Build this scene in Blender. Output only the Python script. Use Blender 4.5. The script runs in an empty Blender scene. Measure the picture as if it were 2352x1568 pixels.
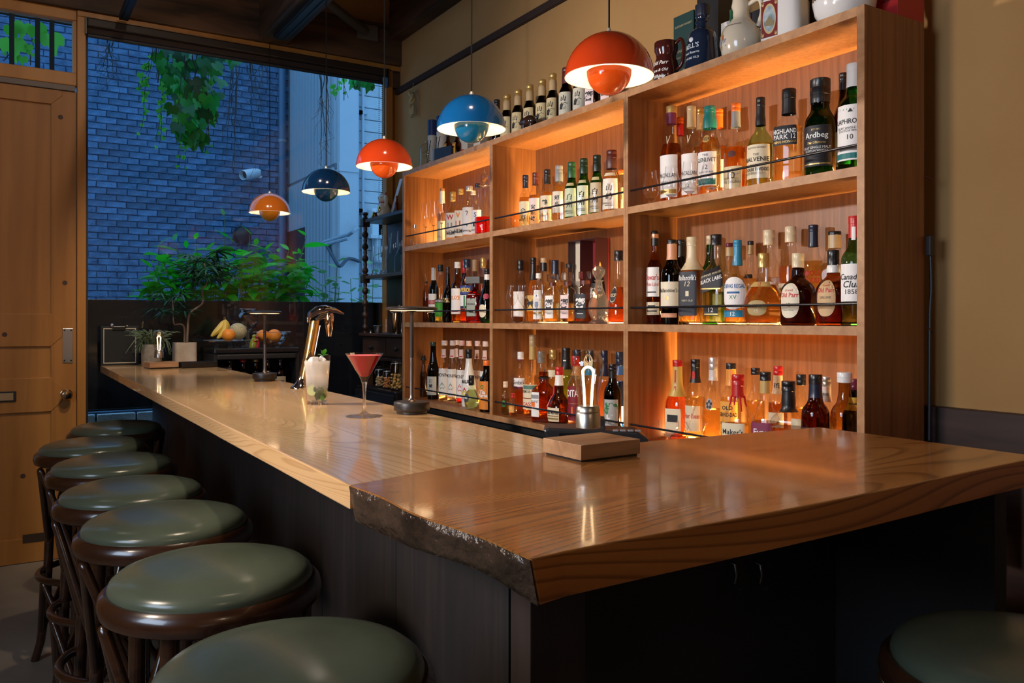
import bpy, math, random
from math import sin, cos, pi, radians as R, atan, hypot, sqrt
from mathutils import Vector, Matrix, noise
random.seed(7)
S = bpy.context.scene
C = S.collection
# ------------------------------------------------------------------ camera, sky, lights, exposure
F, HV, CZ = 1886.0, 732.0, 1.26
YAW = math.atan(1176.0 / F)
cd = bpy.data.cameras.new('camera'); cam = bpy.data.objects.new('camera', cd); C.objects.link(cam)
cam.location = (0, 0, CZ); cam.rotation_euler = (pi / 2, 0, -YAW)
cd.sensor_width = 36; cd.lens = F / 2352 * 36; cd.shift_y = (HV - 784) / 2352; cd.clip_start = 0.02
S.camera = cam
S.view_settings.view_transform = 'Standard'; S.view_settings.look = 'None'
S.view_settings.gamma = 1; S.view_settings.use_curve_mapping = False
S.view_settings.exposure = 0.22
cy = S.cycles
cy.use_denoising = True; cy.max_bounces = 14; cy.transmission_bounces = 12; cy.glossy_bounces = 5
cy.diffuse_bounces = 4; cy.transparent_max_bounces = 40; cy.sample_clamp_indirect = 3.0; cy.blur_glossy = 0.6
cy.use_light_tree = True
w = bpy.data.worlds.new('dusk_sky'); S.world = w; w.use_nodes = True
wn = w.node_tree; bgn = wn.nodes['Background']; bgn.inputs[1].default_value = 3.5
tcn = wn.nodes.new('ShaderNodeTexCoord'); sxn = wn.nodes.new('ShaderNodeSeparateXYZ'); rpn = wn.nodes.new('ShaderNodeValToRGB')
rpn.color_ramp.elements[0].color = (0.075, 0.20, 0.39, 1); rpn.color_ramp.elements[1].color = (0.15, 0.345, 0.60, 1)
wn.links.new(tcn.outputs['Generated'], sxn.inputs[0]); wn.links.new(sxn.outputs[2], rpn.inputs[0]); wn.links.new(rpn.outputs[0], bgn.inputs[0])

def lamp(name, kind, loc, power, col, radius=0.03, aim=None, angle=60, blend=0.5):
    d = bpy.data.lights.new(name, kind); d.energy = power; d.color = col; d.shadow_soft_size = radius
    o = bpy.data.objects.new(name, d); C.objects.link(o); o.location = loc
    if kind == 'SPOT':
        d.spot_size = R(angle); d.spot_blend = blend
        o.rotation_euler = (Vector(aim) - Vector(loc)).to_track_quat('-Z', 'Y').to_euler()
    return o
WARM = (1.0, 0.62, 0.30)
# spotlight beside the door washing bar and shelves, a lower one washing the near wall, a cool area light added at the windowless left wall
lamp('spot_far', 'SPOT', (-0.10, 2.83, 1.95), 95, (1.0, 0.88, 0.78), 0.035, (1.9, 2.2, 1.35), 110, 0.8)
lamp('spot_near', 'SPOT', (-0.45, 1.50, 1.52), 52, (1.0, 0.82, 0.66), 0.09, (2.1, 1.45, 1.35), 110, 0.8)
d = bpy.data.lights.new('side_fill_light', 'AREA'); d.energy = 42; d.color = (0.62, 0.78, 1.0); d.shape = 'RECTANGLE'; d.size = 1.1; d.size_y = 1.2
o = bpy.data.objects.new('side_fill_light', d); C.objects.link(o); o.location = (-1.86, 0.9, 1.9); o.rotation_euler = (0, -pi / 2, 0)
lamp('unseen_spot', 'SPOT', (0.80, 1.55, 3.88), 115, (1.0, 0.78, 0.56), 0.06, (0.0, 4.0, 0.7), 85, 0.7)
lamp('unseen_spot', 'SPOT', (0.57, 3.30, 2.82), 70, (1.0, 0.84, 0.66), 0.04, (1.05, 4.75, 1.05), 60, 0.7)  # unseen spot added to brighten the fruit and far counter end
lamp('fill_lamp', 'POINT', (0.2, -1.3, 2.5), 10, (1.0, 0.75, 0.5), 0.15)  # warm fill added behind the camera to lift the slab's near edge

# ------------------------------------------------------------------ picture geometry helpers
FX, FY = sin(YAW), cos(YAW)
def ratio(u):
    r = (u - 1176) / F
    return (FX + FY * r), (FY - FX * r)
def dep(x, y): return FX * x + FY * y
def zat(v, x, y): return CZ + (HV - v) / F * dep(x, y)
def px(n, x, y): return n * dep(x, y) / F
def on_x(u, x): a, b = ratio(u); return x * b / a         # y where the sight line of column u meets plane x
def on_y(u, y): a, b = ratio(u); return y * a / b
def on_z(u, v, z):
    d = F * (CZ - z) / (v - HV); a, b = ratio(u); return a * d, b * d

# ------------------------------------------------------------------ materials
MC = {}
def nt(name):
    m = bpy.data.materials.new(name); m.use_nodes = True
    n = m.node_tree; p = n.nodes['Principled BSDF']
    return m, n, p
def mat(col, rough=0.5, metal=0.0, coat=0.0, emit=0.0, sub=0.0, name='paint'):
    k = ('m', tuple(col), rough, metal, coat, emit, sub)
    if k in MC: return MC[k]
    m, n, p = nt(name)
    p.inputs['Base Color'].default_value = (*col, 1); p.inputs['Roughness'].default_value = rough
    p.inputs['Metallic'].default_value = metal; p.inputs['Coat Weight'].default_value = coat
    p.inputs['Coat Roughness'].default_value = 0.08
    if emit:
        p.inputs['Emission Color'].default_value = (*col, 1); p.inputs['Emission Strength'].default_value = emit
    if not metal and not emit:
        t = n.nodes.new('ShaderNodeTexNoise'); t.inputs['Scale'].default_value = 90
        c = n.nodes.new('ShaderNodeTexCoord'); n.links.new(c.outputs['Object'], t.inputs['Vector'])
        b = n.nodes.new('ShaderNodeBump'); b.inputs['Strength'].default_value = 0.03; b.inputs['Distance'].default_value = 0.002
        n.links.new(t.outputs['Fac'], b.inputs['Height']); n.links.new(b.outputs[0], p.inputs['Normal'])
    MC[k] = m; return m
def glass(tint=(1, 1, 1), refl=1.0, base=0.045, name='thin_glass'):
    k = ('g', tuple(tint), refl, base)
    if k in MC: return MC[k]
    m, n, p = nt(name); n.nodes.remove(p)
    o = n.nodes['Material Output']
    lw = n.nodes.new('ShaderNodeLayerWeight'); lw.inputs[0].default_value = 0.5
    po = n.nodes.new('ShaderNodeMath'); po.operation = 'POWER'; po.inputs[1].default_value = 3.5
    ma = n.nodes.new('ShaderNodeMath'); ma.operation = 'MULTIPLY_ADD'; ma.inputs[1].default_value = 0.75 * refl; ma.inputs[2].default_value = base
    tr = n.nodes.new('ShaderNodeBsdfTransparent'); tr.inputs[0].default_value = (*tint, 1)
    gl = n.nodes.new('ShaderNodeBsdfGlossy'); gl.inputs['Roughness'].default_value = 0.03
    mx = n.nodes.new('ShaderNodeMixShader')
    n.links.new(lw.outputs['Facing'], po.inputs[0]); n.links.new(po.outputs[0], ma.inputs[0]); n.links.new(ma.outputs[0], mx.inputs[0])
    n.links.new(tr.outputs[0], mx.inputs[1]); n.links.new(gl.outputs[0], mx.inputs[2]); n.links.new(mx.outputs[0], o.inputs[0])
    MC[k] = m; return m
def liquid(col, clear=0.22, ior=1.35):
    k = ('l', tuple(col), clear)
    if k in MC: return MC[k]
    m, n, p = nt('liquid')
    p.inputs['Base Color'].default_value = (*col, 1); p.inputs['Transmission Weight'].default_value = 1
    p.inputs['Roughness'].default_value = 0.0; p.inputs['IOR'].default_value = ior
    o = n.nodes['Material Output']; tr = n.nodes.new('ShaderNodeBsdfTransparent'); tr.inputs[0].default_value = (*col, 1)
    mx = n.nodes.new('ShaderNodeMixShader'); mx.inputs[0].default_value = clear
    n.links.new(p.outputs[0], mx.inputs[1]); n.links.new(tr.outputs[0], mx.inputs[2]); n.links.new(mx.outputs[0], o.inputs[0])
    MC[k] = m; return m
def ramp(n, fac, stops):
    r = n.nodes.new('ShaderNodeValToRGB'); e = r.color_ramp.elements
    e[0].position, e[0].color = stops[0][0], (*stops[0][1], 1)
    e[1].position, e[1].color = stops[-1][0], (*stops[-1][1], 1)
    for p_, c_ in stops[1:-1]:
        x = e.new(p_); x.color = (*c_, 1)
    n.links.new(fac, r.inputs[0]); return r
def wood(name, c1, c2, scale, rough=0.45, coat=0.0, line=None, lines=26, lscale=(2.0, 0.35, 2.0), bump=0.08, rand=0.0, lw=0.22):
    if name in MC: return MC[name]
    m, n, p = nt(name); L = n.links.new
    tc = n.nodes.new('ShaderNodeTexCoord'); mp = n.nodes.new('ShaderNodeMapping'); mp.inputs['Scale'].default_value = scale
    L(tc.outputs['Object'], mp.inputs[0])
    t = n.nodes.new('ShaderNodeTexNoise'); t.inputs['Scale'].default_value = 1; t.inputs['Detail'].default_value = 5; t.inputs['Distortion'].default_value = 0.6
    L(mp.outputs[0], t.inputs['Vector'])
    r = ramp(n, t.outputs['Fac'], [(0.34, c1), (0.66, c2)])
    out = r.outputs[0]
    if line:
        m2 = n.nodes.new('ShaderNodeMapping'); m2.inputs['Scale'].default_value = lscale; L(tc.outputs['Object'], m2.inputs[0])
        t2 = n.nodes.new('ShaderNodeTexNoise'); t2.inputs['Scale'].default_value = 1; t2.inputs['Detail'].default_value = 1.0; t2.inputs['Distortion'].default_value = 0.3
        L(m2.outputs[0], t2.inputs['Vector'])
        a = n.nodes.new('ShaderNodeMath'); a.operation = 'MULTIPLY'; a.inputs[1].default_value = lines; L(t2.outputs['Fac'], a.inputs[0])
        b = n.nodes.new('ShaderNodeMath'); b.operation = 'FRACT'; L(a.outputs[0], b.inputs[0])
        k = ramp(n, b.outputs[0], [(0.0, (0, 0, 0)), (0.62, (.04,) * 3), (0.84, (lw,) * 3), (0.90, (lw,) * 3), (1.0, (0, 0, 0))])
        mx = n.nodes.new('ShaderNodeMix'); mx.data_type = 'RGBA'; L(k.outputs[0], mx.inputs[0]); L(out, mx.inputs[6]); mx.inputs[7].default_value = (*line, 1)
        out = mx.outputs[2]
    if rand:
        oi = n.nodes.new('ShaderNodeObjectInfo'); hs = n.nodes.new('ShaderNodeHueSaturation')
        mr = n.nodes.new('ShaderNodeMapRange'); mr.inputs[3].default_value = 1 - rand; mr.inputs[4].default_value = 1 + rand
        L(oi.outputs['Random'], mr.inputs[0]); L(mr.outputs[0], hs.inputs['Value']); L(out, hs.inputs['Color']); out = hs.outputs[0]
    L(out, p.inputs['Base Color'])
    p.inputs['Roughness'].default_value = rough; p.inputs['Coat Weight'].default_value = coat; p.inputs['Coat Roughness'].default_value = 0.07
    bp = n.nodes.new('ShaderNodeBump'); bp.inputs['Strength'].default_value = bump; bp.inputs['Distance'].default_value = 0.003
    L(t.outputs['Fac'], bp.inputs['Height']); L(bp.outputs[0], p.inputs['Normal'])
    MC[name] = m; return m
def blotch(name, c1, c2, scale=6, rough=0.8, bump=0.3, dist=0.01, rand=0.0, detail=6, spec=0.5):
    if name in MC: return MC[name]
    m, n, p = nt(name); L = n.links.new
    tc = n.nodes.new('ShaderNodeTexCoord'); t = n.nodes.new('ShaderNodeTexNoise'); t.inputs['Scale'].default_value = scale; t.inputs['Detail'].default_value = detail
    L(tc.outputs['Object'], t.inputs['Vector'])
    r = ramp(n, t.outputs['Fac'], [(0.3, c1), (0.7, c2)]); out = r.outputs[0]
    if rand:
        oi = n.nodes.new('ShaderNodeObjectInfo'); hs = n.nodes.new('ShaderNodeHueSaturation')
        mr = n.nodes.new('ShaderNodeMapRange'); mr.inputs[3].default_value = 1 - rand; mr.inputs[4].default_value = 1 + rand
        L(oi.outputs['Random'], mr.inputs[0]); L(mr.outputs[0], hs.inputs['Value']); L(out, hs.inputs['Color']); out = hs.outputs[0]
    L(out, p.inputs['Base Color']); p.inputs['Roughness'].default_value = rough; p.inputs['Specular IOR Level'].default_value = spec
    t3 = n.nodes.new('ShaderNodeTexNoise'); t3.inputs['Scale'].default_value = scale * 9; t3.inputs['Detail'].default_value = 4
    L(tc.outputs['Object'], t3.inputs['Vector'])
    bp = n.nodes.new('ShaderNodeBump'); bp.inputs['Strength'].default_value = bump; bp.inputs['Distance'].default_value = dist
    L(t3.outputs['Fac'], bp.inputs['Height']); L(bp.outputs[0], p.inputs['Normal'])
    MC[name] = m; return m
def leafmat(name, c1, c2, rough=0.4, trans=0.35):
    if name in MC: return MC[name]
    m, n, p = nt(name); L = n.links.new
    oi = n.nodes.new('ShaderNodeObjectInfo'); r = ramp(n, oi.outputs['Random'], [(0.0, c1), (1.0, c2)])
    L(r.outputs[0], p.inputs['Base Color']); p.inputs['Roughness'].default_value = rough
    tl = n.nodes.new('ShaderNodeBsdfTranslucent'); L(r.outputs[0], tl.inputs[0])
    mx = n.nodes.new('ShaderNodeMixShader'); mx.inputs[0].default_value = trans
    L(p.outputs[0], mx.inputs[1]); L(tl.outputs[0], mx.inputs[2]); L(mx.outputs[0], n.nodes['Material Output'].inputs[0])
    MC[name] = m; return m

# ------------------------------------------------------------------ mesh builder
class MB:
    def __init__(s): s.v = []; s.f = []; s.m = []; s.mi = 0
    def add(s, vs, fs):
        b = len(s.v); s.v += [tuple(p) for p in vs]
        s.f += [tuple(b + i for i in f) for f in fs]; s.m += [s.mi] * len(fs); return s
    def box(s, a, b):
        x0, y0, z0 = a; x1, y1, z1 = b
        return s.add([(x0, y0, z0), (x1, y0, z0), (x1, y1, z0), (x0, y1, z0), (x0, y0, z1), (x1, y0, z1), (x1, y1, z1), (x0, y1, z1)],
                     [(3, 2, 1, 0), (4, 5, 6, 7), (0, 1, 5, 4), (1, 2, 6, 5), (2, 3, 7, 6), (3, 0, 4, 7)])
    def lathe(s, prof, n=24, p=2.0, asp=1.0, cap0=True, cap1=True, cx=0, cy_=0, ph=0.0, pz=None, wave=None):
        vs, fs = [], []
        for j, (r, z) in enumerate(prof):
            q = pz[j] if pz else p
            for i in range(n):
                a = ph + 2 * pi * i / n
                k = 1.0 if q == 2 else 1 / ((abs(cos(a)) ** q + abs(sin(a)) ** q) ** (1 / q))
                if wave: k *= 1 + wave[0] * cos(wave[1] * a)
                vs.append((cx + sin(a) * r * k, cy_ - cos(a) * r * k * asp, z))
        for j in range(len(prof) - 1):
            for i in range(n):
                k = (i + 1) % n
                fs.append((j * n + i, j * n + k, (j + 1) * n + k, (j + 1) * n + i))
        if cap0: fs.append(tuple(range(n))[::-1])
        if cap1: fs.append(tuple((len(prof) - 1) * n + i for i in range(n)))
        return s.add(vs, fs)
    def tube(s, path, r, n=8, closed=False, caps=True):
        P = [Vector(p) for p in path]; m = len(P); vs, fs = [], []
        rr = r if isinstance(r, (list, tuple)) else [r] * m
        up = None
        for j in range(m):
            if closed: t = P[(j + 1) % m] - P[j - 1]
            else: t = P[min(j + 1, m - 1)] - P[max(j - 1, 0)]
            t.normalize()
            if up is None: up = t.orthogonal().normalized()
            else:
                up = up - t * up.dot(t)
                up = up.normalized() if up.length > 1e-6 else t.orthogonal().normalized()
            b = t.cross(up)
            for i in range(n):
                a = 2 * pi * i / n
                vs.append(P[j] + (up * cos(a) + b * sin(a)) * rr[j])
        for j in range(m if closed else m - 1):
            q = (j + 1) % m
            for i in range(n):
                k = (i + 1) % n
                fs.append((j * n + i, j * n + k, q * n + k, q * n + i))
        if caps and not closed:
            fs.append(tuple(range(n))[::-1]); fs.append(tuple((m - 1) * n + i for i in range(n)))
        return s.add(vs, fs)
    def prism(s, poly, z0, z1):
        n = len(poly)
        return s.add([(x, y, z0) for x, y in poly] + [(x, y, z1) for x, y in poly],
                     [tuple(range(n))[::-1], tuple(range(n, 2 * n))] + [(i, (i + 1) % n, n + (i + 1) % n, n + i) for i in range(n)])
    def ball(s, c, r, n=16, m=10, sq=(1, 1, 1)):
        pr = [(max(1e-4, sin(pi * j / m)), -cos(pi * j / m)) for j in range(m + 1)]
        t = MB(); t.lathe(pr, n, cap0=False, cap1=False)
        return s.add([(c[0] + x * r * sq[0], c[1] + y * r * sq[1], c[2] + z * r * sq[2]) for x, y, z in t.v], t.f)
    def tf(s, M, start=0):
        s.v[start:] = [tuple(M @ Vector(p)) for p in s.v[start:]]; return s
    def build(s, name, mats, parent=None, loc=(0, 0, 0), rz=0.0, smooth=True, ang=38, bevel=0.0):
        me = bpy.data.meshes.new(name); me.from_pydata(s.v, [], s.f)
        if not isinstance(mats, (list, tuple)): mats = [mats]
        for m in mats: me.materials.append(m)
        if len(mats) > 1: me.polygons.foreach_set('material_index', s.m)
        if smooth: me.shade_smooth(); me.set_sharp_from_angle(angle=R(ang))
        me.update()
        o = bpy.data.objects.new(name, me); C.objects.link(o); o.location = loc; o.rotation_euler = (0, 0, rz)
        if parent: o.parent = parent
        if bevel:
            b = o.modifiers.new('edge', 'BEVEL'); b.width = bevel; b.segments = 2; b.limit_method = 'ANGLE'
        return o
def tag(o, label, cat, group=None, kind=None):
    if label: o['label'] = label
    if cat: o['category'] = cat
    if group: o['group'] = group
    if kind: o['kind'] = kind
    return o
def thing(name, label, cat, loc=(0, 0, 0), rz=0.0, group=None):
    o = bpy.data.objects.new(name, None); C.objects.link(o); o.location = loc; o.rotation_euler = (0, 0, rz); o.empty_display_size = 0.05
    return tag(o, label, cat, group)
def struct(o): o['kind'] = 'structure'; return o
def boxo(name, m, a, b, parent=None, bevel=0.0, smooth=False):
    # box with its origin at the base centre, relative to parent's frame
    c = ((a[0] + b[0]) / 2, (a[1] + b[1]) / 2, a[2])
    t = MB().box((a[0] - c[0], a[1] - c[1], 0), (b[0] - c[0], b[1] - c[1], b[2] - a[2]))
    return t.build(name, m, parent, c, smooth=smooth, bevel=bevel)
def copy_obj(o, parent=None, loc=None, rot=None, scale=None):
    c = o.copy(); C.objects.link(c)
    if parent: c.parent = parent
    if loc is not None: c.location = loc
    if rot is not None: c.rotation_euler = rot
    if scale is not None: c.scale = scale if isinstance(scale, (tuple, list)) else (scale,) * 3
    return c
def copy_tree(o, parent=None):
    c = o.copy(); C.objects.link(c)
    if parent: c.parent = parent
    for ch in list(o.children): copy_tree(ch, c)
    return c
def spline(pts, k=6):
    P = [Vector(p) for p in pts]; out = []
    for i in range(len(P) - 1):
        a, b, c, d = P[max(i - 1, 0)], P[i], P[i + 1], P[min(i + 2, len(P) - 1)]
        for j in range(k):
            t = j / k
            out.append(0.5 * ((2 * b) + (c - a) * t + (2 * a - 5 * b + 4 * c - d) * t * t + (3 * b - a - 3 * c + d) * t ** 3))
    out.append(P[-1]); return out
TX = {}
def text_mesh(s, bold=0.0, shear=0.0):
    k = (s, bold, shear)
    if k in TX: return TX[k]
    cu = bpy.data.curves.new('t', 'FONT'); cu.body = s; cu.size = 1; cu.resolution_u = 2; cu.offset = bold; cu.shear = shear
    cu.align_x = 'CENTER'; cu.align_y = 'CENTER'
    o = bpy.data.objects.new('t', cu); me = o.to_mesh()
    vs = [(v.co.x, v.co.y) for v in me.vertices]; fs = [tuple(p.vertices) for p in me.polygons]
    o.to_mesh_clear(); bpy.data.objects.remove(o); bpy.data.curves.remove(cu)
    if vs:
        x0, x1 = min(v[0] for v in vs), max(v[0] for v in vs); y0, y1 = min(v[1] for v in vs), max(v[1] for v in vs)
        vs = [(a - (x0 + x1) / 2, b - (y0 + y1) / 2) for a, b in vs]
        TX[k] = (vs, fs, max(x1 - x0, 1e-6), max(y1 - y0, 1e-6))
    else: TX[k] = ([], [], 1, 1)
    return TX[k]
def lin(r, g, b):
    return tuple(((c / 255) / 12.92 if c / 255 < 0.04045 else ((c / 255 + 0.055) / 1.055) ** 2.4) for c in (r, g, b))
# ------------------------------------------------------------------ shared materials
PLASTER = blotch('plaster_tan', (0.41, 0.225, 0.080), (0.47, 0.27, 0.105), 2.5, 0.85, 0.25, 0.004, spec=0.3)
BEAM = wood('old_beam', (0.024, 0.012, 0.006), (0.115, 0.055, 0.024), (2, 2, 14), 0.6, bump=0.3)
PINE = wood('pine', (0.30, 0.115, 0.018), (0.42, 0.175, 0.035), (9, 9, 0.7), 0.45, line=(0.20, 0.072, 0.012), lines=9, lscale=(3, 3, .25), bump=0.1)
PINE_F = wood('pine_frame', (0.36, 0.145, 0.025), (0.46, 0.20, 0.04), (9, 9, 0.7), 0.4, bump=0.1)
PLY = wood('lauan_plywood', (0.165, 0.056, 0.0135), (0.265, 0.098, 0.028), (70, 60, 2.4), 0.42, bump=0.14)
PLYEDGE = wood('plywood_edge', (0.35, 0.165, 0.07), (0.47, 0.25, 0.115), (30, 30, 30), 0.5, bump=0.1)
COUNTER = wood('ash_counter', (0.62, 0.37, 0.165), (0.74, 0.47, 0.23), (14, 1.2, 14), 0.22, coat=0.55, line=(0.34, 0.155, 0.05), lines=130, lscale=(2.4, 0.20, 7), bump=0.05, lw=0.42)
SLAB = wood('zelkova_slab', (0.31, 0.115, 0.026), (0.42, 0.175, 0.046), (1.2, 14, 14), 0.26, coat=0.4, line=(0.07, 0.022, 0.005), lines=110, lscale=(0.30, 2.4, 4), bump=0.06, lw=0.55)
BARK = blotch('live_edge_bark', (0.018, 0.010, 0.006), (0.075, 0.043, 0.027), 12, 0.22, 0.45, 0.012)
DARKP = wood('dark_panel', (0.006, 0.0042, 0.004), (0.017, 0.010, 0.009), (24, 24, 1.5), 0.72, bump=0.2)
WAINS = wood('wainscot_wood', (0.030, 0.014, 0.011), (0.058, 0.028, 0.022), (2, 3, 30), 0.5, bump=0.15)
FLOOR = blotch('concrete_floor', (0.19, 0.155, 0.115), (0.30, 0.25, 0.19), 2.2, 0.7, 0.3, 0.004)
BLACK = mat((0.008, 0.008, 0.009), 0.35); BLACKM = mat((0.012, 0.012, 0.014), 0.5)
STEEL = mat((0.55, 0.55, 0.56), 0.3, 1.0); CHROME = mat((0.8, 0.8, 0.8), 0.06, 1.0); BRASS = mat((0.78, 0.52, 0.20), 0.25, 1.0)
ANTIQUE = wood('antique_walnut', (0.020, 0.009, 0.006), (0.055, 0.026, 0.016), (10, 3, 10), 0.35, bump=0.1)
WGLASS = glass((0.93, 0.96, 0.97), 0.9, 0.035, 'window_glass')
YW = 4.95

def plate(poly, y0, y1):           # polygon drawn in x-z, extruded in y
    t = MB(); n = len(poly)
    return t.add([(x, y0, z) for x, z in poly] + [(x, y1, z) for x, z in poly],
                 [tuple(range(n)), tuple(range(n, 2 * n))[::-1]] + [(i, n + i, n + (i + 1) % n, (i + 1) % n) for i in range(n)])
# ------------------------------------------------------------------ room shell
struct(boxo('floor', FLOOR, (-2.0, -2.2, -0.1), (2.4, 5.05, 0)))
struct(boxo('ceiling', BEAM, (-2.0, -2.2, 3.9), (2.4, 5.05, 4.0)))
struct(boxo('wall_right', PLASTER, (2.2, -2.2, 0), (2.3, 5.05, 3.9)))
struct(boxo('wall_left', PLASTER, (-2.0, -2.2, 0), (-1.9, 5.05, 3.9)))
struct(boxo('wall_behind', PLASTER, (-1.9, -2.2, 0), (2.2, -2.1, 3.9)))
wf = struct(boxo('wall_front', PLASTER, (-1.9, YW, 2.89), (2.2, 5.05, 3.9)))
boxo('door_side_panel', PLASTER, (-1.9, YW, 0), (-0.70, 5.05, 2.89)).parent = wf
bpy.data.objects['door_side_panel'].location = (-1.45, 0, -2.89)
struct(boxo('wall_low', DARKP, (0.387, YW, 0), (2.2, 5.04, 0.68)))
struct(boxo('trim_1', BEAM, (-1.9, 4.87, 2.89), (2.2, YW, 3.14), bevel=0.006))
struct(boxo('trim_2', BEAM, (2.11, -2.1, 3.045), (2.2, 4.87, 3.257), bevel=0.006))
struct(boxo('trim_3', BEAM, (2.15, 4.895, 2.75), (2.2, YW, 2.89)))
struct(boxo('trim_4', mat((.035, .018, .013), 0.9), (2.178, -2.1, 2.715), (2.2, YW, 2.75)))
struct(boxo('trim_5', BEAM, (2.15, 4.88, 3.14), (2.2, YW, 3.9)))
# heavy beam over the pendants, and its lighting track
bm = struct(boxo('trim_6', BEAM, (1.29, -1.5, 2.89), (1.45, 4.87, 3.17), bevel=0.008))
t = MB().box((1.325, -1.5, 2.862), (1.395, 4.70, 2.889)); t.box((1.335, -1.4, 2.855), (1.34, 4.68, 2.863)); t.box((1.38, -1.4, 2.855), (1.385, 4.68, 2.863))
tag(t.build('light_track', BLACK, smooth=False), 'black lighting track under the beam that carries the pendants', 'track')
t = MB().box((0.54, -1.5, 2.86), (0.585, 4.84, 2.888)); t.box((0.552, -1.5, 2.852), (0.573, 4.8, 2.861))
tag(t.build('light_track', BLACK, smooth=False), 'bare black lighting track ending above the big window', 'track')
x0, y0 = on_y(838, 4.86), 4.86; z0 = zat(72, x0, y0); x1, y1 = on_z(735, -8, z0)
br = thing('beam_brace', 'grey steel rod brace bolted to the dark beam over the window', 'brace', (x0, y0, z0))
dv = Vector((x1 - x0, y1 - y0, 0))
MB().tube([(0, 0, 0), dv * 0.5, dv * 1.6], 0.028, 14).build('rod', mat((0.09, 0.085, 0.08), 0.5), br)
boxo('flange', mat((0.12, 0.10, 0.08), 0.55), (-0.05, -0.012, -0.05), (0.085, 0.012, 0.045), br, bevel=0.004)

# ------------------------------------------------------------------ door and window
d1 = thing('door_1', '', '', (0, 4.92, 0)); d1['kind'] = 'structure'
def dplate(name, m, poly, y0, y1, bevel=0.0): return plate(poly, y0, y1).build(name, m, d1, smooth=False, bevel=bevel)
xe, xs, xl = 0.227, 0.3448, -0.62
dplate('stile', PINE, [(xe, 0.003), (xs, 0.003), (xs, 2.46), (xe, 2.46)], 0.0, 0.04)
dplate('stile', PINE, [(xl, 0.003), (xl + .11, 0.003), (xl + .11, 2.46), (xl, 2.46)], 0.0, 0.04)
xm, c = 0.278, 0.05
for z0, z1, lo, hi in ((2.383, 2.46, True, False), (1.117, 1.287, True, True), (0.777, 0.954, True, True), (0.003, 0.13, False, True)):
    P = [(xl + .11 - c, z0 + c if lo else z0)] + ([(xl + .11, z0)] if lo else []) + ([(xe, z0)] if lo else []) + [(xm, z0 + c if lo else z0), (xm, z1 - c if hi else z1)]
    P += ([(xe, z1), (xl + .11, z1)] if hi else []) + [(xl + .11 - c, z1 - c if hi else z1)]
    dplate('rail', PINE, P, -0.004, 0.03, 0.002)
for z0, z1 in ((1.285, 2.385), (0.952, 1.119), (0.128, 0.779)):
    dplate('panel', PINE, [(xl + .1, z0), (xe + .005, z0), (xe + .005, z1), (xl + .1, z1)], 0.010, 0.03)
for z0, z1 in ((1.285, 2.385), (0.128, 0.779)):
    dplate('panel_joint', mat((0.06, 0.02, 0.006), 0.7), [(-0.145, z0), (-0.142, z0), (-0.142, z1), (-0.145, z1)], 0.0085, 0.02)
xa, xb = on_y(144, 4.92), on_y(167, 4.92)
pp = dplate('push_plate', STEEL, [(xa, zat(832, xa, 4.92)), (xb, zat(833, xb, 4.92)), (xb, zat(754, xb, 4.92)), (xa, zat(754, xa, 4.92))], -0.006, 0.001, 0.001)
zt, zb = zat(758, xa, 4.92), zat(828, xa, 4.92)
for x in (xa + .008, xb - .008):
    for z in (zt, zb): MB().lathe([(0.0045, 0), (0.002, 0.003)], 10).tf(Matrix.Translation((x, -0.006, z)) @ Matrix.Rotation(pi / 2, 4, 'X')).build('screw', BLACKM, pp)
xk = on_y(152, 4.92); zk = zat(905, xk, 4.92)
MB().lathe([(0.026, 0), (0.028, 0.004), (0.014, 0.008), (0.012, 0.025), (0.024, 0.035), (0.029, 0.048), (0.022, 0.062), (0.008, 0.066)], 20).tf(Matrix.Translation((xk, 0, zk)) @ Matrix.Rotation(pi / 2, 4, 'X')).build('door_knob', mat((0.45, 0.33, 0.2), 0.2, 1), d1)
xa, xb = on_y(-40, 4.92), on_y(37, 4.92); za, zb_ = zat(923, 0, 4.92), zat(899, 0, 4.92)
ls = dplate('letter_slot', BLACKM, [(xa, za), (xb, za), (xb, zb_), (xa, zb_)], -0.012, 0.002, 0.002)
dplate('slot_flap', mat((0.7, 0.5, 0.28), 0.35, 1), [(xa + .01, za + .008), (xb - .012, za + .008), (xb - .012, zb_ - .008), (xa + .01, zb_ - .008)], -0.016, -0.012)
xa, xb = on_y(52, 4.92), on_y(121, 4.92); za = zat(1238, xa, 4.92)
dplate('kick_strip', mat((0.10, 0.07, 0.045), 0.6, 1), [(xa, za - .02), (xb, za - .02), (xb, za + .022), (xa, za + .022)], -0.007, 0.001)
for px_, pz_ in ((0.02, 1.18), (-0.25, 2.1), (0.27, 2.32), (0.29, 1.45), (0.10, 0.45)):
    MB().lathe([(0.012, 0), (0.012, 0.0015)], 12).tf(Matrix.Translation((px_, -0.0045 if pz_ in (1.18,) else 0.0095 if px_ < .2 else -0.0005, pz_)) @ Matrix.Rotation(pi / 2, 4, 'X')).build('knot', mat((0.05, 0.018, 0.006), 0.6), d1)
struct(boxo('trim_7', mat((0.16, 0.13, 0.115), 0.5), (xl, 4.905, 2.462), (0.337, 4.945, 2.489)))           # grey weather bar on the door head
w1 = thing('window_1', '', '', (0, 4.93, 2.49)); w1['kind'] = 'structure'
boxo('rail', PINE_F, (-0.70, -0.03, 0), (0.345, 0.03, 0.068), w1, bevel=0.004)
boxo('head', PINE_F, (-0.70, -0.03, 0.344), (0.345, 0.03, 0.40), w1, bevel=0.004)
boxo('side', PINE_F, (-0.70, -0.03, 0.068), (-0.63, 0.03, 0.344), w1, bevel=0.003)
boxo('side', PINE_F, (0.325, -0.025, 0.068), (0.345, 0.03, 0.344), w1, bevel=0.003)
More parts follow.
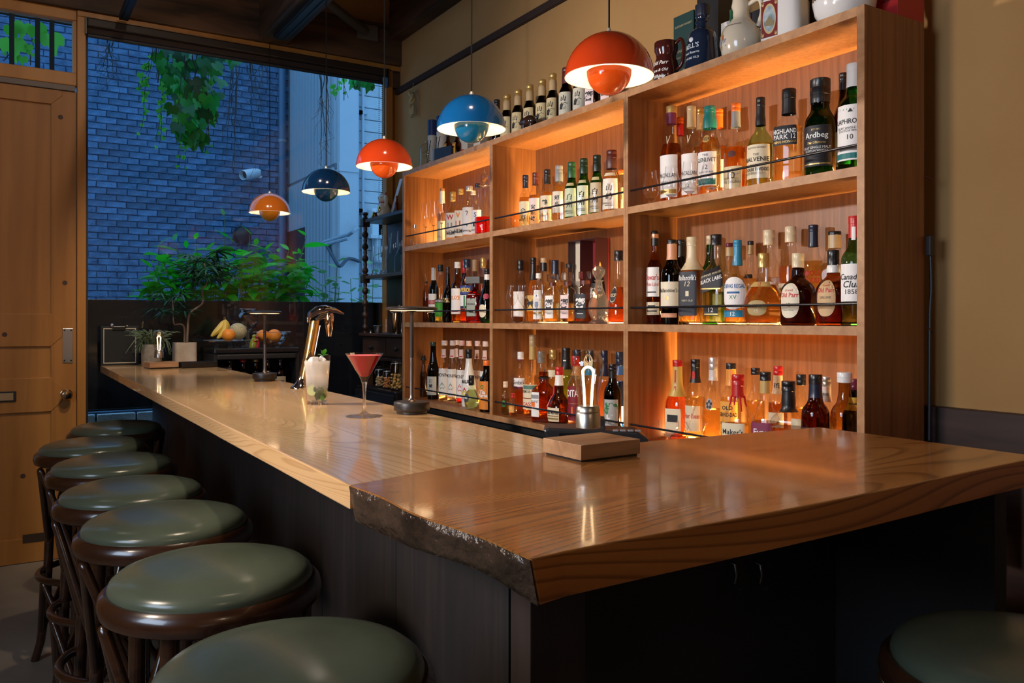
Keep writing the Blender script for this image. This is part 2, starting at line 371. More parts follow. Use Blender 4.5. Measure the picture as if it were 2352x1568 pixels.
boxo('pane', WGLASS, (-0.63, 0.0, 0.068), (0.325, 0.005, 0.344), w1)
w2 = thing('window_2', '', '', (1.2, 4.93, 0)); w2['kind'] = 'structure'
def wbox(name, m, a, b, bevel=0.003): return boxo(name, m, (a[0] - 1.2, a[1] - 4.93, a[2]), (b[0] - 1.2, b[1] - 4.93, b[2]), w2, bevel=bevel)
wbox('post', PINE_F, (0.3455, 4.89, 0), (0.387, 4.97, 2.858))
wbox('post', PINE_F, (2.104, 4.90, 0.68), (2.15, 4.97, 2.858)); wbox('post', PINE_F, (2.152, 4.93, 0.68), (2.2, 4.97, 2.858))
wbox('head', PINE_F, (0.3455, 4.89, 2.8585), (2.2, 4.96, 2.889))
wbox('sill', DARKP, (0.387, 4.92, 0.66), (2.104, 5.02, 0.69))
wbox('reveal', mat((0.03, 0.018, 0.014), 0.5), (0.3875, 4.93, 0.69), (0.400, 4.975, 2.858))
wbox('pane', WGLASS, (0.4, 4.957, 0.69), (2.104, 4.963, 2.858), 0)
zb0, zb1 = zat(940, 0.43, 4.98), zat(687.5, 0.45, 4.98)
wbox('dark_board', mat((0.012, 0.013, 0.018), 0.18), (0.4, 4.966, zb0), (2.104, 4.99, zb1), 0.001)
bl = thing('roller_blind', 'dark brown roller blind rolled up at the window head', 'blind', (1.25, 4.9, 2.765))
BLD = mat((0.022, 0.014, 0.011), 0.5)
boxo('cassette', BLD, (-0.86, -0.03, 0.045), (0.852, 0.02, 0.092), bl, bevel=0.008)
boxo('fabric', mat((0.035, 0.02, 0.014), 0.8), (-0.855, 0.0, 0.01), (0.83, 0.006, 0.05), bl)
MB().tube([(-0.855, 0.003, 0.005), (0.83, 0.003, 0.005)], 0.011, 10).build('bottom_rail', mat((0.02, 0.022, 0.03), 0.4), bl)
boxo('bracket', BLACK, (-0.868, -0.032, 0.0), (-0.861, 0.022, 0.094), bl); boxo('bracket', BLACK, (0.853, -0.032, -0.02), (0.86, 0.022, 0.094), bl)
ch = MB()
for dx in (0.80, 0.822):
    for i in range(95): ch.ball((dx, -0.01, 0.04 - i * 0.0125), 0.0032, 6, 4)
c_ = ch.build('bead_chain', BLACKM, bl); c_['kind'] = 'stuff'
ba = struct(MB().box((2.165, -2.1, 0), (2.2, 1.6, 1.02)).build('baseboard_right', WAINS, smooth=False, bevel=0.003))
# wall boards of the wainscot, separated by a joint
for ya, yb in ((-2.1, 0.30), (0.303, 0.62), (0.623, 1.25)):
    boxo('panel', WAINS, (2.157, ya, 0.0), (2.1648, yb, 0.90), ba, bevel=0.002)

# ------------------------------------------------------------------ outside
struct(boxo('floor_outside', mat((0.1, 0.1, 0.1), 0.9), (-3, 5.06, -0.1), (6, 11, 0)))
BRK = blotch('blue_grey_brick', (0.042, 0.084, 0.15), (0.11, 0.19, 0.31), 9, 0.9, 1.0, 0.012, rand=0.28)
MORT = blotch('mortar', (0.05, 0.09, 0.145), (0.08, 0.13, 0.20), 9, 0.95, 0.5, 0.01)
YB = 10.0
bw = struct(boxo('wall_brick', MORT, (-1.2, YB, 0), (3.05, YB + 0.15, 6.5)))
BP, BH = 0.205, 0.0705
brs = []
for j in range(9):
    t = MB(); a, b, h = 0.0985, 0.010, 0.0315
    q = lambda s: random.uniform(-s, s)
    fr = [(-a + q(.0045), -b + q(.0045), -h + q(.002)), (0, -b + q(.002), -h + q(.0045)), (a + q(.0045), -b + q(.0045), -h + q(.002)), (a + q(.0045), -b + q(.0045), h + q(.002)), (0, -b + q(.002), h + q(.0045)), (-a + q(.0045), -b + q(.0045), h + q(.002))]
    bk = [(x, 0.01, z) for x, _, z in fr]
    fr2 = [(x * .955, y - .005, z * .86) for x, y, z in fr]
    t.add(fr + bk + fr2, [(i, (i + 1) % 6, 6 + (i + 1) % 6, 6 + i) for i in range(6)] + [(12 + i, 12 + (i + 1) % 6, (i + 1) % 6, i) for i in range(6)] + [(12, 13, 14, 15, 16, 17)])
    m_ = bpy.data.meshes.new('brick'); m_.from_pydata([(x, y, z) for x, y, z in t.v], [], t.f); m_.materials.append(BRK); m_.update(); brs.append((m_, t))
spots = []
for j in range(int(6.3 / BH)):
    z = 0.05 + j * BH
    off = BP / 2 * (j % 2) + random.uniform(-.015, .015)
    for i in range(int(4.2 / BP)):
        x = -1.15 + off + i * BP + 0.1
        if x < 2.98: spots.append((x, z))
def seen(p):
    d = dep(p[0], YB); u = 1176 + F * (p[0] * FY - YB * FX) / d; v = HV - F * (p[1] - CZ) / d
    return (195 < u < 668 and 70 < v < 690) or (-20 < u < 180 and 20 < v < 160), hypot((u - 430) / 1.1, v - 380)
spots.sort(key=lambda p: seen(p)[1] if seen(p)[0] else 9999)
for k, (x, z) in enumerate(spots[:300]):
    o = bpy.data.objects.new('brick', brs[random.randrange(9)][0]); C.objects.link(o); o.parent = bw
    o.location = (x - 0.925, -0.075 + random.uniform(-.003, .002), z); o.rotation_euler = (random.uniform(-.008, .008), random.uniform(-.012, .012), pi * random.randrange(1))
far = MB()
for x, z in spots[300:]:
    b = len(far.v); far.add(*[(lambda t: (t.v, t.f))(brs[random.randrange(9)][1])][0])
    dy = random.uniform(-.003, .003)
    far.v[b:] = [(p[0] + x - 0.925, p[1] + dy - 0.075, p[2] + z) for p in far.v[b:]]
o = far.build('brick_field', BRK, bw, smooth=False); o['kind'] = 'stuff'
# downpipe and camera on the brick wall
xa = on_y(647.5, 9.93); zc = 0
dp = thing('downpipe', 'blue-grey round downpipe on the brick wall', 'pipe', (xa, 9.92, 0))
MB().lathe([(0.043, 0.0), (0.043, 6.3)], 16).build('pipe', mat((0.07, 0.12, 0.19), 0.5), dp)
for z in (1.9, 3.4, 4.9): MB().lathe([(0.048, z), (0.048, z + .03)], 16).build('bracket', mat((0.2, 0.22, 0.25), 0.5), dp)
xa = on_y(585, 9.86); za = zat(398, xa, 9.86)
cc = thing('security_camera', 'white bullet security camera mounted on the brick wall', 'camera', (xa, 9.86, za))
WHT = mat((0.75, 0.76, 0.78), 0.4)
ax = Vector((-0.8, -0.5, -0.26)).normalized()
q = ax.to_track_quat('Z', 'Y').to_matrix().to_4x4()
MB().lathe([(0.02, -0.06), (0.052, -0.05), (0.055, 0.15), (0.05, 0.155)], 18).tf(q).build('housing', WHT, cc)
MB().lathe([(0.044, 0.156), (0.040, 0.150)], 18).tf(q).build('lens', BLACK, cc)
MB().lathe([(0.057, -0.02), (0.060, 0.0), (0.060, 0.19), (0.057, 0.20)], 18, cap0=False, cap1=False).tf(q).build('sunshade', WHT, cc)
MB().tube([(0.03, 0.02, 0.0), (0.06, 0.06, 0.02), (0.07, 0.125, 0.02)], 0.028, 10).build('arm', WHT, cc)
MB().lathe([(0.06, 0), (0.06, 0.03)], 18).tf(Matrix.Translation((0.07, 0.125, 0.02)) @ Matrix.Rotation(-pi / 2, 4, 'X')).build('mount', WHT, cc)
xa = on_y(557, 9.9); za = zat(540, xa, 9.9)
wl = thing('wall_lamp', 'small dark round lamp on the brick wall behind the bush', 'lamp', (xa, 9.95, za))
MB().lathe([(0.10, 0), (0.11, 0.03), (0.09, 0.09), (0.02, 0.11)], 18).tf(Matrix.Rotation(pi / 2, 4, 'X')).build('hood', BLACKM, wl)
MB().lathe([(0.05, -0.06), (0.06, -0.01)], 14).tf(Matrix.Translation((0, -0.05, -0.05))).build('shade', BLACKM, wl)
# corrugated steel side wall, running towards us
SID = mat((0.36, 0.38, 0.41), 0.42, 0.0); SIDW = mat((0.44, 0.46, 0.49), 0.5)
XS, Y0, Y1 = 3.05, 8.34, 9.99
sw = struct(boxo('wall_siding', SIDW, (XS + 0.02, Y0 + .02, 0), (XS + 0.2, Y1, 6.5)))
def corr(z0, z1, dx, name):
    n = 15; prof = []
    for i in range(n):
        y = Y0 + (Y1 - Y0) * i / n; p = (Y1 - Y0) / n
        for f, h in ((0, 0), (.10, 0), (.20, 1), (.90, 1), (1.0, 0)): prof.append((XS + dx - 0.055 * h, y + f * p))
    t = MB(); vs = [(x, y, z) for x, y in prof for z in (z0, z1)]
    t.add(vs, [(2 * i, 2 * i + 1, 2 * i + 3, 2 * i + 2) for i in range(len(prof) - 1)])
    o = t.build(name, SID, sw, smooth=False); o.location = -Vector(sw.location)
corr(2.9, 6.5, 0.0, 'corrugated_sheet'); corr(0.05, 2.86, -0.015, 'corrugated_sheet')
o = boxo('flashing', mat((0.16, 0.17, 0.19), 0.5), (XS - 0.05, Y0, 2.845), (XS + .02, Y1, 2.905), sw); o.location -= Vector(sw.location)
o = boxo('doorway_hatch', mat((0.022, 0.022, 0.026), 0.5), (XS - 0.075, 9.28, 0.0), (XS + .02, 9.97, zat(527, XS, 9.6)), sw, bevel=0.01); o.location -= Vector(sw.location)
o = boxo('corner_post', SIDW, (XS - 0.02, Y0 - .06, 0), (3.23, Y0 + 0.02, 6.5), sw); o.location -= Vector(sw.location)
o = boxo('corner_cap', SIDW, (XS - 0.03, Y0 - .07, zat(395, XS, Y0)), (3.24, Y0 + 0.03, zat(375, XS, Y0)), sw); o.location -= Vector(sw.location)
bb = struct(boxo('wall_board', SIDW, (3.23, Y0 + .03, 0), (5.6, Y0 + .15, 6.5)))
BRD = blotch('siding_board', (0.42, 0.44, 0.46), (0.50, 0.52, 0.54), 12, 0.8, 0.6, 0.01, rand=0.06)
m0 = None
for i in range(46):
    z = 0.08 + i * 0.128
    if m0 is None:
        m0 = boxo('board', BRD, (3.235, Y0, z), (5.5, Y0 + .029, z + .121), bb, bevel=0.006); m0.location -= Vector(bb.location); bz = m0.location.copy()
    else: copy_obj(m0, bb, (bz.x, bz.y, z))
GP = mat((0.36, 0.40, 0.45), 0.5)
for u, nm in ((822, 'grey conduit pipe running up the board wall beside the corner'), (834, 'second grey conduit pipe up the board wall further from the corner')):
    x = on_y(u, Y0 - .04)
    c_ = thing('conduit_pipe', nm, 'pipe', (x, Y0 - .035, 0.2), group='conduits on the board wall')
    MB().lathe([(0.016, 0), (0.016, 5.8)], 10).build('pipe', GP, c_)
    for z in (1.1, 2.2, 3.25): MB().box((-0.05, -0.018, z), (0.05, 0.034, z + .035)).build('clamp', GP, c_, smooth=False)
x, y = on_y(868, Y0 - .1), Y0 - .1; z = zat(545, x, y)
eb = thing('junction_box', 'grey electrical junction box on the white corner post', 'box', (x, y, z))
boxo('case', mat((0.55, 0.58, 0.6), 0.5), (-0.09, -0.06, 0), (0.09, 0.09, 0.30), eb, bevel=0.01); boxo('cover', mat((0.5, 0.53, 0.56), 0.5), (-0.11, -0.075, -0.02), (0.11, 0.0, 0.02), eb, bevel=0.004)
x, y = on_y(891, Y0 - .1), Y0 - .1; z = zat(605, x, y)
em = thing('electric_meter', 'grey electric meter with dark glass face on the board wall', 'meter', (x, y, z))
boxo('case', mat((0.50, 0.54, 0.57), 0.5), (-0.16, -0.06, 0), (0.16, 0.09, 0.46), em, bevel=0.03); boxo('window', mat((0.07, 0.09, 0.11), 0.15), (-0.11, -0.068, 0.06), (0.10, -0.058, 0.36), em, bevel=0.008)
boxo('display', mat((0.4, 0.45, 0.48), 0.4), (-0.06, -0.074, 0.14), (0.06, -0.066, 0.18), em)
pA = lambda u, v, x: (x, on_x(u, x), zat(v, x, on_x(u, x)))
cbl = thing('cable_bracket', 'grey cable bracket arm crossing the corrugated steel wall', 'bracket', pA(742, 560, XS - .1))
o0 = Vector(cbl.location)
for a, b in (((744, 556), (800, 538)), ((744, 562), (800, 547))):
    MB().tube([Vector(pA(*a, XS - .1)) - o0, Vector(pA(*b, XS - .06)) - o0], 0.02, 8).build('arm', GP, cbl)
sp = spline([Vector(pA(800, 540, XS - .08)) - o0, Vector(pA(812, 531, XS - .09)) - o0, Vector((on_y(822, Y0 - .1), Y0 - .1, zat(524, on_y(822, Y0 - .1), Y0 - .1))) - o0], 5)
MB().tube(sp, 0.018, 8).build('cable', mat((0.3, 0.33, 0.36), 0.5), cbl)
sp = spline([Vector(pA(750, 562, XS - .1)) - o0, Vector(pA(768, 595, XS - .1)) - o0, Vector(pA(781, 611, XS - .1)) - o0, Vector((on_y(800, Y0 - .12), Y0 - .12, zat(594, on_y(800, Y0 - .12), Y0 - .12))) - o0, Vector((on_y(825, Y0 - .1), Y0 - .1, zat(600, on_y(825, Y0 - .1), Y0 - .1))) - o0], 6)
MB().tube(sp, 0.018, 8).build('cable', mat((0.05, 0.06, 0.08), 0.5), cbl)
# planter just outside, with its brick face
pl = struct(boxo('wall_planter', MORT, (0.0, 5.36, 0), (2.9, 5.95, zat(945, 0.55, 5.36) - .0)))
pz = pl.dimensions.z; ptop = zat(945, 0.55, 5.36)
pl.location = (1.45, 5.655, 0)
PBR = blotch('planter_brick', (0.60, 0.62, 0.64), (0.80, 0.82, 0.84), 10, 0.9, 0.6, 0.01, rand=0.12)
pb = None
for j in range(3):
    for i in range(13):
        x = 0.05 + i * 0.215 + (0.1 if j % 2 else 0); z = ptop - 0.01 - j * 0.075 - 0.065
        if pb is None: pb = boxo('brick', PBR, (x, 5.335, z), (x + .205, 5.362, z + .065), pl, bevel=0.006); pb.location -= Vector(pl.location); p0 = pb.location.copy(); px0, pz0 = x, z
        else: copy_obj(pb, pl, (p0.x + x - px0, p0.y + random.uniform(-.004, .002), p0.z + z - pz0))
o = boxo('soil', mat((0.03, 0.025, 0.02), 0.95), (0.05, 5.42, ptop - .02), (2.85, 5.9, ptop + .01), pl); o.location -= Vector(pl.location)
tr = thing('reflection_bars', 'black bars standing for a reflection in the window over the door', 'reflection_bars', (0.3, 5.6, 3.0))  # solid bars built in place of a reflection in the pane
for u in (27, 86, 119):
    x = on_y(u, 5.6); boxo('bar', BLACKM, (x - .3 - .013, -0.012, -.4), (x - .3 + .013, 0.012, 0.35), tr)
for yy in (5.75, 5.9, 6.4, 6.6, 6.7): MB().tube([(-.6, yy - 5.6, .76), (2.6, yy - 5.6, .76)], .004, 6).build('wire', BLACKM, tr)
za = zat(52, 0.3, 5.6) - 3.0; MB().tube([(-1.2, 0, za - .0), (0.6, 0, za)], 0.008, 8).build('crossbar', BLACKM, tr)
# ------------------------------------------------------------------ bar counter
CT = 1.01
cl = thing('bar_counter', 'long pale ash bar counter with green stools along it', 'counter', (0.70, 3.0, 0))
jl = [(0.446, 1.176), (0.55, 1.205), (0.66, 1.235), (0.80, 1.265), (0.963, 1.275)]
n = 26
front = [(0.458 + (0.446 - 0.458) * (4.925 - y) / 3.75 + random.uniform(-.0012, .0012), y) for y in [4.925 - 3.75 * i / n for i in range(n + 1)]]
poly = front[:-1] + jl + [(0.963, 4.925)]
t = MB(); t.prism([(x - .70, y - 3.0) for x, y in poly], CT - 0.037, CT)
t.build('top', COUNTER, cl, smooth=False, bevel=0.0025)
ys = [1.16, 1.62, 2.09, 2.56, 3.03, 3.5, 3.97, 4.44, 4.92]
for a, b in zip(ys, ys[1:]): boxo('front_panel', DARKP, (0.717 - .7, a + .0015 - 3, 0.0), (0.745 - .7, b - .0015 - 3, 0.972), cl, bevel=0.0015)
boxo('inner_panel', DARKP, (0.93 - .7, 1.2 - 3, 0.0), (0.955 - .7, 4.92 - 3, 0.972), cl)
boxo('work_shelf', mat((0.05, 0.03, 0.028), 0.3), (0.957 - .7, 1.30 - 3, 0.84), (1.32 - .7, 3.4 - 3, 0.865), cl, bevel=0.003)
sl = thing('slab_counter', 'dark glossy wood slab with a rough live edge at the counter end', 'counter', (1.0, 0.97, 0))
edgeL = [(0.463 + (0.440 - 0.463) * t_ + 0.006 * sin(9 * t_) * (t_ * (1 - t_) * 4), 0.707 + (1.1625 - 0.707) * t_) for t_ in [i / 30 for i in range(31)]]
near = [(1.589 + (0.463 - 1.589) * t_, 0.745 + (0.707 - 0.745) * t_ + 0.004 * sin(7 * t_ + 1)) for t_ in [i / 24 for i in range(1, 24)]]
farE = [(0.55, 1.1985), (0.66, 1.229), (0.80, 1.2585), (0.963, 1.269), (1.13, 1.262), (1.284, 1.25), (1.589, 1.223)]
poly = edgeL + farE + [(1.589, 0.745)] + near
st = CT + 0.0025
poly = [(x - 1.0, y - .97) for x, y in poly]
t = MB(); N = len(poly); under = []
for i, (x, y) in enumerate(poly):
    k = 0.012 if i <= 30 else 0.0
    under.append((x + k, y))
zs = [st - 0.049 - (0.006 * sin(3.1 * p[1] * 4) if i <= 30 else 0) for i, p in enumerate(poly)]
t.add([(x + (.0012 if i <= 30 else 0), y, st) for i, (x, y) in enumerate(poly)] + [(x, y, z) for (x, y), z in zip(under, zs)],
      [tuple(range(N))[::-1], tuple(range(N, 2 * N))] + [(i, (i + 1) % N, N + (i + 1) % N, N + i) for i in range(N)])
t.build('top', SLAB, sl, smooth=False, bevel=0.0018)
t = MB(); nu, nv = 90, 12; vs = []
for i in range(nu + 1):
    f = i / nu * 30; a = int(min(f, 29)); q = f - a
    x = edgeL[a][0] * (1 - q) + edgeL[a + 1][0] * q - 1.0; y = edgeL[a][1] * (1 - q) + edgeL[a + 1][1] * q - .97
    zb = st - 0.049 - 0.006 * sin(3.1 * y * 4)
    en = min(1, i / 5, (nu - i) / 5)
    for j in range(nv + 1):
        g = j / nv
        k = 0.010 * g
        h = 0.0032 * noise.noise(Vector((y * 26, g * 2.5, 1))) + 0.0014 * noise.noise(Vector((y * 95 + g * 4, g * 6, 5))) + 0.0010 * abs(sin(60 * y + 5 * g))
        e = min(1, 6 * g, 6 * (1 - g)) if j not in (0, nv) else 0
        vs.append((x - 0.0006 + k - en * (e * (h + 0.0035) + .001), y, (st - 0.0003) * (1 - g) + zb * g))
t.add(vs, [(i * (nv + 1) + j, i * (nv + 1) + j + 1, (i + 1) * (nv + 1) + j + 1, (i + 1) * (nv + 1) + j) for i in range(nu) for j in range(nv)])
o = t.build('live_edge', BARK, sl, ang=60); o['label'] = 'dark gnarled lacquered live edge'
boxo('pedestal', wood('pedestal', (0.016, 0.007, 0.004), (0.028, 0.013, 0.008), (24, 24, 1.5), 0.75), (0.717 - 1, 1.095 - .97, 0), (0.828 - 1, 1.155 - .97, 0.962), sl, bevel=0.002)
boxo('back_panel', BLACKM, (0.828 - 1, 1.135 - .97, 0), (1.57 - 1, 1.155 - .97, 0.962), sl)
boxo('side_leg', BLACKM, (1.53 - 1, 0.80 - .97, 0), (1.57 - 1, 1.134 - .97, 0.962), sl)
for u in (1680, 1738):
    x = on_y(u, 1.13); z = zat(1315, x, 1.13)
    MB().tube([(0, 0, .02), (0, -.012, .018), (0, -.016, 0), (0, -.012, -.018), (0, -.022, -.028), (0, -.034, -.018)], 0.003, 8).build('bag_hook', mat((0.14, 0.12, 0.1), 0.4, 1), sl, (x - 1, 1.133 - .97, z))

# ------------------------------------------------------------------ shelf unit: three plywood boxes
BX0, BX1 = 1.86, 2.118
ZB = [0.809, 1.217, 1.626, 2.034]; TK = 0.024
YC = [(1.293, 2.2295, 1.315, 2.2175), (2.2295, 3.1585, 2.2415, 3.1465), (3.1585, 4.108, 3.1705, 4.084)]
SZ = [z + TK for z in ZB]              # tops of the boards
ORANGE = (1.0, 0.42, 0.09)
def strip_mat(e):
    m, n_, p = nt('led_strip'); p.inputs['Base Color'].default_value = (1, .7, .4, 1)
    p.inputs['Emission Color'].default_value = (1.0, 0.68, 0.28, 1); p.inputs['Emission Strength'].default_value = e
    return m
names = ['plywood shelf box at the bare wall end, full of whisky bottles', 'plywood shelf box in the middle of the wall of bottles', 'plywood shelf box at the window end of the wall of bottles']
GLOW = [[84, 32, 46], [36, 34, 46], [9, 9, 40]]     # per box: bottom, middle, top compartment
RAIL = mat((0.01, 0.01, 0.012), 0.25, 0.0)
for k, (ya, yb, ia, ib) in enumerate(YC):
    yc = (ya + yb) / 2
    c = thing('shelf_box', names[k], 'shelf', (1.989, yc, ZB[0]), group='plywood shelf boxes behind the bar')
    P = lambda nm, m, a, b, bv=0.0: boxo(nm, m, (a[0] - 1.989, a[1] - yc, a[2] - ZB[0]), (b[0] - 1.989, b[1] - yc, b[2] - ZB[0]), c, bevel=bv)
    P('side_panel', PLY, (BX0 + .0015, ya, ZB[0]), (BX1, ia, ZB[3] + TK)); P('side_panel', PLY, (BX0 + .0015, ib, ZB[0]), (BX1, yb, ZB[3] + TK))
    P('back_panel', PLY, (2.092, ia, ZB[0]), (BX1, ib, ZB[3] + TK - .001))
    P('front_edge', PLYEDGE, (BX0 - .001, ya + .0005, ZB[0]), (BX0 + .0015, ia, ZB[3] + TK)); P('front_edge', PLYEDGE, (BX0 - .001, ib, ZB[0]), (BX0 + .0015, yb - .0005, ZB[3] + TK))
    for j, z in enumerate(ZB):
        P('shelf_board', PLY, (BX0 + .002, ia + .0003, z), (2.0915, ib - .0003, z + TK))
        P('front_edge', PLYEDGE, (BX0 - .0005, ia + .0005, z), (BX0 + .0015, ib - .0005, z + TK))
    for j in range(3):
        y_a, y_b = ia + .03, ib - .03
        if k == 0 and j == 0: y_a = ia + .1
        L_ = bpy.data.lights.new('led_light', 'AREA'); L_.shape = 'RECTANGLE'; L_.size = y_b - y_a; L_.size_y = 0.008; L_.energy = GLOW[k][j] * .27; L_.color = (1.0, 0.66, 0.26)
        lo = bpy.data.objects.new('led_light', L_); C.objects.link(lo); lo.location = (2.083, (y_a + y_b) / 2, SZ[j] + .0055); lo.rotation_euler = (pi, 0, pi / 2)
        P('led_strip', strip_mat(5), (2.079, y_a, SZ[j] + .0005), (2.089, y_b, SZ[j] + .0045))
        MB().tube([(1.873 - 1.989, ia - yc + .0002, SZ[j] + .058 - ZB[0]), (1.873 - 1.989, ib - yc - .0002, SZ[j] + .058 - ZB[0])], 0.0036, 10).build('guard_rail', RAIL, c)
# back-bar cabinets below the shelf
GG = mat((0.20, 0.22, 0.19), 0.35)
bc = thing('back_cabinet', 'grey-green steel back-bar cabinet below the shelf boxes', 'cabinet', (2.02, 2.7, 0))
boxo('body', mat((0.05, 0.055, 0.05), 0.5), (-0.10, -1.38, 0.0), (0.17, 1.38, 0.775), bc)
boxo('top', mat((0.02, 0.02, 0.022), 0.3), (-0.14, -1.39, 0.776), (0.17, 1.39, 0.806), bc, bevel=0.002)
for i in range(4):
    d_ = boxo('door', GG, (-0.122, -1.37 + i * .69, 0.06), (-0.102, -0.70 + i * .69, 0.765), bc, bevel=0.003)
    boxo('handle', BLACKM, (-0.012, -0.32, 0.60), (-0.0105, -0.28, 0.68), d_)
    boxo('hole', BLACKM, (-0.0115, 0.27, 0.64), (-0.0102, 0.285, 0.665), d_)

# ------------------------------------------------------------------ pendant lamps
WIN = mat((0.92, 0.88, 0.80), 0.5); CORD = mat((0.003, 0.003, 0.003), 1.0)
BULB = mat((1.0, 0.72, 0.40), 0.5, emit=9.0)
CAPM = mat((0.75, 0.70, 0.6), 0.35, 0.6)
def pendant(u, y, v, col, inner, label, ztop, watt, first=None):
    x = 1.357 if u > 700 else 1.322; y = on_x(u, x); z = zat(v, x, y)
    if first is None:
        o = thing('pendant_lamp', label, 'pendant lamp', (x, y, z), group='dome pendants over the bar')
        pr = []
        for i in range(15):
            a = pi / 2 * i / 14
            pr.append((0.1165 * cos(a) + 0.0, 0.115 * sin(a)))
        pr[-1] = (0.004, 0.115)
        so = MB(); so.lathe(pr, 48, cap0=False, cap1=True); so.mi = 0
        so.build('shade', col, o)
        si = MB(); si.lathe([(r - .0012 if i else r - .0006, z_ - .001 if i else 0.0) for i, (r, z_) in enumerate(pr[:-1])], 48, cap0=False, cap1=False)
        si.build('shade_lining', WIN, o)
        rim = MB(); rim.lathe([(0.1165, 0.0), (0.1172, -0.001), (0.1158, -0.001), (0.1153, 0.0)], 48, cap0=False, cap1=False); rim.build('rim', WIN, o)
        pb_ = []
        for i in range(13):
            a = pi / 2 * i / 12
            pb_.append((max(0.002, 0.059 * sin(a)), 0.014 - 0.061 * cos(a)))
        MB().lathe(pb_, 40, cap1=False).build('inner_bowl', inner, o)
        MB().lathe([(max(.002, r - .0015), z_ + .0015) for r, z_ in pb_], 40, cap1=False).build('bowl_lining', WIN, o)
        MB().tube([(0, 0.057, 0.012), (0, 0.06, 0.03), (0, 0.07, 0.085)], 0.0012, 6).build('strut', CAPM, o)
        MB().tube([(0.05, -0.03, 0.012), (0.05, -0.035, 0.03), (0.06, -0.04, 0.085)], 0.0012, 6).build('strut', CAPM, o)
        MB().ball((0, 0, 0.050), 0.017, 14, 10, (1, 1, 1.2)).build('bulb', BULB, o)
        MB().lathe([(0.013, 0.066), (0.013, 0.108)], 14).build('socket', mat((0.6, 0.6, 0.58), 0.4), o)
        MB().lathe([(0.0085, 0.1135), (0.0085, 0.117), (0.0055, 0.124), (0.004, 0.128)], 14).build('cap', CAPM, o)
    else:
        o = copy_tree(first); o.location = (x, y, z); o['label'] = label
        for ch in o.children:
            if ch.name.startswith('shade') and 'lining' not in ch.name or ch.name.startswith('inner_bowl'):
                ch.data = ch.data.copy(); ch.data.materials[0] = col if ch.name.startswith('shade') else inner
    t_ = MB(); t_.tube([(0, 0, 0.126), (0.0012, 0.001, (ztop - z) * .5), (0, 0, ztop - z)], 0.0024, 8); t_.build('cord', CORD, o)
    lamp('pendant_light', 'POINT', (x, y, z + 0.052), watt, WARM2, 0.018)
    return o
WARM2 = (1.0, 0.70, 0.42)
RED = mat((0.54, 0.046, 0.008), 0.14, coat=0.4); BLU = mat((0.004, 0.085, 0.26), 0.14, coat=0.4); NAV = mat((0.003, 0.028, 0.095), 0.14, coat=0.4); ORG = mat((0.52, 0.13, 0.012), 0.14, coat=0.4)
RED2 = mat((0.80, 0.10, 0.010), 0.14, coat=0.4); BLU2 = mat((0.008, 0.12, 0.26), 0.14, coat=0.4); NAV2 = mat((0.005, 0.06, 0.17), 0.14, coat=0.4); ORG2 = mat((0.85, 0.30, 0.02), 0.14, coat=0.4)
PW = 31
p1_ = pendant(1399, 0, 177, RED, RED2, 'red dome pendant lamp over the bar, biggest, beside the brown jug', 2.862, PW)
pendant(1083, 0, 297, BLU, BLU2, 'bright blue dome pendant lamp in front of the row of dark bottles', 2.862, PW, p1_)
pendant(882.5, 0, 383, RED, RED2, 'red dome pendant lamp near the window edge, smaller of the two reds', 2.862, PW, p1_)
pendant(749, 0, 441, NAV, NAV2, 'dark navy dome pendant lamp in front of the corrugated wall', 2.862, PW * .8, p1_)
pendant(619.5, 0, 489, ORG, ORG2, 'orange dome pendant lamp hanging before the window', 2.862, PW * .8, p1_)

# ------------------------------------------------------------------ bar stools
LEATH = blotch('green_leather', (0.064, 0.078, 0.050), (0.100, 0.116, 0.078), 5, 0.23, 0.10, 0.0015)
BENT = wood('bentwood', (0.026, 0.009, 0.004), (0.055, 0.020, 0.008), (8, 8, 30), 0.25, coat=0.35, bump=0.05)
SR = 0.195; SH = 0.776
sx = thing('bar_stool', '', 'bar stool')
t = MB(); t.lathe([(0.150, -0.028), (0.180, -0.034), (0.192, -0.028), (0.196, -0.014), (0.193, 0.002), (0.184, 0.010), (0.172, 0.008), (0.150, 0.004)], 56, cap0=True, cap1=True).build('seat_frame', BENT, sx, (0, 0, SH - 0.010))
pr = [(0.178, 0.0), (0.1795, 0.008), (0.176, 0.017), (0.165, 0.026), (0.14, 0.034), (0.10, 0.039), (0.05, 0.041), (0.004, 0.0415)]
MB().lathe(pr, 56, cap0=False).build('cushion', LEATH, sx, (0, 0, SH - 0.004), ang=80)
def ring(r, z, n=40): return [(r * cos(2 * pi * i / n), r * sin(2 * pi * i / n), z) for i in range(n)]
for k in range(4):
    a = pi / 4 + k * pi / 2
    d_ = Vector((cos(a), sin(a), 0)); e_ = Vector((cos(a + pi / 2), sin(a + pi / 2), 0))
    MB().tube([d_ * 0.150 + Vector((0, 0, SH - .04)), d_ * 0.155 + Vector((0, 0, .45)), d_ * 0.165 + Vector((0, 0, .22)), d_ * 0.185 + Vector((0, 0, .07)), d_ * 0.205], [0.0155, 0.0155, 0.0155, 0.015, 0.0145], 12).build('leg', BENT, sx)
    mid = (d_ + e_).normalized()
    for (s_, z0, z1, ro, nm) in ((1, SH - .048, 0.43, 0.186, 'brace'), (1, 0.325, 0.10, 0.176, 'lower_brace')):
        lr = 0.160 if nm == 'brace' else 0.188
        lo1, lo2, ap = d_ * (lr - .002) + Vector((0, 0, z1)), e_ * (lr - .002) + Vector((0, 0, z1)), mid * ro + Vector((0, 0, z0))
        pts = [lo1, lo1.lerp(ap, .45), lo1.lerp(ap, .86), ap - Vector((0, 0, .004)), lo2.lerp(ap, .86), lo2.lerp(ap, .45), lo2]
        MB().tube(spline(pts, 5), 0.0105, 10).build(nm, BENT, sx)
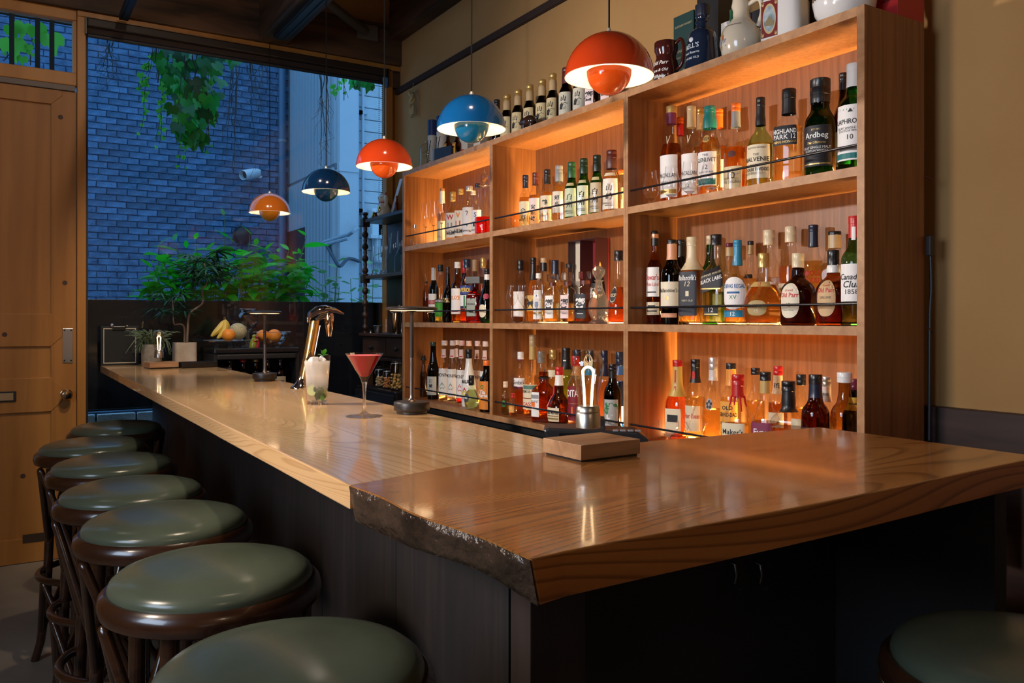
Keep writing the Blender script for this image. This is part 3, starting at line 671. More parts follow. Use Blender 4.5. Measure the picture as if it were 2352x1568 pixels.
MB().tube(ring(0.178, 0.335), 0.0125, 10, closed=True).build('foot_ring', BENT, sx)
stools = [(0.335, 1.10, 'green leather bar stool closest in front, cut off by the picture bottom'),
          (0.337, 1.59, 'green leather bar stool second from the slab end of the counter'),
          (0.330, 2.063, 'green leather bar stool third from the slab end of the counter'),
          (0.309, 2.467, 'green leather bar stool fourth from the slab end of the counter'),
          (0.312, 2.954, 'green leather bar stool third from the door'),
          (0.295, 3.412, 'dark green bar stool second from the door, standing out from the row'),
          (0.430, 3.93, 'dark bar stool beside the door, tucked nearest the counter'),
          (1.215, 0.585, 'dark bar stool in shadow under the slab end of the counter')]
for i, (x, y, lb) in enumerate(stools):
    o = sx if i == 0 else copy_tree(sx)
    o.location = (x, y, 0); o.rotation_euler = (0, 0, (0.25, 0.1, 0.32, 0.05, 0.2, 0.35, 0.1, 0.5)[i]); o['label'] = lb; o['group'] = 'green bentwood bar stools'

# ------------------------------------------------------------------ levitating bulb lamps
WAL = wood('walnut_block', (0.26, 0.13, 0.06), (0.42, 0.24, 0.125), (3, 30, 30), 0.4, bump=0.06)
FIL = mat((1.0, 0.70, 0.38), 0.5, emit=7.0, name='filament')
def bulb_lamp(x, y, rz, sx_, sy_, lb, sc=1.0, dx=0.0, dy=0.0, zg=0.020):
    o = thing('levitating_bulb_lamp', lb, 'lamp', (x, y, CT + 0.0026), rz)
    boxo('block_foot', BLACK, (-sx_ / 2 + .004, -sy_ / 2 + .004, 0), (sx_ / 2 - .004, sy_ / 2 - .004, .004), o)
    boxo('wood_block', WAL, (-sx_ / 2, -sy_ / 2, .004), (sx_ / 2, sy_ / 2, .030), o, bevel=0.0008)
    b = MB().lathe([(0.0205, 0), (0.0222, 0.0012), (0.0222, 0.026), (0.0205, 0.0285), (0.0218, 0.030), (0.0205, 0.038), (0.0185, 0.040), (0.004, 0.041)], 32).build('bulb_base', mat((0.50, 0.47, 0.43), 0.33, 1.0), o, (dx, dy, .030 + zg))
    MB().lathe([(0.0185, 0.040), (0.0195, 0.052), (0.0225, 0.072), (0.0265, 0.094), (0.0285, 0.108), (0.0280, 0.119), (0.0245, 0.130), (0.0170, 0.138), (0.008, 0.1415), (0.001, 0.142)], 32, cap0=False).build('glass_bulb', glass((0.93, 0.93, 0.93), 1.3, 0.10), b)
    w_, h0, h1 = 0.0085, 0.0405, 0.101
    pts = [(-0.006, 0, h0), (-0.0075, 0, h0 + .03)] + [(-w_ * 1.15 * cos(pi * i / 10), 0, h1 + 0.009 * sin(pi * i / 10)) for i in range(11)] + [(0.0075, 0, h0 + .03), (0.006, 0, h0)]
    MB().tube(spline(pts, 3), 0.0021, 10).build('filament', FIL, b, rz=-rz - YAW - pi * 0.06)
    MB().tube(spline([(0, 0, .112), (0.004, 0, .124), (0, 0, .132), (-.004, 0, .124), (.004, .002, .116)], 4), 0.0006, 6).build('filament_wire', mat((0.9, 0.7, 0.4), 0.3, 1), b)
    return o
bulb_lamp(0.913, 1.191, R(2), 0.137, 0.110, 'levitating bulb lamp with walnut block on the slab joint', dx=-.008)
bulb_lamp(0.690, 4.47, R(8), 0.14, 0.12, 'levitating bulb lamp on wood block by the marble pot', dx=-0.008)

# ------------------------------------------------------------------ slim table lamps
TLM = mat((0.016, 0.012, 0.011), 0.42)
tl = thing('table_lamp', '', 'table lamp')
MB().lathe([(0.040, 0), (0.041, 0.006), (0.0455, 0.008), (0.0475, 0.011), (0.0475, 0.029), (0.046, 0.031), (0.010, 0.0315)], 40).build('base', TLM, tl)
MB().lathe([(0.0165, 0.0312), (0.011, 0.034), (0.0072, 0.040), (0.0066, 0.05), (0.0062, 0.147)], 20).build('lower_stem', mat((0.22, 0.19, 0.175), 0.3, 1.0), tl)
MB().lathe([(0.0056, 0.146), (0.0056, 0.258), (0.0075, 0.266), (0.012, 0.2715)], 20).build('stem', TLM, tl)
MB().lathe([(0.012, 0.2712), (0.064, 0.2722), (0.0685, 0.275), (0.0685, 0.2775), (0.062, 0.281), (0.004, 0.2835)], 44).build('shade', TLM, tl)
MB().lathe([(0.026, 0.2708), (0.058, 0.2708)], 40, cap0=False, cap1=False).build('led_ring', mat((1.0, 0.66, 0.36), 0.5, emit=6), tl)
tl.location = (0.925, 1.985, CT + .0004); tl['label'] = 'slim black table lamp with disc shade in front of the shelves'; tl['group'] = 'slim table lamps on the counter'
t2_ = copy_tree(tl); t2_.location = (0.905, 3.335, CT + .0004); t2_['label'] = 'slim black table lamp with disc shade before the fruit'
# ------------------------------------------------------------------ bottles
PRO = {
 'std':  [(0, .93), (.015, 1), (.56, 1), (.62, .95), (.66, .82), (.70, .60), (.74, .43), (.80, .37), (1, .35)],
 'tall': [(0, .94), (.015, 1), (.58, 1), (.64, .93), (.68, .72), (.72, .50), (.77, .40), (1, .36)],
 'mac':  [(0, .90), (.015, .94), (.50, 1), (.56, .97), (.64, .74), (.70, .50), (.75, .40), (.82, .36), (1, .36)],
 'slope':[(0, .94), (.015, 1), (.47, 1), (.50, 1.02), (.54, .97), (.62, .72), (.70, .52), (.78, .41), (1, .38)],
 'pear': [(0, .80), (.02, .90), (.20, 1), (.40, .97), (.52, .82), (.62, .58), (.70, .42), (.78, .34), (1, .32)],
 'bulb': [(0, .93), (.015, 1), (.52, 1), (.60, .93), (.65, .74), (.69, .55), (.74, .47), (.80, .52), (.86, .48), (.91, .38), (1, .36)],
 'dimp': [(0, .72), (.02, .84), (.14, .98), (.28, 1), (.44, .84), (.56, .56), (.63, .36), (.69, .27), (.80, .24), (1, .23)],
 'parr': [(0, .88), (.02, 1), (.40, 1), (.50, .95), (.57, .78), (.62, .52), (.66, .37), (.71, .35), (.76, .37), (.80, .31), (1, .30)],
 'hib':  [(0, .93), (.02, 1), (.56, 1), (.63, .95), (.68, .80), (.71, .55), (.725, .36), (.80, .34), (1, .34)],
 'bell': [(0, .95), (.02, 1), (.42, 1), (.50, .92), (.56, .70), (.62, .46), (.70, .34), (1, .30)],
 'jack': [(0, .96), (.02, 1), (.50, 1), (.56, .96), (.60, .78), (.64, .48), (.68, .34), (.76, .36), (.84, .33), (1, .32)],
 'sque': [(0, .97), (.015, 1), (.55, 1), (.60, .97), (.65, .80), (.69, .50), (.73, .38), (.80, .36), (1, .35)],
 'cone': [(0, .95), (.02, 1), (.36, 1), (.46, .90), (.60, .63), (.70, .48), (.80, .42), (1, .40)],
 'gm':   [(0, .72), (.03, .88), (.15, 1), (.30, .98), (.42, .80), (.50, .52), (.56, .38), (.64, .40), (.76, .33), (1, .29)],
 'mini': [(0, .92), (.03, 1), (.50, 1), (.60, .80), (.68, .52), (.74, .45), (1, .42)],
 'cassis': [(0, .93), (.01, 1), (.40, 1), (.45, .93), (.48, .62), (.50, .50), (.52, .56), (.55, .50), (.60, .42), (.70, .36), (1, .30)],
 'carafe': [(0, .80), (.03, .95), (.10, 1), (.25, .98), (.38, .80), (.48, .52), (.58, .38), (.70, .32), (.74, .34), (1, .34)],
}
AMB, GLD, RUB, ORA, BRN, CLR, PIN, GRN = (1, .74, .30), (1, .86, .46), (.88, .28, .08), (1, .52, .14), (.58, .23, .06), (.93, .93, .92), (1, .55, .38), (.62, .85, .25)
GC, GA, GG_, GDG, GBR, GBK = (.96, .97, .96), (.80, .42, .14), (.10, .42, .10), (.03, .14, .03), (.16, .045, .012), (.012, .010, .010)
cBK, cNV, cCR, cGO, cBG, cWH, cRD, cTE, cOR, cGY, cMR, cCU, cBL, cGN, cSI, cPU = (.010, .010, .012), (.008, .016, .045), (.70, .58, .38), (.55, .36, .12), (.48, .34, .18), (.85, .83, .80), (.50, .015, .015), (.01, .17, .17), (.85, .17, .02), (.28, .29, .31), (.09, .018, .014), (.70, .34, .20), (.02, .24, .42), (.02, .10, .04), (.62, .60, .58), (.16, .02, .07)
LW, LC, LB, LT, LP = (.86, .84, .82), (.78, .68, .48), (.012, .012, .018), (.80, .72, .56), (.85, .68, .68)
K, Wt, Gd, Rd, Bl, Gn, Or = (.01, .01, .012), (.9, .9, .88), (.62, .42, .14), (.55, .02, .02), (.02, .12, .35), (.02, .20, .06), (.8, .25, .02)
for k_ in ('std', 'tall', 'mac', 'slope', 'bulb', 'sque', 'jack', 'hib', 'bell', 'mini'):
    PRO[k_] = [(a, min(.60, r_ * 1.2) if r_ < .56 else r_) for a, r_ in PRO[k_]]

def bottle(u, x, w, vt, base, prof, gl, lq, fill, cap, wrap, labels, label, cat='bottle', name='whisky_bottle', group=None, rot=0.0, ex=2.0, asp=1.0, opaque=False, extra=None, capk=1.10, H=None, flute=None, solid=False):
    y = on_x(u, x); Rr = px(w, x, y) / 2
    if H is None: H = zat(vt, x, y) - base
    c0, ccol = cap
    o = thing(name, label, cat, (x, y, base + .0006), -pi / 2 + rot, group)
    pts = PRO[prof]; pf_ = []
    def rad(z):
        if pf_ and pf_[0][1] < z < pf_[-1][1]:
            for (ra, a), (rb, b) in zip(pf_, pf_[1:]):
                if z <= b: return ra + (rb - ra) * (z - a) / max(1e-9, b - a)
        f = z / H
        for (a, ra), (b, rb) in zip(pts, pts[1:]):
            if f <= b: return Rr * (ra + (rb - ra) * (f - a) / (b - a))
        return Rr * pts[-1][1]
    sm = []
    for (a, ra), (b, rb) in zip(pts, pts[1:]):
        if a >= c0: break
        k = 1 if (abs(ra - rb) < .03 or b - a < .02) else 3
        for i in range(k): sm.append((a + (b - a) * i / k, ra + (rb - ra) * i / k))
    # round the shoulder by averaging
    s2 = list(sm)
    for i in range(3, len(sm) - 1): s2[i] = (sm[i][0], (sm[i - 1][1] + 2 * sm[i][1] + sm[i + 1][1]) / 4)
    sm = [p for p in s2 if p[0] < c0 - .005] + [(c0 - .002, rad((c0 - .002) * H) / Rr)]
    pf = [(max(.0008, Rr * r), H * z) for z, r in sm]
    pf_ = pf
    def pexp(z):
        if ex == 2: return 2.0
        f = z / H
        return ex if f < .54 else max(2.0, ex + (2 - ex) * (f - .54) / .16)
    pz = [pexp(z) for _, z in pf]
    n = 28 if w > 40 else 22
    MB().lathe([(pf[0][0] * .5, .002)] + pf, n, asp=asp, pz=[pz[0]] + pz, wave=flute).build('glass_body', mat(gl, 0.16, coat=.5) if opaque else glass(gl, 0.9), o, ang=50)
    if lq is not None and not opaque:
        zf = fill * H
        lp = [(Rr * pts[0][1] * .80, .006), (rad(.05 * H) * .925, .010)] + [(r * .925, z) for r, z in pf if .05 * H < z < zf - .004] + [(rad(zf) * .925, zf)]
        MB().lathe(lp, n, asp=asp, pz=[pexp(z) for _, z in lp]).build('liquid', liquid(lq), o, ang=50)
    rc = rad(c0 * H)
    if wrap:
        k0, wc = wrap
        zz = [k0 + (c0 - k0) * i / 6 for i in range(7)]
        MB().lathe([(rad(z * H) * 1.035 + .0003, z * H) for z in zz], 20, cap0=False, cap1=False, asp=1 if k0 > .68 else asp).build('neck_wrap', mat(wc, .38, coat=.2), o)
    if ccol:
        r = rc * capk; t_ = MB()
        h0, h1 = c0 * H, H
        t_.lathe([(r * .96, h0), (r, h0 + .0008), (r, h0 + (h1 - h0) * .42), (r * .965, h0 + (h1 - h0) * .45), (r * .965, h0 + (h1 - h0) * .48), (r, h0 + (h1 - h0) * .51), (r, h1 - .0018), (r * .94, h1), (r * .2, h1)], 20)
        t_.build('cap', mat(ccol, .34, .55 if ccol in (cGO, cSI, cCU) else 0.0, coat=.2), o)
    for L in labels:
        z0, z1, hw, col, lines = L[:5]; shp = L[5] if len(L) > 5 else 'r'; s0 = L[6] if len(L) > 6 else 0.0
        z0, z1 = z0 * H, z1 * H; zc = (z0 + z1) / 2; hh = (z1 - z0) / 2; S_ = hw * Rr
        def surf(s, z, e):
            q = pexp(z); rr = rad(z)
            f = (s / Rr if q == 2 else atan(s / Rr)) + s0
            k = 1.0 if q == 2 else 1 / ((abs(cos(f)) ** q + abs(sin(f)) ** q) ** (1 / q))
            return (sin(f) * (rr * k + e), -cos(f) * (rr * k + e) * asp - (e if asp < 1 else 0), z)
        t_ = MB(); mats = []
        def midx(c_):
            m_ = mat(c_, .55) if c_ != Gd else mat(c_, .35, .7)
            if m_ not in mats: mats.append(m_)
            return mats.index(m_)
        if col is not None:
            t_.mi = midx(col)
            if shp in 'rs':
                nx, nz = 16, (4 if prof not in ('gm', 'dimp', 'pear', 'cone') else 6)
                sl = 0.28 if shp == 's' else 0.0
                t_.add([surf(-S_ + 2 * S_ * i / nx, z0 + (z1 - z0) * j / nz + sl * (-S_ + 2 * S_ * i / nx), .0009) for j in range(nz + 1) for i in range(nx + 1)],
                       [(j * (nx + 1) + i, j * (nx + 1) + i + 1, (j + 1) * (nx + 1) + i + 1, (j + 1) * (nx + 1) + i) for j in range(nz) for i in range(nx)])
            else:
                vs, fs = [surf(0, zc, .0009)], []
                for q_ in (0.2, 0.4, 0.6, 0.8, 1.0):
                    for i in range(24):
                        a = 2 * pi * i / 24
                        ca, sa = cos(a), sin(a)
                        kk = 1 / ((abs(ca) ** 2.6 + abs(sa) ** 2.6) ** (1 / 2.6))
                        vs.append(surf(S_ * ca * q_ * kk, zc + hh * sa * q_ * kk, .0011))
                fs = [(0, 1 + i, 1 + (i + 1) % 24) for i in range(24)] + [(1 + g * 24 + i, 25 + g * 24 + i, 25 + g * 24 + (i + 1) % 24, 1 + g * 24 + (i + 1) % 24) for g in range(4) for i in range(24)]
                t_.add(vs, fs)
        for ln in lines:
            if ln[0] == '#':                         # printed block: ('#', z, h, color, width)
                _, lz, lh, lc = ln[:4]; lw = ln[4] if len(ln) > 4 else .8; lx = ln[5] if len(ln) > 5 else 0.0
                t_.mi = midx(lc); zz = z0 + (z1 - z0) * lz; h2 = (z1 - z0) * lh / 2; nx = 8
                t_.add([surf(S_ * (lx + lw * (-1 + 2 * i / nx)), zz + sg * h2, .0013) for sg in (-1, 1) for i in range(nx + 1)], [(i, i + 1, nx + 2 + i, nx + 1 + i) for i in range(nx)])
                continue
            tx, lz, lh, lc = ln[:4]; bold = ln[4] if len(ln) > 4 else .0; sh = ln[5] if len(ln) > 5 else 0.0
            vs, fs, tw, th = text_mesh(tx, bold, sh)
            if not vs: continue
            sc = lh * (z1 - z0) / th; sc_x = min(sc, 1.86 * S_ / tw); t_.mi = midx(lc); zz = z0 + (z1 - z0) * lz
            sl = 0.28 if shp == 's' else 0.0
            t_.add([surf(a * sc_x, zz + b * sc + sl * a * sc_x, .0016) for a, b in vs], fs)
        if mats: t_.build('label', mats, o, smooth=False)
    if extra: extra(o, Rr, H, rad)
    return o
def pourer(z0, col=(.55, .42, .2), lean=.3):
    def f(o, Rr, H, rad):
        MB().lathe([(rad(z0 * H) * 1.15, z0 * H), (rad(z0 * H) * 1.15, z0 * H + .006), (rad(z0 * H) * .8, z0 * H + .012)], 14).build('pourer', mat(cBK, .4), o)
        h = (1 - z0) * H
        MB().tube([(0, 0, z0 * H + .01), (0, 0, z0 * H + h * .4), (-h * lean * .6, 0, z0 * H + h * .8), (-h * lean, 0, H)], [.0038, .0035, .003, .0024], 8).build('spout', mat(col, .25, 1.0), o)
    return f
def stopper(r0, zs, zt):                    # faceted crystal stopper
    def f(o, Rr, H, rad):
        a, b = zs * H, zt * H
        MB().lathe([(Rr * r0 * .45, a), (Rr * r0 * .9, a + (b - a) * .15), (Rr * r0, a + (b - a) * .25), (Rr * r0, a + (b - a) * .85), (Rr * r0 * .9, b), (Rr * .1, b)], 10).build('glass_stopper', CRYS, o, smooth=False)
        MB().lathe([(rad(a) * 1.12, a - .014), (rad(a) * 1.12, a - .001)], 18).build('collar', mat(cMR, .4), o)
    return f
def crystal(tint=(.97, .98, 1.0)):
    k = ('cr', tint)
    if k in MC: return MC[k]
    m, n, p = nt('crystal'); p.inputs['Base Color'].default_value = (*tint, 1); p.inputs['Transmission Weight'].default_value = 1
    p.inputs['Roughness'].default_value = 0.0; p.inputs['IOR'].default_value = 1.5
    o = n.nodes['Material Output']; tr = n.nodes.new('ShaderNodeBsdfTransparent'); mx = n.nodes.new('ShaderNodeMixShader'); mx.inputs[0].default_value = .35
    n.links.new(p.outputs[0], mx.inputs[1]); n.links.new(tr.outputs[0], mx.inputs[2]); n.links.new(mx.outputs[0], o.inputs[0])
    MC[k] = m; return m
CRYS = crystal()
def cut_crystal():                          # white diffuse mixed in so the crystal looks brightly lit
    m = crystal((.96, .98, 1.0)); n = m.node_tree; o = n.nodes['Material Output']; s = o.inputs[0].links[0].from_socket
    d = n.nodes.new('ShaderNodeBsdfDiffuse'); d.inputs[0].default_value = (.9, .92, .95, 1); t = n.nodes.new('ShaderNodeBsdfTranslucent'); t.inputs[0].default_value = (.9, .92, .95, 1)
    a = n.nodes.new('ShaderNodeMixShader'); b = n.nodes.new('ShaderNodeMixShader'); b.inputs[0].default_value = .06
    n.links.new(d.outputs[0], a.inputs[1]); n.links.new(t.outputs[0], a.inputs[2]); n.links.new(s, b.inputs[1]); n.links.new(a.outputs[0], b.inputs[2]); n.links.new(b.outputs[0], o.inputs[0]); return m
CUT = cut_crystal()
def diamond(prof, n):                       # lathe of diamond facets: every other ring turned half a step
    vs, fs = [], []
    for j, (r, z) in enumerate(prof):
        for i in range(n):
            a = 2 * pi * (i + .5 * (j % 2)) / n; k = 1 + (.02 if j % 2 else -.02); vs.append((sin(a) * r * k, -cos(a) * r * k, z))
    for j in range(len(prof) - 1):
        for i in range(n):
            k = (i + 1) % n; A, B, D, E = j * n + i, j * n + k, (j + 1) * n + i, (j + 1) * n + k
            fs += [(A, B, D), (B, E, D)] if j % 2 == 0 else [(A, B, E), (A, E, D)]
    return MB().add(vs, fs)
SPARK = glass((.90, .93, .96), 1.6, .16, 'cut_glass')
Z3, Z2, Z1, ZT = SZ[2], SZ[1], SZ[0], ZB[3] + TK
def rows(base, lst, where, grp):
    for d in lst:
        u, x, w, vt, prof, gl, lq, fill, cap, wrap, labs, desc = d[:12]
        kw = dict(d[12]) if len(d) > 12 else {}
        kw.setdefault('group', grp); kw.setdefault('rot', .38 if 'end bay' in where else .58 if 'middle bay' in where else .66)
        bottle(u, x, w, vt, base, prof, gl, lq, fill, cap, wrap, labs, desc + where, **kw)
f, m_, b_ = 1.925, 1.975, 2.048
T = (('SINGLE MALT', .28, .05, K), ('SCOTCH WHISKY', .20, .05, K))
rows(Z3, [
 (1542, 1.985, 51, 245, 'mac', GC, BRN, .62, (.93, cGO), (.82, cPU), [(.08, .50, 1.0, LW, [('MACALLAN', .52, .10, K), ('#', .14, .10, Gd, .9), ('SHERRY OAK', .36, .05, K)]), (.60, .70, .35, None, [('V', .5, .9, LC)])], 'whisky bottle with gold cap, plum neck band and white label'),
 (1588, 1.985, 45, 245, 'mac', GC, AMB, .40, (.95, cBG), (.78, cBG), [(.08, .50, 1.0, LW, [('MACALLAN', .52, .10, K), ('DOUBLE CASK', .36, .06, K), ('12', .22, .08, K)]), (.60, .70, .35, None, [('V', .5, .9, LC)])], 'whisky bottle with long beige capsule and white label'),
 (1609, 2.052, 38, 251, 'std', GC, AMB, .6, (.94, cGO), (.78, cBG), [(.15, .5, .9, LC, [])], 'whisky bottle with beige foil neck standing behind the others'),
 (1562, 2.055, 34, 270, 'std', GC, ORA, .6, (.93, cOR), (.80, cRD), [(.15, .45, .9, LC, [('#', .3, .4, cMR, .95)])], 'whisky bottle with orange-red neck half hidden at the back'),
 (1630, 1.985, 52, 245, 'bulb', GC, AMB, .66, (.93, cTE), (.76, cTE), [(.14, .50, 1.0, LW, [('THE', .90, .07, K), ('GLENLIVET', .76, .12, K, .01), ('12', .55, .13, K), ('YEARS OF AGE', .40, .05, K), ('#', .12, .18, cTE, .9)]), (.60, .68, .4, cGO, [('1824', .5, .5, K)], 'o')], 'whisky bottle with teal capsule and white label'),
 (1652, 2.052, 38, 252, 'std', GC, ORA, .6, (.93, cOR), (.80, cOR), [(.15, .45, .9, LC, [])], 'amber bottle with bright orange neck at the back'),
 (1690, 1.98, 58, 239, 'pear', GC, ORA, .52, (.91, cOR), (.74, cGY), [(.06, .30, .85, (.80, .62, .36), [('10', .6, .3, K), ('THE ORIGINAL', .3, .12, K)]), (.40, .47, .35, cMR, [], 'o')], 'bottle with orange cap and grey neck, glowing orange whisky'),
 (1747, 1.975, 61, 225, 'parr', (.62, .80, .50), AMB, .50, (.90, cBK), (.70, cBK), [(.12, .48, 1.05, LC, [('SCOTCH WHISKY', .9, .05, K), ('THE', .70, .07, K), ('BALVENIE', .56, .13, K, .012), ('DOUBLEWOOD', .26, .10, K, .01), ('Aged 12 Years', .40, .06, K, 0, .3)])], 'round-shouldered bottle with black neck and cream label'),
 (1812, 1.97, 68, 206, 'sque', GC, AMB, .60, (.90, cBK), (.74, cBK), [(.40, .60, .95, LB, [('HIGHLAND', .70, .24, Wt, .015), ('PARK 12', .42, .24, Wt, .01), ('VIKING HONOUR', .16, .12, Gd)])], 'broad embossed amber bottle with black cap and small black label', {'ex': 3.0}),
 (1884, 1.965, 70, 183, 'bulb', GDG, None, 0, (.84, cBK), (.76, cBK), [(.12, .52, 1.0, LB, [('EST 1815', .9, .04, Gd), ('Ardbeg', .74, .18, Wt, .012), ('The Ultimate', .58, .06, Gd, 0, .3), ('ISLAY SINGLE MALT', .46, .06, Wt), ('SCOTCH WHISKY', .38, .05, Wt), ('#', .06, .03, Gd, .9)])], 'dark green bottle with black label and black bulbous neck'),
 (1938, 2.05, 46, 169, 'std', GBR, BRN, .5, (.93, cBK), (.84, cBK), [(.15, .45, .9, LW, [])], 'brown bottle with black cap at the back beside the end panel'),
 (1962, 1.93, 72, 148, 'std', GG_, None, 0, (.93, cWH), (.78, cWH), [(.09, .60, 1.05, LW, [('▲', .90, .07, K), ('LAPHROAIG', .70, .09, K, .012), ('ISLAY SINGLE MALT', .58, .04, K), ('SCOTCH WHISKY', .53, .04, K), ('10', .42, .09, K), ('#', .08, .10, cTE, 1.0), ('#', .2, .06, cGY, .7)])], 'green bottle with white capsule and white label against the end panel'),
], ', end bay top shelf', 'whisky bottles on the top shelf of the end bay')
rows(Z2, [
 (1504, 1.96, 37, 535, 'std', GA, BRN, .70, (.94, cCU), (.86, cBK), [(.30, .62, 1.0, LW, [("Dewar's", .66, .2, Rd, .012), ('White Label', .42, .13, Rd), ('#', .15, .04, K, .6)]), (.10, .24, 1.0, LC, [('#', .7, .1, K, .5), ('#', .3, .1, K, .7)])], 'slim brown bottle with cork pourer and white label', {'extra': pourer(.985, (.5, .5, .55), .02)}),
 (1543, 1.96, 49, 551, 'std', GBK, None, 0, (.95, cBK), (.76, cCU), [(.20, .50, 1.05, LT, [("Ballantine's", .66, .16, K, .008, .25), ('#', .36, .12, Gd, .12)]), (.08, .13, .9, cCU, [])], 'black bottle with copper neck and cream label'),
 (1564, 2.05, 40, 551, 'std', GBK, None, 0, (.93, cBK), (.80, cBK), [], 'plain black bottle hidden at the back'),
 (1590, 1.955, 56, 545, 'sque', GC, AMB, .66, (.90, cCR), (.62, cCR), [(.10, .60, .86, (.016, .02, .035), [("Ballantine's", .86, .12, Wt, .008, .25), ('12', .72, .11, LC, 0, .2), ('VERY OLD', .34, .04, LC), ('#', .5, .12, LC, .16), ('Scotch Whisky', .20, .04, LC, 0, .3)])], 'square amber bottle with cream cap and navy label', {'ex': 4.0}),
 (1631, 2.05, 36, 542, 'tall', GG_, None, 0, (.90, cCR), None, [], 'green bottle with cream cap at the back'),
 (1645, 1.955, 60, 539, 'jack', (.93, .95, .90), GLD, .36, (.88, cBK), None, [(.38, .62, .98, LB, [('JOHNNIE WALKER', .72, .13, LC), ('BLACK LABEL', .48, .18, Wt, .014), ('#', .06, .05, Gd, .98)], 's'), (.10, .20, .55, LB, [('12', .62, .5, Wt, .012), ('#', .15, .12, Gd, .95)])], 'square bottle with slanted black label and black cap', {'ex': 5.0}),
 (1694, 1.955, 60, 552, 'parr', GC, AMB, .45, (.92, cBL), (.70, cBL), [(.18, .56, 1.0, LW, [('CHIVAS REGAL', .72, .13, Bl, .018), ('#', .52, .06, Bl, .5), ('XV', .38, .12, Gn)], 'o'), (.09, .17, 1.0, cBL, [('12', .5, .6, Wt, .01)])], 'round bottle with sky blue neck and white and blue label'),
 (1676, 2.05, 38, 559, 'std', GC, GLD, .62, (.95, cPU), (.84, cBG), [(.2, .5, .9, LW, [])], 'bottle with mauve and gold cap at the back'),
 (1724, 2.05, 42, 554, 'parr', GC, AMB, .55, (.95, cBK), (.84, cBG), [(.55, .60, .6, cBK, [])], 'bottle with pale foil neck and black top at the back'),
 (1766, 2.05, 50, 529, 'tall', GC, CLR, .5, (.84, cCR), None, [(.10, .45, .9, LW, [('VO', .6, .3, Rd)])], 'clear bottle with long cream cap at the back'),
 (1754, 1.952, 96, 582, 'dimp', GC, ORA, .56, (.80, cGO), None, [(.13, .34, .50, (.42, .30, .12), [('Dimple', .62, .28, LC, .015), ('15', .3, .2, LC)], 'o'), (.53, .60, 1.2, cGO, [('12', .5, .8, Rd)])], 'squat three-sided dimpled bottle half full of orange whisky', {'ex': 2.3}),
 (1816, 2.048, 53, 521, 'std', GC, ORA, .60, (.84, cCR), None, [(.18, .42, 1.0, LC, [("GRANT'S", .6, .2, Rd, .012)])], 'amber bottle with tall cream cap behind the dark flask'),
 (1833, 1.950, 79, 582, 'parr', GBR, BRN, .5, (.80, cCR), None, [(.10, .58, .62, LT, [('Grand', .80, .07, Rd, 0, .3), ('Old Parr', .66, .14, Rd, .016), ('12', .38, .10, K), ('Scotch Whisky', .22, .05, K, 0, .3)], 'o', -.25)], 'squat dark brown flask with cream cap and oval cream label'),
 (1868, 2.048, 46, 517, 'std', GC, GLD, .64, (.93, cNV), (.78, cNV), [(.30, .56, 1.0, None, [('FAMOUS', .82, .2, Rd, .012), ('GROUSE', .55, .2, Rd, .012), ('#', .2, .25, cRD, .1)])], 'golden bottle with navy capsule and red lettering'),
 (1917, 2.048, 62, 532, 'std', GC, GLD, .60, (.96, cBK), (.82, cBG), [(.34, .46, 1.0, cMR, [('BUSHMILLS', .5, .5, Wt, .015)]), (.46, .60, .8, LP, [], 'o')], 'golden bottle with gold foil neck, black top and red band label'),
 (1914, 1.945, 78, 575, 'parr', (.42, .16, .05), BRN, .5, (.80, cBK), (.70, cWH), [(.12, .60, .58, (.62, .40, .20), [('Grand', .86, .06, Rd), ('Old Parr', .72, .13, Rd, .016), ('DELUXE', .52, .06, K), ('SCOTCH WHISKY', .3, .05, K)], 'o', -.2)], 'squat brown flask with black cap and tan oval label'),
 (1964, 1.935, 62, 497, 'std', (.30, .55, .28), BRN, .4, (.93, cRD), (.80, cRD), [(.22, .56, 1.0, LW, [('Canadian', .66, .16, K, .01, .25), ('Club', .46, .18, K, .01, .25), ('1858', .26, .13, K)]), (.78, .90, .3, LW, [])], 'green-shouldered bottle with red neck against the end panel'),
], ', end bay middle shelf', 'whisky bottles on the middle shelf of the end bay')
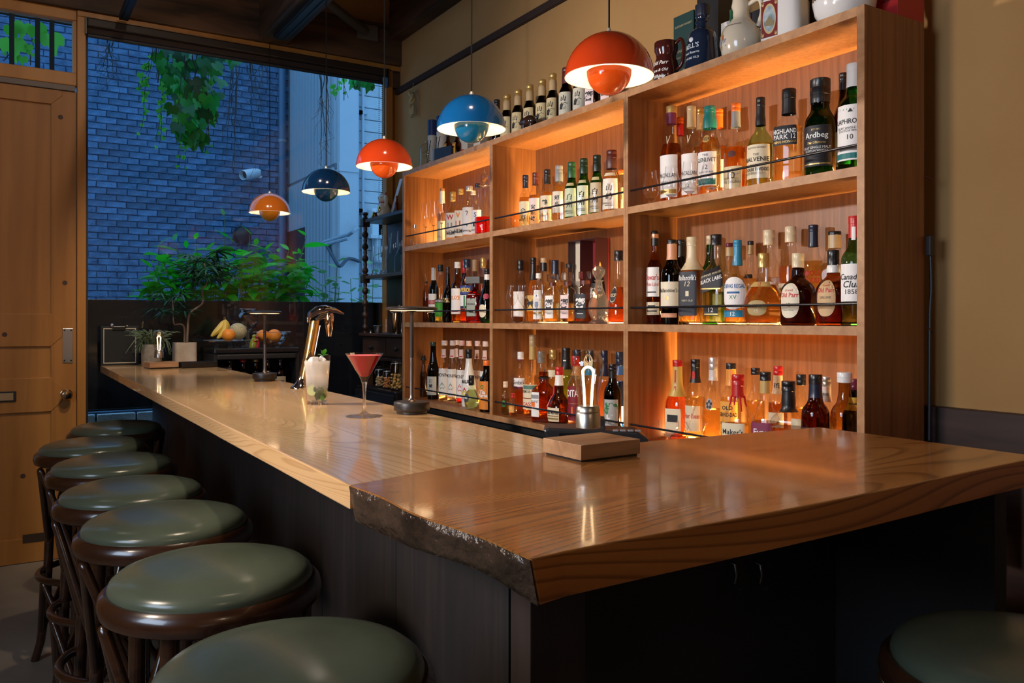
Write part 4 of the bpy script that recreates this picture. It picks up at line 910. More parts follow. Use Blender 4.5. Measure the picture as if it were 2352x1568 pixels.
rows(Z1, [
 (1556, 2.03, 55, 827, 'bell', GC, RUB, .58, (.92, cRD), (.55, (.62, .42, .10)), [(.1, .4, .8, LC, [('#', .6, .3, K, .6)]), (.62, .88, .18, cRD, [('8', .3, .2, LC)])], 'bottle of red whisky with gold and red neck strip', {'ex': 3}),
 (1597, 2.035, 46, 825, 'std', GC, GLD, .55, (.90, cBK), (.72, cBK), [(.15, .45, .9, LC, [('Four Roses', .6, .2, Rd, .01, .2)]), (.76, .86, .35, cRD, [], 'o')], 'golden bottle with black neck band carrying a red rose spot'),
 (1638, 2.035, 55, 821, 'pear', GC, AMB, .42, (.86, cSI), (.74, cSI), [(.42, .54, .32, (.35, .35, .36), [('✿', .5, .8, K)], 'o')], 'clear pear-shaped bottle with silver capsule and silver rose emblem'),
 (1679, 2.035, 48, 834, 'std', GC, GLD, .60, (.93, cBK), (.74, (.75, .30, .05)), [(.20, .56, 1.0, (.80, .38, .06), [('OLD', .80, .13, K, .02), ('GRAND-DAD', .58, .14, K, .02), ('BOURBON', .3, .08, K)])], 'bottle with orange label and orange neck under a black cap'),
 (1695, 1.945, 68, 860, 'bell', GC, AMB, .40, (.86, cRD), (.72, cRD), [(.12, .42, .9, LC, [("Maker's", .66, .22, K, .012), ('Mark', .36, .22, K, .012)])], 'square bottle with dripping red wax neck and cream label', {'ex': 3.4, 'extra': lambda o, Rr, H, rad: [MB().tube([(sin(a) * rad(.74 * H) * 1.08, -cos(a) * rad(.74 * H) * 1.08, .74 * H), (sin(a) * rad(.66 * H) * 1.06, -cos(a) * rad(.66 * H) * 1.06, .66 * H), (sin(a) * rad(q * H) * 1.03, -cos(a) * rad(q * H) * 1.03, q * H)], [.0035, .0028, .002], 6).build('wax_drip', mat(cRD, .25, coat=.3), o) for a, q in ((-.9, .60), (-.1, .63), (.7, .56), (1.6, .61))]}),
 (1735, 2.03, 44, 845, 'std', GC, AMB, .62, (.92, cBK), None, [(.2, .5, .9, None, [])], 'plain amber bottle with black cap behind the plum label bottle'),
 (1758, 1.955, 60, 854, 'bell', GC, BRN, .44, (.90, cBK), (.76, cGO), [(.10, .44, .95, (.22, .015, .07), [('Evan', .70, .20, Wt, .012), ('Williams', .44, .20, Wt, .012), ('#', .16, .05, Gd, .7)])], 'square bottle with gold neck and plum red label', {'ex': 3.6}),
 (1787, 2.03, 44, 841, 'std', GC, BRN, .60, (.90, cRD), (.70, LC), [(.73, .84, .9, LC, [('RYE', .55, .5, K, .015)]), (.2, .5, .9, LC, [])], 'brown bottle with red cap and cream neck band'),
 (1811, 1.942, 72, 875, 'jack', GC, BRN, .46, (.88, cBK), (.64, cBK), [(.08, .42, .95, LB, [("JACK DANIEL'S", .74, .22, Wt, .014), ('Old No. 7', .44, .16, Wt), ('TENNESSEE', .22, .1, Wt)])], 'square black-labelled bottle with black capsule, brown whiskey', {'ex': 5.0}),
 (1840, 2.03, 46, 860, 'std', GC, AMB, .62, (.88, cBK), None, [(.2, .5, .9, LC, [])], 'amber bottle with wide black cap behind the dark rum'),
 (1873, 1.948, 63, 860, 'std', (.22, .07, .02), BRN, .4, (.90, cBK), (.76, cNV), [(.10, .46, 1.0, LB, [('♛', .78, .2, Gd, .01), ('●', .50, .22, Rd), ('#', .9, .03, Gd, .5)])], 'dark brown rum bottle with black capsule and black label'),
 (1898, 2.03, 44, 865, 'std', GC, AMB, .60, (.89, cSI), (.72, LP), [(.75, .85, .9, LW, [('JAMES B. BEAM', .5, .4, K)]), (.2, .5, .9, LW, [])], 'amber bottle with silver cap and white neck band'),
 (1940, 1.955, 62, 855, 'std', (.55, .42, .22), (.16, .07, .03), .40, (.90, (.80, .80, .78)), None, [(.10, .34, .95, (.62, .44, .06), [("MYERS'S", .66, .28, K, .014), ('RUM', .3, .26, K, .014)])], 'dark rum bottle with milky stopper and yellow label', {'capk': 1.25}),
 (1963, 2.04, 54, 870, 'std', GBK, None, 0, (.88, cPU), None, [(.66, .80, 1, (.70, .55, .08), [('#', .5, .1, K, .7)])], 'black bottle with purple cap and yellow band at the end panel'),
], ', end bay bottom shelf', 'spirits on the bottom shelf of the end bay')
JL = lambda c, k, col=K: [(.10, .56, .98, c, [(k[0], .70, .22, col, .02, .12)] + ([(k[1], .42, .22, col, .02, .12)] if len(k) > 1 else []) + [('#', .12, .02, K, .5)])]
rows(Z3, [
 (1207, 1.985, 29, 403, 'std', GC, AMB, .60, (.88, cNV), (.78, cNV), [(.08, .52, 1.0, LC, [('余', .62, .22, K, .02), ('市', .36, .22, K, .02)])], 'whisky bottle with navy capsule and cream label, first of the row'),
 (1230, 1.985, 30, 397, 'std', GC, AMB, .60, (.88, cMR), (.78, cMR), [(.08, .54, 1.0, LP, [('宮', .66, .18, K, .02), ('城', .44, .18, K, .02), ('峡', .22, .18, K, .02)])], 'whisky bottle with maroon capsule and pink label'),
 (1257, 1.985, 32, 390, 'std', GC, AMB, .60, (.88, cBK), (.76, cBK), [(.34, .54, 1.0, LC, [('鶴', .4, .5, K, .02)]), (.10, .3, 1.0, LC, [('#', .6, .2, Gd, .5)])], 'whisky bottle with black gold-ringed capsule and cream label'),
 (1284, 1.985, 31, 381, 'bulb', GC, GLD, .66, (.88, cGY), (.73, cGY), [(.20, .56, .95, (.84, .74, .62), [('知', .70, .24, K, .02, .1), ('多', .40, .24, K, .02, .1)])], 'whisky bottle with slate grey capsule and beige label'),
 (1313, 1.985, 32, 373, 'bulb', GG_, GRN, .60, (.88, cGN), (.74, cGN), JL((.66, .74, .50), '白州')+[(.60, .65, .7, (.6, .55, .3), [])], 'green whisky bottle with mid green cap, first of three green ones'),
 (1341, 1.985, 32, 365, 'bulb', GG_, GRN, .60, (.88, (.008, .04, .02)), (.76, (.008, .04, .02)), JL((.74, .78, .56), '白州')+[(.60, .65, .7, (.6, .55, .3), [])], 'green whisky bottle with very dark green cap, second of the three'),
 (1371, 1.985, 32, 357, 'bulb', GG_, GRN, .60, (.88, (.006, .02, .016)), (.74, (.006, .02, .016)), JL((.62, .54, .36), '白州')+[(.60, .65, .7, (.6, .55, .3), [])], 'green whisky bottle with blackish cap, third of three green ones'),
 (1405, 1.985, 42, 346, 'bulb', GC, AMB, .66, (.88, cMR), (.72, (.10, .035, .025)), JL((.88, .82, .70), '山崎')+[(.60, .65, .8, LC, [])], 'amber whisky bottle with brown capsule and large cream label'),
 (1427, 2.05, 34, 391, 'std', GC, AMB, .5, (.92, cOR), None, [(.12, .62, .95, LC, [('#', .6, .2, Gd, .5)])], 'short amber bottle with pale label partly hidden by the divider'),
], ', middle bay top shelf', 'whisky bottles on the top shelf of the middle bay')
HB = lambda c, t: [(.10, .56, .60, c, [('響', .62, .46, t, .02, .1), ('#', .2, .02, t, .5)], 'r', -.1)]
hx = dict(ex=2.4, asp=1.0, flute=(.018, 12))
rows(Z2, [
 (1195, 1.99, 31, 598, 'std', GC, AMB, .50, (.84, cBK), None, [(.10, .50, 1.0, LW, [('#', .25, .06, Gd, .9)])], 'clear amber bottle with black cap and white label at one end'),
 (1225, 2.045, 37, 592, 'pear', GC, AMB, .64, (.90, cBK), (.66, cBK), [(.18, .42, .8, (.8, .5, .12), [('M', .5, .6, K, .02)])], 'amber bottle with flared black capsule at the back'),
 (1249, 2.05, 33, 593, 'std', GC, GLD, .62, (.93, (.62, .40, .22)), (.80, cBK), [], 'amber bottle with natural cork top and black neck'),
 (1237, 1.95, 25, 628, 'tall', GC, AMB, .50, (.90, cWH), None, [(.08, .66, 1.0, LW, [('▲', .74, .2, Bl, .01), ('#', .22, .06, Gd, .9), ('#', .5, .2, (.2, .3, .5), .3)])], 'slim bottle with a tall white landscape label and white cap'),
 (1275, 2.05, 36, 598, 'std', GC, GLD, .60, (.94, cNV), (.70, cNV), [], 'golden bottle with long navy capsule at the back'),
 (1309, 2.05, 38, 606, 'std', GC, GLD, .64, (.93, cBK), None, [], 'golden bottle with flat black cap at the back'),
 (1269, 1.945, 37, 630, 'hib', GC, GLD, .42, (.80, None), None, HB(LW, K), 'faceted decanter bottle with glass stopper and white label', {**hx, 'extra': stopper(.78, .83, 1.0)}),
 (1304, 1.945, 37, 627, 'hib', GC, AMB, .40, (.80, None), None, HB(LP, K), 'faceted decanter bottle with glass stopper and pink label', {**hx, 'extra': stopper(.78, .83, 1.0)}),
 (1343, 1.945, 50, 624, 'hib', GC, BRN, .46, (.80, None), None, HB((.016, .020, .030), Wt), 'faceted decanter bottle with glass stopper and black label', {**hx, 'extra': stopper(.58, .83, 1.0)}),
 (1421, 1.95, 54, 576, 'carafe', GC, RUB, .50, (.86, cBK), None, [(.28, .52, .42, LB, [('●', .5, .9, LC), ('●', .5, .78, K), ('VSOP', .45, .2, LC, .01)], 'o', -.35)], 'round carafe bottle with black cap and black oval label'),
], ', middle bay middle shelf', 'bottles on the middle shelf of the middle bay')
rows(Z1, [
 (1161, 1.91, 19, 876, 'mini', GC, (.75, .72, .28), .50, (.82, (.78, .62, .45)), None, [(.2, .5, .7, None, [('♣', .5, .7, Gn)])], 'tiny bottle of cloudy yellow spirit with cork'),
 (1178, 1.905, 17, 903, 'mini', GC, AMB, .56, (.80, cRD), None, [(.18, .5, .8, (.8, .4, .1), [('▼', .5, .6, Rd)])], 'tiny square amber bottle with round red cap', {'name': 'miniature_bottle'}),
 (1196, 2.00, 31, 808, 'std', GC, RUB, .36, (.88, cWH), (.86, cPU), [(.44, .58, 1.0, LW, [("Gordon's", .5, .5, K, .01, .3)]), (.41, .44, 1.0, cPU, [])], 'bottle with white and plum cap and white shoulder label'),
 (1223, 1.965, 43, 769, 'cassis', GC, BRN, .30, (.86, cBG), (.70, cGO), [(.24, .40, 1.0, LC, [('CREME DE CASSIS', .48, .2, K, .015), ('#', .8, .3, (.1, .2, .15), .8)]), (.10, .23, 1.0, LC, [('CASSIS', .5, .36, Rd, .015)])], 'tall bottle with gold foil neck and cream blackcurrant liqueur label'),
 (1243, 2.048, 34, 807, 'std', GC, AMB, .62, (.82, cGY), None, [], 'amber bottle with charcoal cork cap at the back'),
 (1270, 2.048, 34, 803, 'std', GC, GLD, .60, (.86, cGO), None, [(.60, .70, .9, LC, [])], 'golden bottle with shiny gold cap at the back'),
 (1249, 1.925, 50, 846, 'sque', (.60, .26, .07), AMB, .50, (.94, None), None, [(.10, .56, .60, LW, [('#', .82, .16, cGY, .95), ('#', .5, .2, cOR, .3), ('MOUNT', .62, .1, K)], 'r', -.6)], 'square brown rum bottle with steel pourer', {'ex': 4, 'extra': pourer(.80, (.6, .6, .62), -.12)}),
 (1284, 1.925, 54, 843, 'gm', (.40, .20, .05), BRN, .42, (.86, cRD), (.68, cWH), [(.06, .30, .72, LC, [('Grand Marnier', .66, .26, K, .015), ('#', .3, .3, Gd, .9)], 'r', -.35)], 'pot-bellied brown liqueur bottle with red cap and red ribbon', {'extra': lambda o, Rr, H, rad: MB().tube(spline([(-rad(.66 * H) * 1.02, -rad(.66 * H) * .3, .66 * H), (-rad(.56 * H) * .9, -rad(.56 * H) * .6, .54 * H), (-rad(.46 * H) * .95, -rad(.46 * H) * .4, .44 * H), (-rad(.3 * H) * .9, -rad(.3 * H) * .5, .3 * H)], 4), .0042, 6).build('ribbon', mat(cRD, .4), o)}),
 (1300, 2.048, 40, 799, 'tall', (.72, .92, .62), (.80, .90, .40), .6, (.92, cBK), (.70, cBK), [(.74, .88, .9, LB, [('#', .6, .1, Wt, .4)])], 'pale green bottle with black capsule at the back'),
 (1326, 2.048, 34, 803, 'std', GC, AMB, .6, (.80, cNV), (.64, (.8, .35, .1)), [], 'bottle with navy screw cap and orange neck band'),
 (1322, 1.925, 36, 818, 'tall', GC, PIN, .58, (.86, cRD), None, [(.10, .58, .85, (.20, .006, .015), [('DITA', .80, .20, Wt, .015), ('#', .3, .2, cOR, .1), ('#', .5, .01, Gd, .9)], 'r', -.1)], 'pink liqueur bottle with crimson label and red cap'),
 (1356, 2.048, 34, 804, 'std', GC, AMB, .6, (.82, cNV), (.66, cBL), [], 'bottle with navy screw cap behind the glass bulb'),
 (1388, 2.048, 34, 805, 'std', GC, PIN, .6, (.82, cNV), (.66, cNV), [], 'bottle with navy cap behind the black leaf bottle'),
 (1423, 2.048, 36, 808, 'std', GC, (.02, .16, .80), .62, (.82, cNV), (.70, (.03, .10, .30)), [(.1, .3, .9, LW, [])], 'bottle of vivid blue liqueur with navy cap at the divider'),
 (1407, 1.93, 40, 836, 'std', GBK, None, 0, (.90, cBK), (.80, cBK), [(.08, .50, .9, (.42, .44, .42), [('❧', .70, .4, Gn, .03), ('K', .34, .3, Wt, .02)], 'r', .05)], 'black bottle with a green leaf on its grey label'),
], ', middle bay bottom shelf', 'liqueurs on the bottom shelf of the middle bay')
rows(Z3, [
 (1016, 2.0, 24, 433, 'std', GC, CLR, .56, (.95, (.42, .2, .08)), (.74, (.92, .86, .74)), [(.06, .42, .9, LC, [('#', .6, .1, Gd, .4)])], 'clear bottle with long white neck sleeve'),
 (1040, 1.985, 28, 441, 'sque', GC, CLR, .55, (.82, cGO), None, [(.10, .58, .9, (.84, .80, .70), [('W', .82, .20, Rd, .03), ('▪', .50, .2, cGY), ('NEM', .2, .16, K, .01)], 'r', -.05)], 'clear gin bottle with gold cap and red square label', {'ex': 3}),
 (1058, 1.985, 27, 434, 'sque', GC, CLR, .55, (.90, cGO), None, [(.10, .58, .9, (.84, .78, .66), [('V', .82, .20, Or, .03), ('▪', .50, .2, cRD), ('NEM', .2, .16, K, .01)], 'r', -.05)], 'clear gin bottle with bronze cap and orange square label', {'ex': 3}),
 (1078, 1.99, 32, 428, 'tall', GC, CLR, .5, (.92, cSI), None, [(.10, .60, 1.0, LW, [('⋀', .62, .5, K, .05), ('⋀', .25, .3, K, .03)])], 'clear bottle with silver cap and black line drawing label'),
 (1087, 2.05, 26, 438, 'std', GC, CLR, .5, (.92, cSI), None, [], 'clear bottle with silver cap at the back'),
 (1097, 2.0, 28, 422, 'std', GC, CLR, .5, (.92, cNV), None, [(.10, .52, 1.0, LW, [('S', .80, .2, Bl, .03), ('#', .4, .2, K, .4)])], 'clear bottle with teal navy cap and blue letter label'),
 (1112, 1.925, 46, 388, 'carafe', GC, (.80, .02, .015), .27, (.74, None), None, [], 'glass decanter of red liqueur with tall flame stopper', {'name': 'decanter', 'cat': 'decanter', 'extra': lambda o, Rr, H, rad: (MB().lathe([(Rr * .30, .73 * H), (Rr * .58, .745 * H), (Rr * .55, .757 * H), (Rr * .26, .765 * H), (Rr * .2, .80 * H)], 20).build('lip', CRYS, o), MB().lathe([(Rr * .2, .78 * H), (Rr * .36, .83 * H), (Rr * .42, .87 * H), (Rr * .36, .92 * H), (Rr * .16, .96 * H), (Rr * .02, 1.0 * H)], 16).build('flame_stopper', CRYS, o))}),
], ', window bay top shelf', 'bottles on the top shelf of the window bay')
rows(Z2, [
 (961, 1.96, 16, 629, 'std', (.75, .62, .5), (.5, .25, .1), .5, (.80, None), None, [], 'small plain bottle with brass pourer, first of two', {'extra': pourer(.80, lean=.10)}),
 (979, 1.98, 16, 629, 'std', (.75, .62, .5), (.5, .25, .1), .5, (.80, None), None, [], 'small plain bottle with brass pourer, second of two', {'extra': pourer(.80, lean=.10)}),
 (996, 1.96, 23, 615, 'tall', GDG, None, 0, (.97, cSI), (.77, cSI), [(.18, .52, 1.0, LW, [('CINZANO', .55, .2, Rd, .01), ('#', .55, .22, cRD, .95), ('CINZANO', .55, .16, Wt, .01)])], 'dark green vermouth bottle with silver foil neck and white label'),
 (1012, 1.965, 26, 608, 'tall', GC, GRN, .40, (.88, cBK), None, [(.10, .40, 1.0, (.05, .32, .02), [('#', .9, .2, LB, 1.0), ('CHARTREUSE', .9, .12, Wt, .01)])], 'clear bottle with black cap and green label'),
 (1029, 1.955, 26, 613, 'parr', GBK, None, 0, (.88, (.03, .02, .018)), None, [(.34, .46, .8, None, [('OPAL', .5, .7, Gd, .02, .3)])], 'all black bottle with gold script'),
 (1051, 1.96, 29, 602, 'tall', (.60, .42, .14), AMB, .66, (.90, cWH), None, [(.14, .56, .95, LW, [('SUZE', .64, .16, Or, .02, .15), ('#', .1, .03, cRD, .5)])], 'olive-gold bottle with white cap and white label'),
 (1066, 2.05, 22, 599, 'std', (.3, .02, .02), None, 0, (.80, cRD), None, [], 'red-necked bottle at the back'),
 (1073, 1.955, 33, 595, 'tall', GC, (1, .17, .02), .30, (.86, cNV), None, [(.44, .58, 1.0, (.02, .05, .24), [('APEROL', .5, .5, (.9, .6, .05), .02)]), (.22, .43, .95, LW, [('#', .5, .9, Gn, .12), ('#', .1, .18, cNV, .8)])], 'orange aperitif bottle with navy cap and blue label'),
 (1091, 2.05, 26, 597, 'std', GC, AMB, .4, (.82, cBG), None, [], 'bottle with ribbed gold cap at the back'),
 (1110, 2.05, 28, 592, 'std', GC, PIN, .6, (.84, cGO), None, [], 'tall bottle with bright gold cap at the back'),
 (1092, 1.93, 38, 636, 'sque', (.50, .05, .02), RUB, .70, (.86, cBK), None, [(.14, .62, .55, (.32, .35, .29), [('♦', .8, .1, K), ('ORIGINALE', .55, .1, K, .01), ('#', .2, .05, K, .5)], 'r', -.15)], 'square red liqueur bottle with wide black square cap', {'ex': 5, 'extra': lambda o, Rr, H, rad: boxo('square_cap', mat(cBK, .35), (-Rr * .95, -Rr * .95, .85 * H), (Rr * .95, Rr * .95, 1.0 * H), o, bevel=.001)}),
 (1119, 1.925, 38, 618, 'pear', GDG, None, 0, (.90, cBK), (.80, cWH), [(.10, .34, .55, LC, [('#', .5, .1, cGY, .5)], 'o', -.3), (.44, .54, .4, (.35, .02, .06), [], 'o', .2)], 'dark green pear bottle with white neck band by the divider'),
], ', window bay middle shelf', 'bottles on the middle shelf of the window bay')
MON = lambda c, e=[]: [(.10, .54, 1.0, LW, [('MONIN', .76, .13, K, .012), ('▲', .40, .2, c, .02), ('♣', .34, .22, c, .02), ('#', .08, .04, c, .7)]), (.72, .86, .9, (.80, .58, .52), [('#', .2, .12, cRD, .6)])]
MK = dict(name='syrup_bottle')
rows(Z1, [
 (973, 1.965, 18, 816, 'slope', (.55, .52, .48), (.6, .55, .5), .6, (.90, cBK), None, [], 'frosted grey bottle with black stopper', {'extra': lambda o, Rr, H, rad: MB().lathe([(Rr * .75, .88 * H), (Rr * .75, .93 * H)], 14).build('stopper_disc', mat(cBK, .4), o)}),
 (995, 1.955, 27, 785, 'slope', (.016, .06, .035), None, 0, (.93, (.02, .06, .035)), None, [(.08, .40, 1.0, (.52, .54, .50), [('酒', .75, .2, K, .03), ('蔵', .5, .2, K, .03), ('元', .25, .2, Rd, .02)])], 'frosted green sake bottle with grey label', {'name': 'sake_bottle'}),
 (1021, 1.965, 27, 782, 'slope', GC, AMB, .55, (.92, (.85, .7, .66)), None, MON(Gn), 'syrup bottle with mojito picture label, first of the red-white caps', MK),
 (1040, 1.965, 26, 782, 'slope', GC, (.8, .66, .5), .52, (.92, (.85, .7, .66)), None, MON((.12, .22, .06)), 'syrup bottle with root plant label, second of the red-white caps', MK),
 (1049, 2.045, 24, 781, 'slope', GC, CLR, .5, (.92, (.85, .7, .66)), None, [(.72, .86, .9, (.8, .58, .52), [])], 'syrup bottle half hidden behind the second red-white cap', MK),
 (1061, 1.965, 26, 782, 'slope', GC, (.85, .03, .03), .30, (.92, (.85, .5, .46)), None, MON(Rd), 'syrup bottle of rose red syrup with fruit label', MK),
 (1077, 2.045, 26, 783, 'slope', GC, CLR, .5, (.92, (.85, .6, .56)), None, [(.72, .86, .9, (.8, .58, .52), [])], 'syrup bottle behind the white coconut bottle', MK),
 (1077, 1.945, 34, 802, 'cone', (.86, .85, .83), None, 0, (.84, cBK), None, [(.30, .50, 1.0, None, [('MALIBU', .70, .32, K, .03)]), (.18, .36, .5, None, [('▲', .6, .6, Rd, .05), ('●', .3, .5, (.8, .6, .05), .02)], 'r', -.25)], 'white coconut rum bottle with black cap', {'opaque': True, 'name': 'rum_bottle'}),
 (1097, 2.02, 26, 783, 'slope', GC, ORA, .52, (.92, (.85, .6, .56)), None, MON(Or), 'syrup bottle of orange syrup beside the white bottle', MK),
 (1115, 2.02, 26, 784, 'slope', GC, PIN, .50, (.92, (.85, .7, .66)), None, MON(cPU), 'syrup bottle closest to the divider with red-white cap', MK),
 (1083, 1.905, 33, 862, 'dimp', (.85, .95, .80), (.86, .90, .52), .56, (.70, cBK), None, [(.20, .46, .55, (.06, .06, .07), [('#', .5, .12, Wt, .5)], 'o', -.5)], 'squat round bottle of pale green liqueur with black cork', {'ex': 2.3, 'capk': 1.5}),
 (1118, 1.905, 34, 828, 'tall', GBK, None, 0, (.90, cOR), None, [(.05, .60, .85, (.72, .22, .02), [('Tia', .62, .14, Wt, .02), ('Maria', .50, .14, Wt, .02), ('●', .80, .14, Gn)], 'r', -.3)], 'black coffee liqueur bottle with orange label and orange cap'),
], ', window bay bottom shelf', 'bottles on the bottom shelf of the window bay')
# ------------------------------------------------------------------ glasses
GL = glass((.985, .985, .985), 1.0, .05, 'drinking_glass')
GPRO = {
 'glencairn': [(.62, 0), (.62, .03), (.30, .07), (.24, .14), (.55, .20), (.90, .32), (1.0, .44), (.90, .62), (.72, .82), (.66, 1)],
 'tumbler': [(.80, 0), (.86, .02), (.90, .15), (.97, .6), (1.0, 1)],
 'tulip': [(.95, 0), (.90, .012), (.30, .03), (.10, .06), (.09, .42), (.25, .46), (.80, .58), (1.0, .66), (.86, .78), (.72, .90), (.74, 1)],
 'wine': [(.80, 0), (.76, .010), (.25, .025), (.08, .05), (.07, .42), (.30, .46), (.90, .58), (1.0, .64), (.88, .80), (.70, 1)],
 'coupe': [(.62, 0), (.55, .03), (.22, .06), (.20, .14), (.32, .18), (.20, .24), (.24, .36), (.60, .48), (.90, .66), (1.0, .82), (1.0, 1)],
 'vglass': [(.60, 0), (.55, .02), (.12, .05), (.10, .38), (.16, .42), (.98, .98), (1.0, 1)],
 'beer': [(.62, 0), (.66, .02), (.66, .05), (.45, .08), (.55, .14), (.72, .35), (.90, .7), (1.0, 1)],
 'round': [(.45, 0), (.62, .04), (.92, .28), (1.0, .5), (.93, .74), (.75, 1)],
}
def glassware(kind, u, x, w, vt, base, label, group=None, fl=None, cat='glass', m=None, smooth=True, parts=True, tilt=None, H=None):
    y = on_x(u, x); Rr = px(w, x, y) / 2; H = H or (zat(vt, x, y) - base)
    o = thing({'glencairn': 'nosing_glass', 'tumbler': 'tumbler', 'tulip': 'tulip_glass', 'wine': 'wine_glass', 'coupe': 'coupe_glass', 'vglass': 'cocktail_glass', 'beer': 'beer_glass', 'round': 'round_glass'}[kind], label, cat, (x, y, base + .0006), 0, group)
    P = [(Rr * a, H * b) for a, b in GPRO[kind]]
    n = 10 if not smooth else 26
    k = {'glencairn': 4, 'tulip': 5, 'wine': 5, 'coupe': 7, 'vglass': 4, 'beer': 4}.get(kind, 0)
    if k:
        MB().lathe(P[:k + 1], n).build('foot', m or CRYS, o, smooth=smooth)
        MB().lathe(P[k:] + [(P[-1][0] - .0008, P[-1][1] + .0003), (P[-1][0] - .0014, P[-1][1] - .0006)], n, cap0=False, cap1=False, wave=fl).build('bowl', m or GL, o, smooth=smooth)
    else:
        MB().lathe(P + [(P[-1][0] - .001, P[-1][1] + .0003), (P[-1][0] - .002, P[-1][1] - .001)], n, cap0=True, cap1=False, wave=fl).build('wall', m or GL, o, smooth=smooth)
        MB().lathe([(P[0][0] * .9, .0015), (P[1][0] * .9, H * .05), (P[1][0] * .8, H * .10)], n, wave=fl).build('thick_base', CRYS, o, smooth=smooth)
    if tilt: o.rotation_euler = tilt
    return o
g = 'nosing glasses on the end bay top shelf'
for u, w_, v, l in ((1494, 41, 393, 'empty nosing glass standing alone by the divider, end bay top shelf'), (1542, 42, 383, 'nosing glass before the gold-capped bottle, end bay top shelf'), (1584, 44, 372, 'nosing glass before the beige-capsule bottle, end bay top shelf'), (1633, 50, 362, 'nosing glass before the teal-capped bottle, end bay top shelf')):
    glassware('glencairn', u, 1.905, w_, v, Z3, l, g)
for u, w_, v, l in ((1682, 38, 390, 'short cut tumbler before the orange-capped bottle, end bay top shelf'), (1746, 41, 379, 'short cut tumbler before the cream-labelled bottle, end bay top shelf')):
    glassware('tumbler', u, 1.905, w_, v, Z3, l, 'short tumblers on the end bay top shelf', (.03, 9))
glassware('coupe', 1536, 1.905, 46, 947, Z1, 'small cut crystal sherry glass, end bay bottom shelf', fl=(.05, 10), H=.085)
glassware('vglass', 1578, 1.93, 47, 918, Z1, 'taller conical cocktail glass, end bay bottom shelf', 'conical glasses on the end bay bottom shelf', (.03, 8))
glassware('vglass', 1600, 1.895, 51, 945, Z1, 'shorter conical cocktail glass, end bay bottom shelf', 'conical glasses on the end bay bottom shelf', (.03, 8), H=.095)
for u, w_, v, x, l in ((1258, 35, 478, 1.91, 'before the black-capped bottle'), (1296, 36, 460, 1.91, 'before the first green bottle'), (1337, 37, 451, 1.91, 'between the first two green bottles'), (1370, 30, 443, 1.908, 'before the third green bottle'), (1411, 32, 422, 1.908, 'tallest, before the brown-capped bottle')):
    glassware('tumbler', u, x, w_, v, Z3, 'cut glass tumbler ' + l + ', middle bay top shelf', 'cut tumblers on the middle bay top shelf', (.035, 10))
glassware('round', 1187, 1.905, 32, 490, Z3, 'round amber-tinted glass globe nearest the divider, middle bay top shelf', 'round glass globes', m=glass((1, .78, .5), 1, .06))
glassware('round', 1226, 1.905, 32, 484, Z3, 'round amber-tinted glass globe under the pink label, middle bay top shelf', 'round glass globes', m=glass((1, .78, .5), 1, .06))
for u, l in ((1176, 'closest to the divider'), (1203, 'second along'), (1232, 'third along, before the landscape label')):
    glassware('tulip', u, 1.905, 29, 655, Z2, 'stemmed tulip glass ' + l + ', middle bay middle shelf', 'tulip glasses on the middle bay middle shelf')
for u, v, x, l in ((978, 468, 1.95, 'closest to the side panel'), (996, 462, 1.95, 'second along'), (1014, 457, 1.93, 'third along, before the clear bottle')):
    glassware('wine', u, x, 26, v, Z3, 'tall white wine glass ' + l + ', window bay top shelf', 'wine glasses on the window bay top shelf')
bottle(953, 1.91, 26, 512, Z3, 'carafe', GC, None, 0, (.82, None), None, [], 'little glass cruet with metal neck ring, window bay top shelf', name='cruet', cat='cruet', extra=lambda o, Rr, H, rad: MB().lathe([(rad(.8 * H) * 1.15, .78 * H), (rad(.8 * H) * 1.15, .92 * H)], 14).build('neck_ring', STEEL, o))
x, y = 1.925, on_x(1375, 1.925)
dc = thing('crystal_decanter', 'cut crystal decanter with faceted stopper, middle bay middle shelf', 'decanter', (x, y, Z2 + .0006)); H = zat(611, x, y) - Z2; r = px(25, x, y)
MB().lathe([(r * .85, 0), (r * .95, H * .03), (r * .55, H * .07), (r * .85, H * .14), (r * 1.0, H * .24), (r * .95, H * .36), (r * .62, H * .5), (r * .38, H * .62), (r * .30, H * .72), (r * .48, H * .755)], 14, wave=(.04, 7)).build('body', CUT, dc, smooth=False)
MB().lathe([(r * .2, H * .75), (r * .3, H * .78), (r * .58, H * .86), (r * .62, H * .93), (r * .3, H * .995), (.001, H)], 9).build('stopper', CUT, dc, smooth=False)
# open gift box with champagne-style bottle
x = 2.066; ya, yb, yh = on_x(1389, x), on_x(1352, x), on_x(1318, x); zt = zat(545, x, ya)
gb = thing('gift_box', 'open maroon hinged box with red lining, middle bay middle shelf', 'box', (x, yb, Z2 + .0006)); hh = zt - Z2 - .002
MR = mat((.040, .007, .009), .5); LR = mat((.20, .006, .012), .7); IV = mat((.66, .58, .46), .7)
w_ = yb - ya
boxo('box_back', LR, (.018, -w_, 0), (.022, 0, hh), gb); boxo('box_side', MR, (-.045, -w_, 0), (.018, -w_ + .004, hh), gb); boxo('box_side', MR, (-.045, -.004, 0), (.018, 0, hh), gb)
boxo('box_top', MR, (-.045, -w_ + .004, hh - .004), (.018, -.004, hh), gb); boxo('box_bottom', MR, (-.045, -w_ + .004, 0), (.018, -.004, .004), gb)
wl_ = yh - yb
ld = boxo('lid', IV, (.006, .002, .004), (.010, wl_ * .96, hh - .004), gb)
for a, b in (((-.03, .002, 0), (.010, .006, hh)), ((-.03, wl_ * .96, 0), (.010, wl_ * .96 + .004, hh)), ((-.03, .006, hh - .004), (.006, wl_ * .96, hh)), ((-.03, .006, 0), (.006, wl_ * .96, .004))): boxo('lid_rim', MR, a, b, gb)
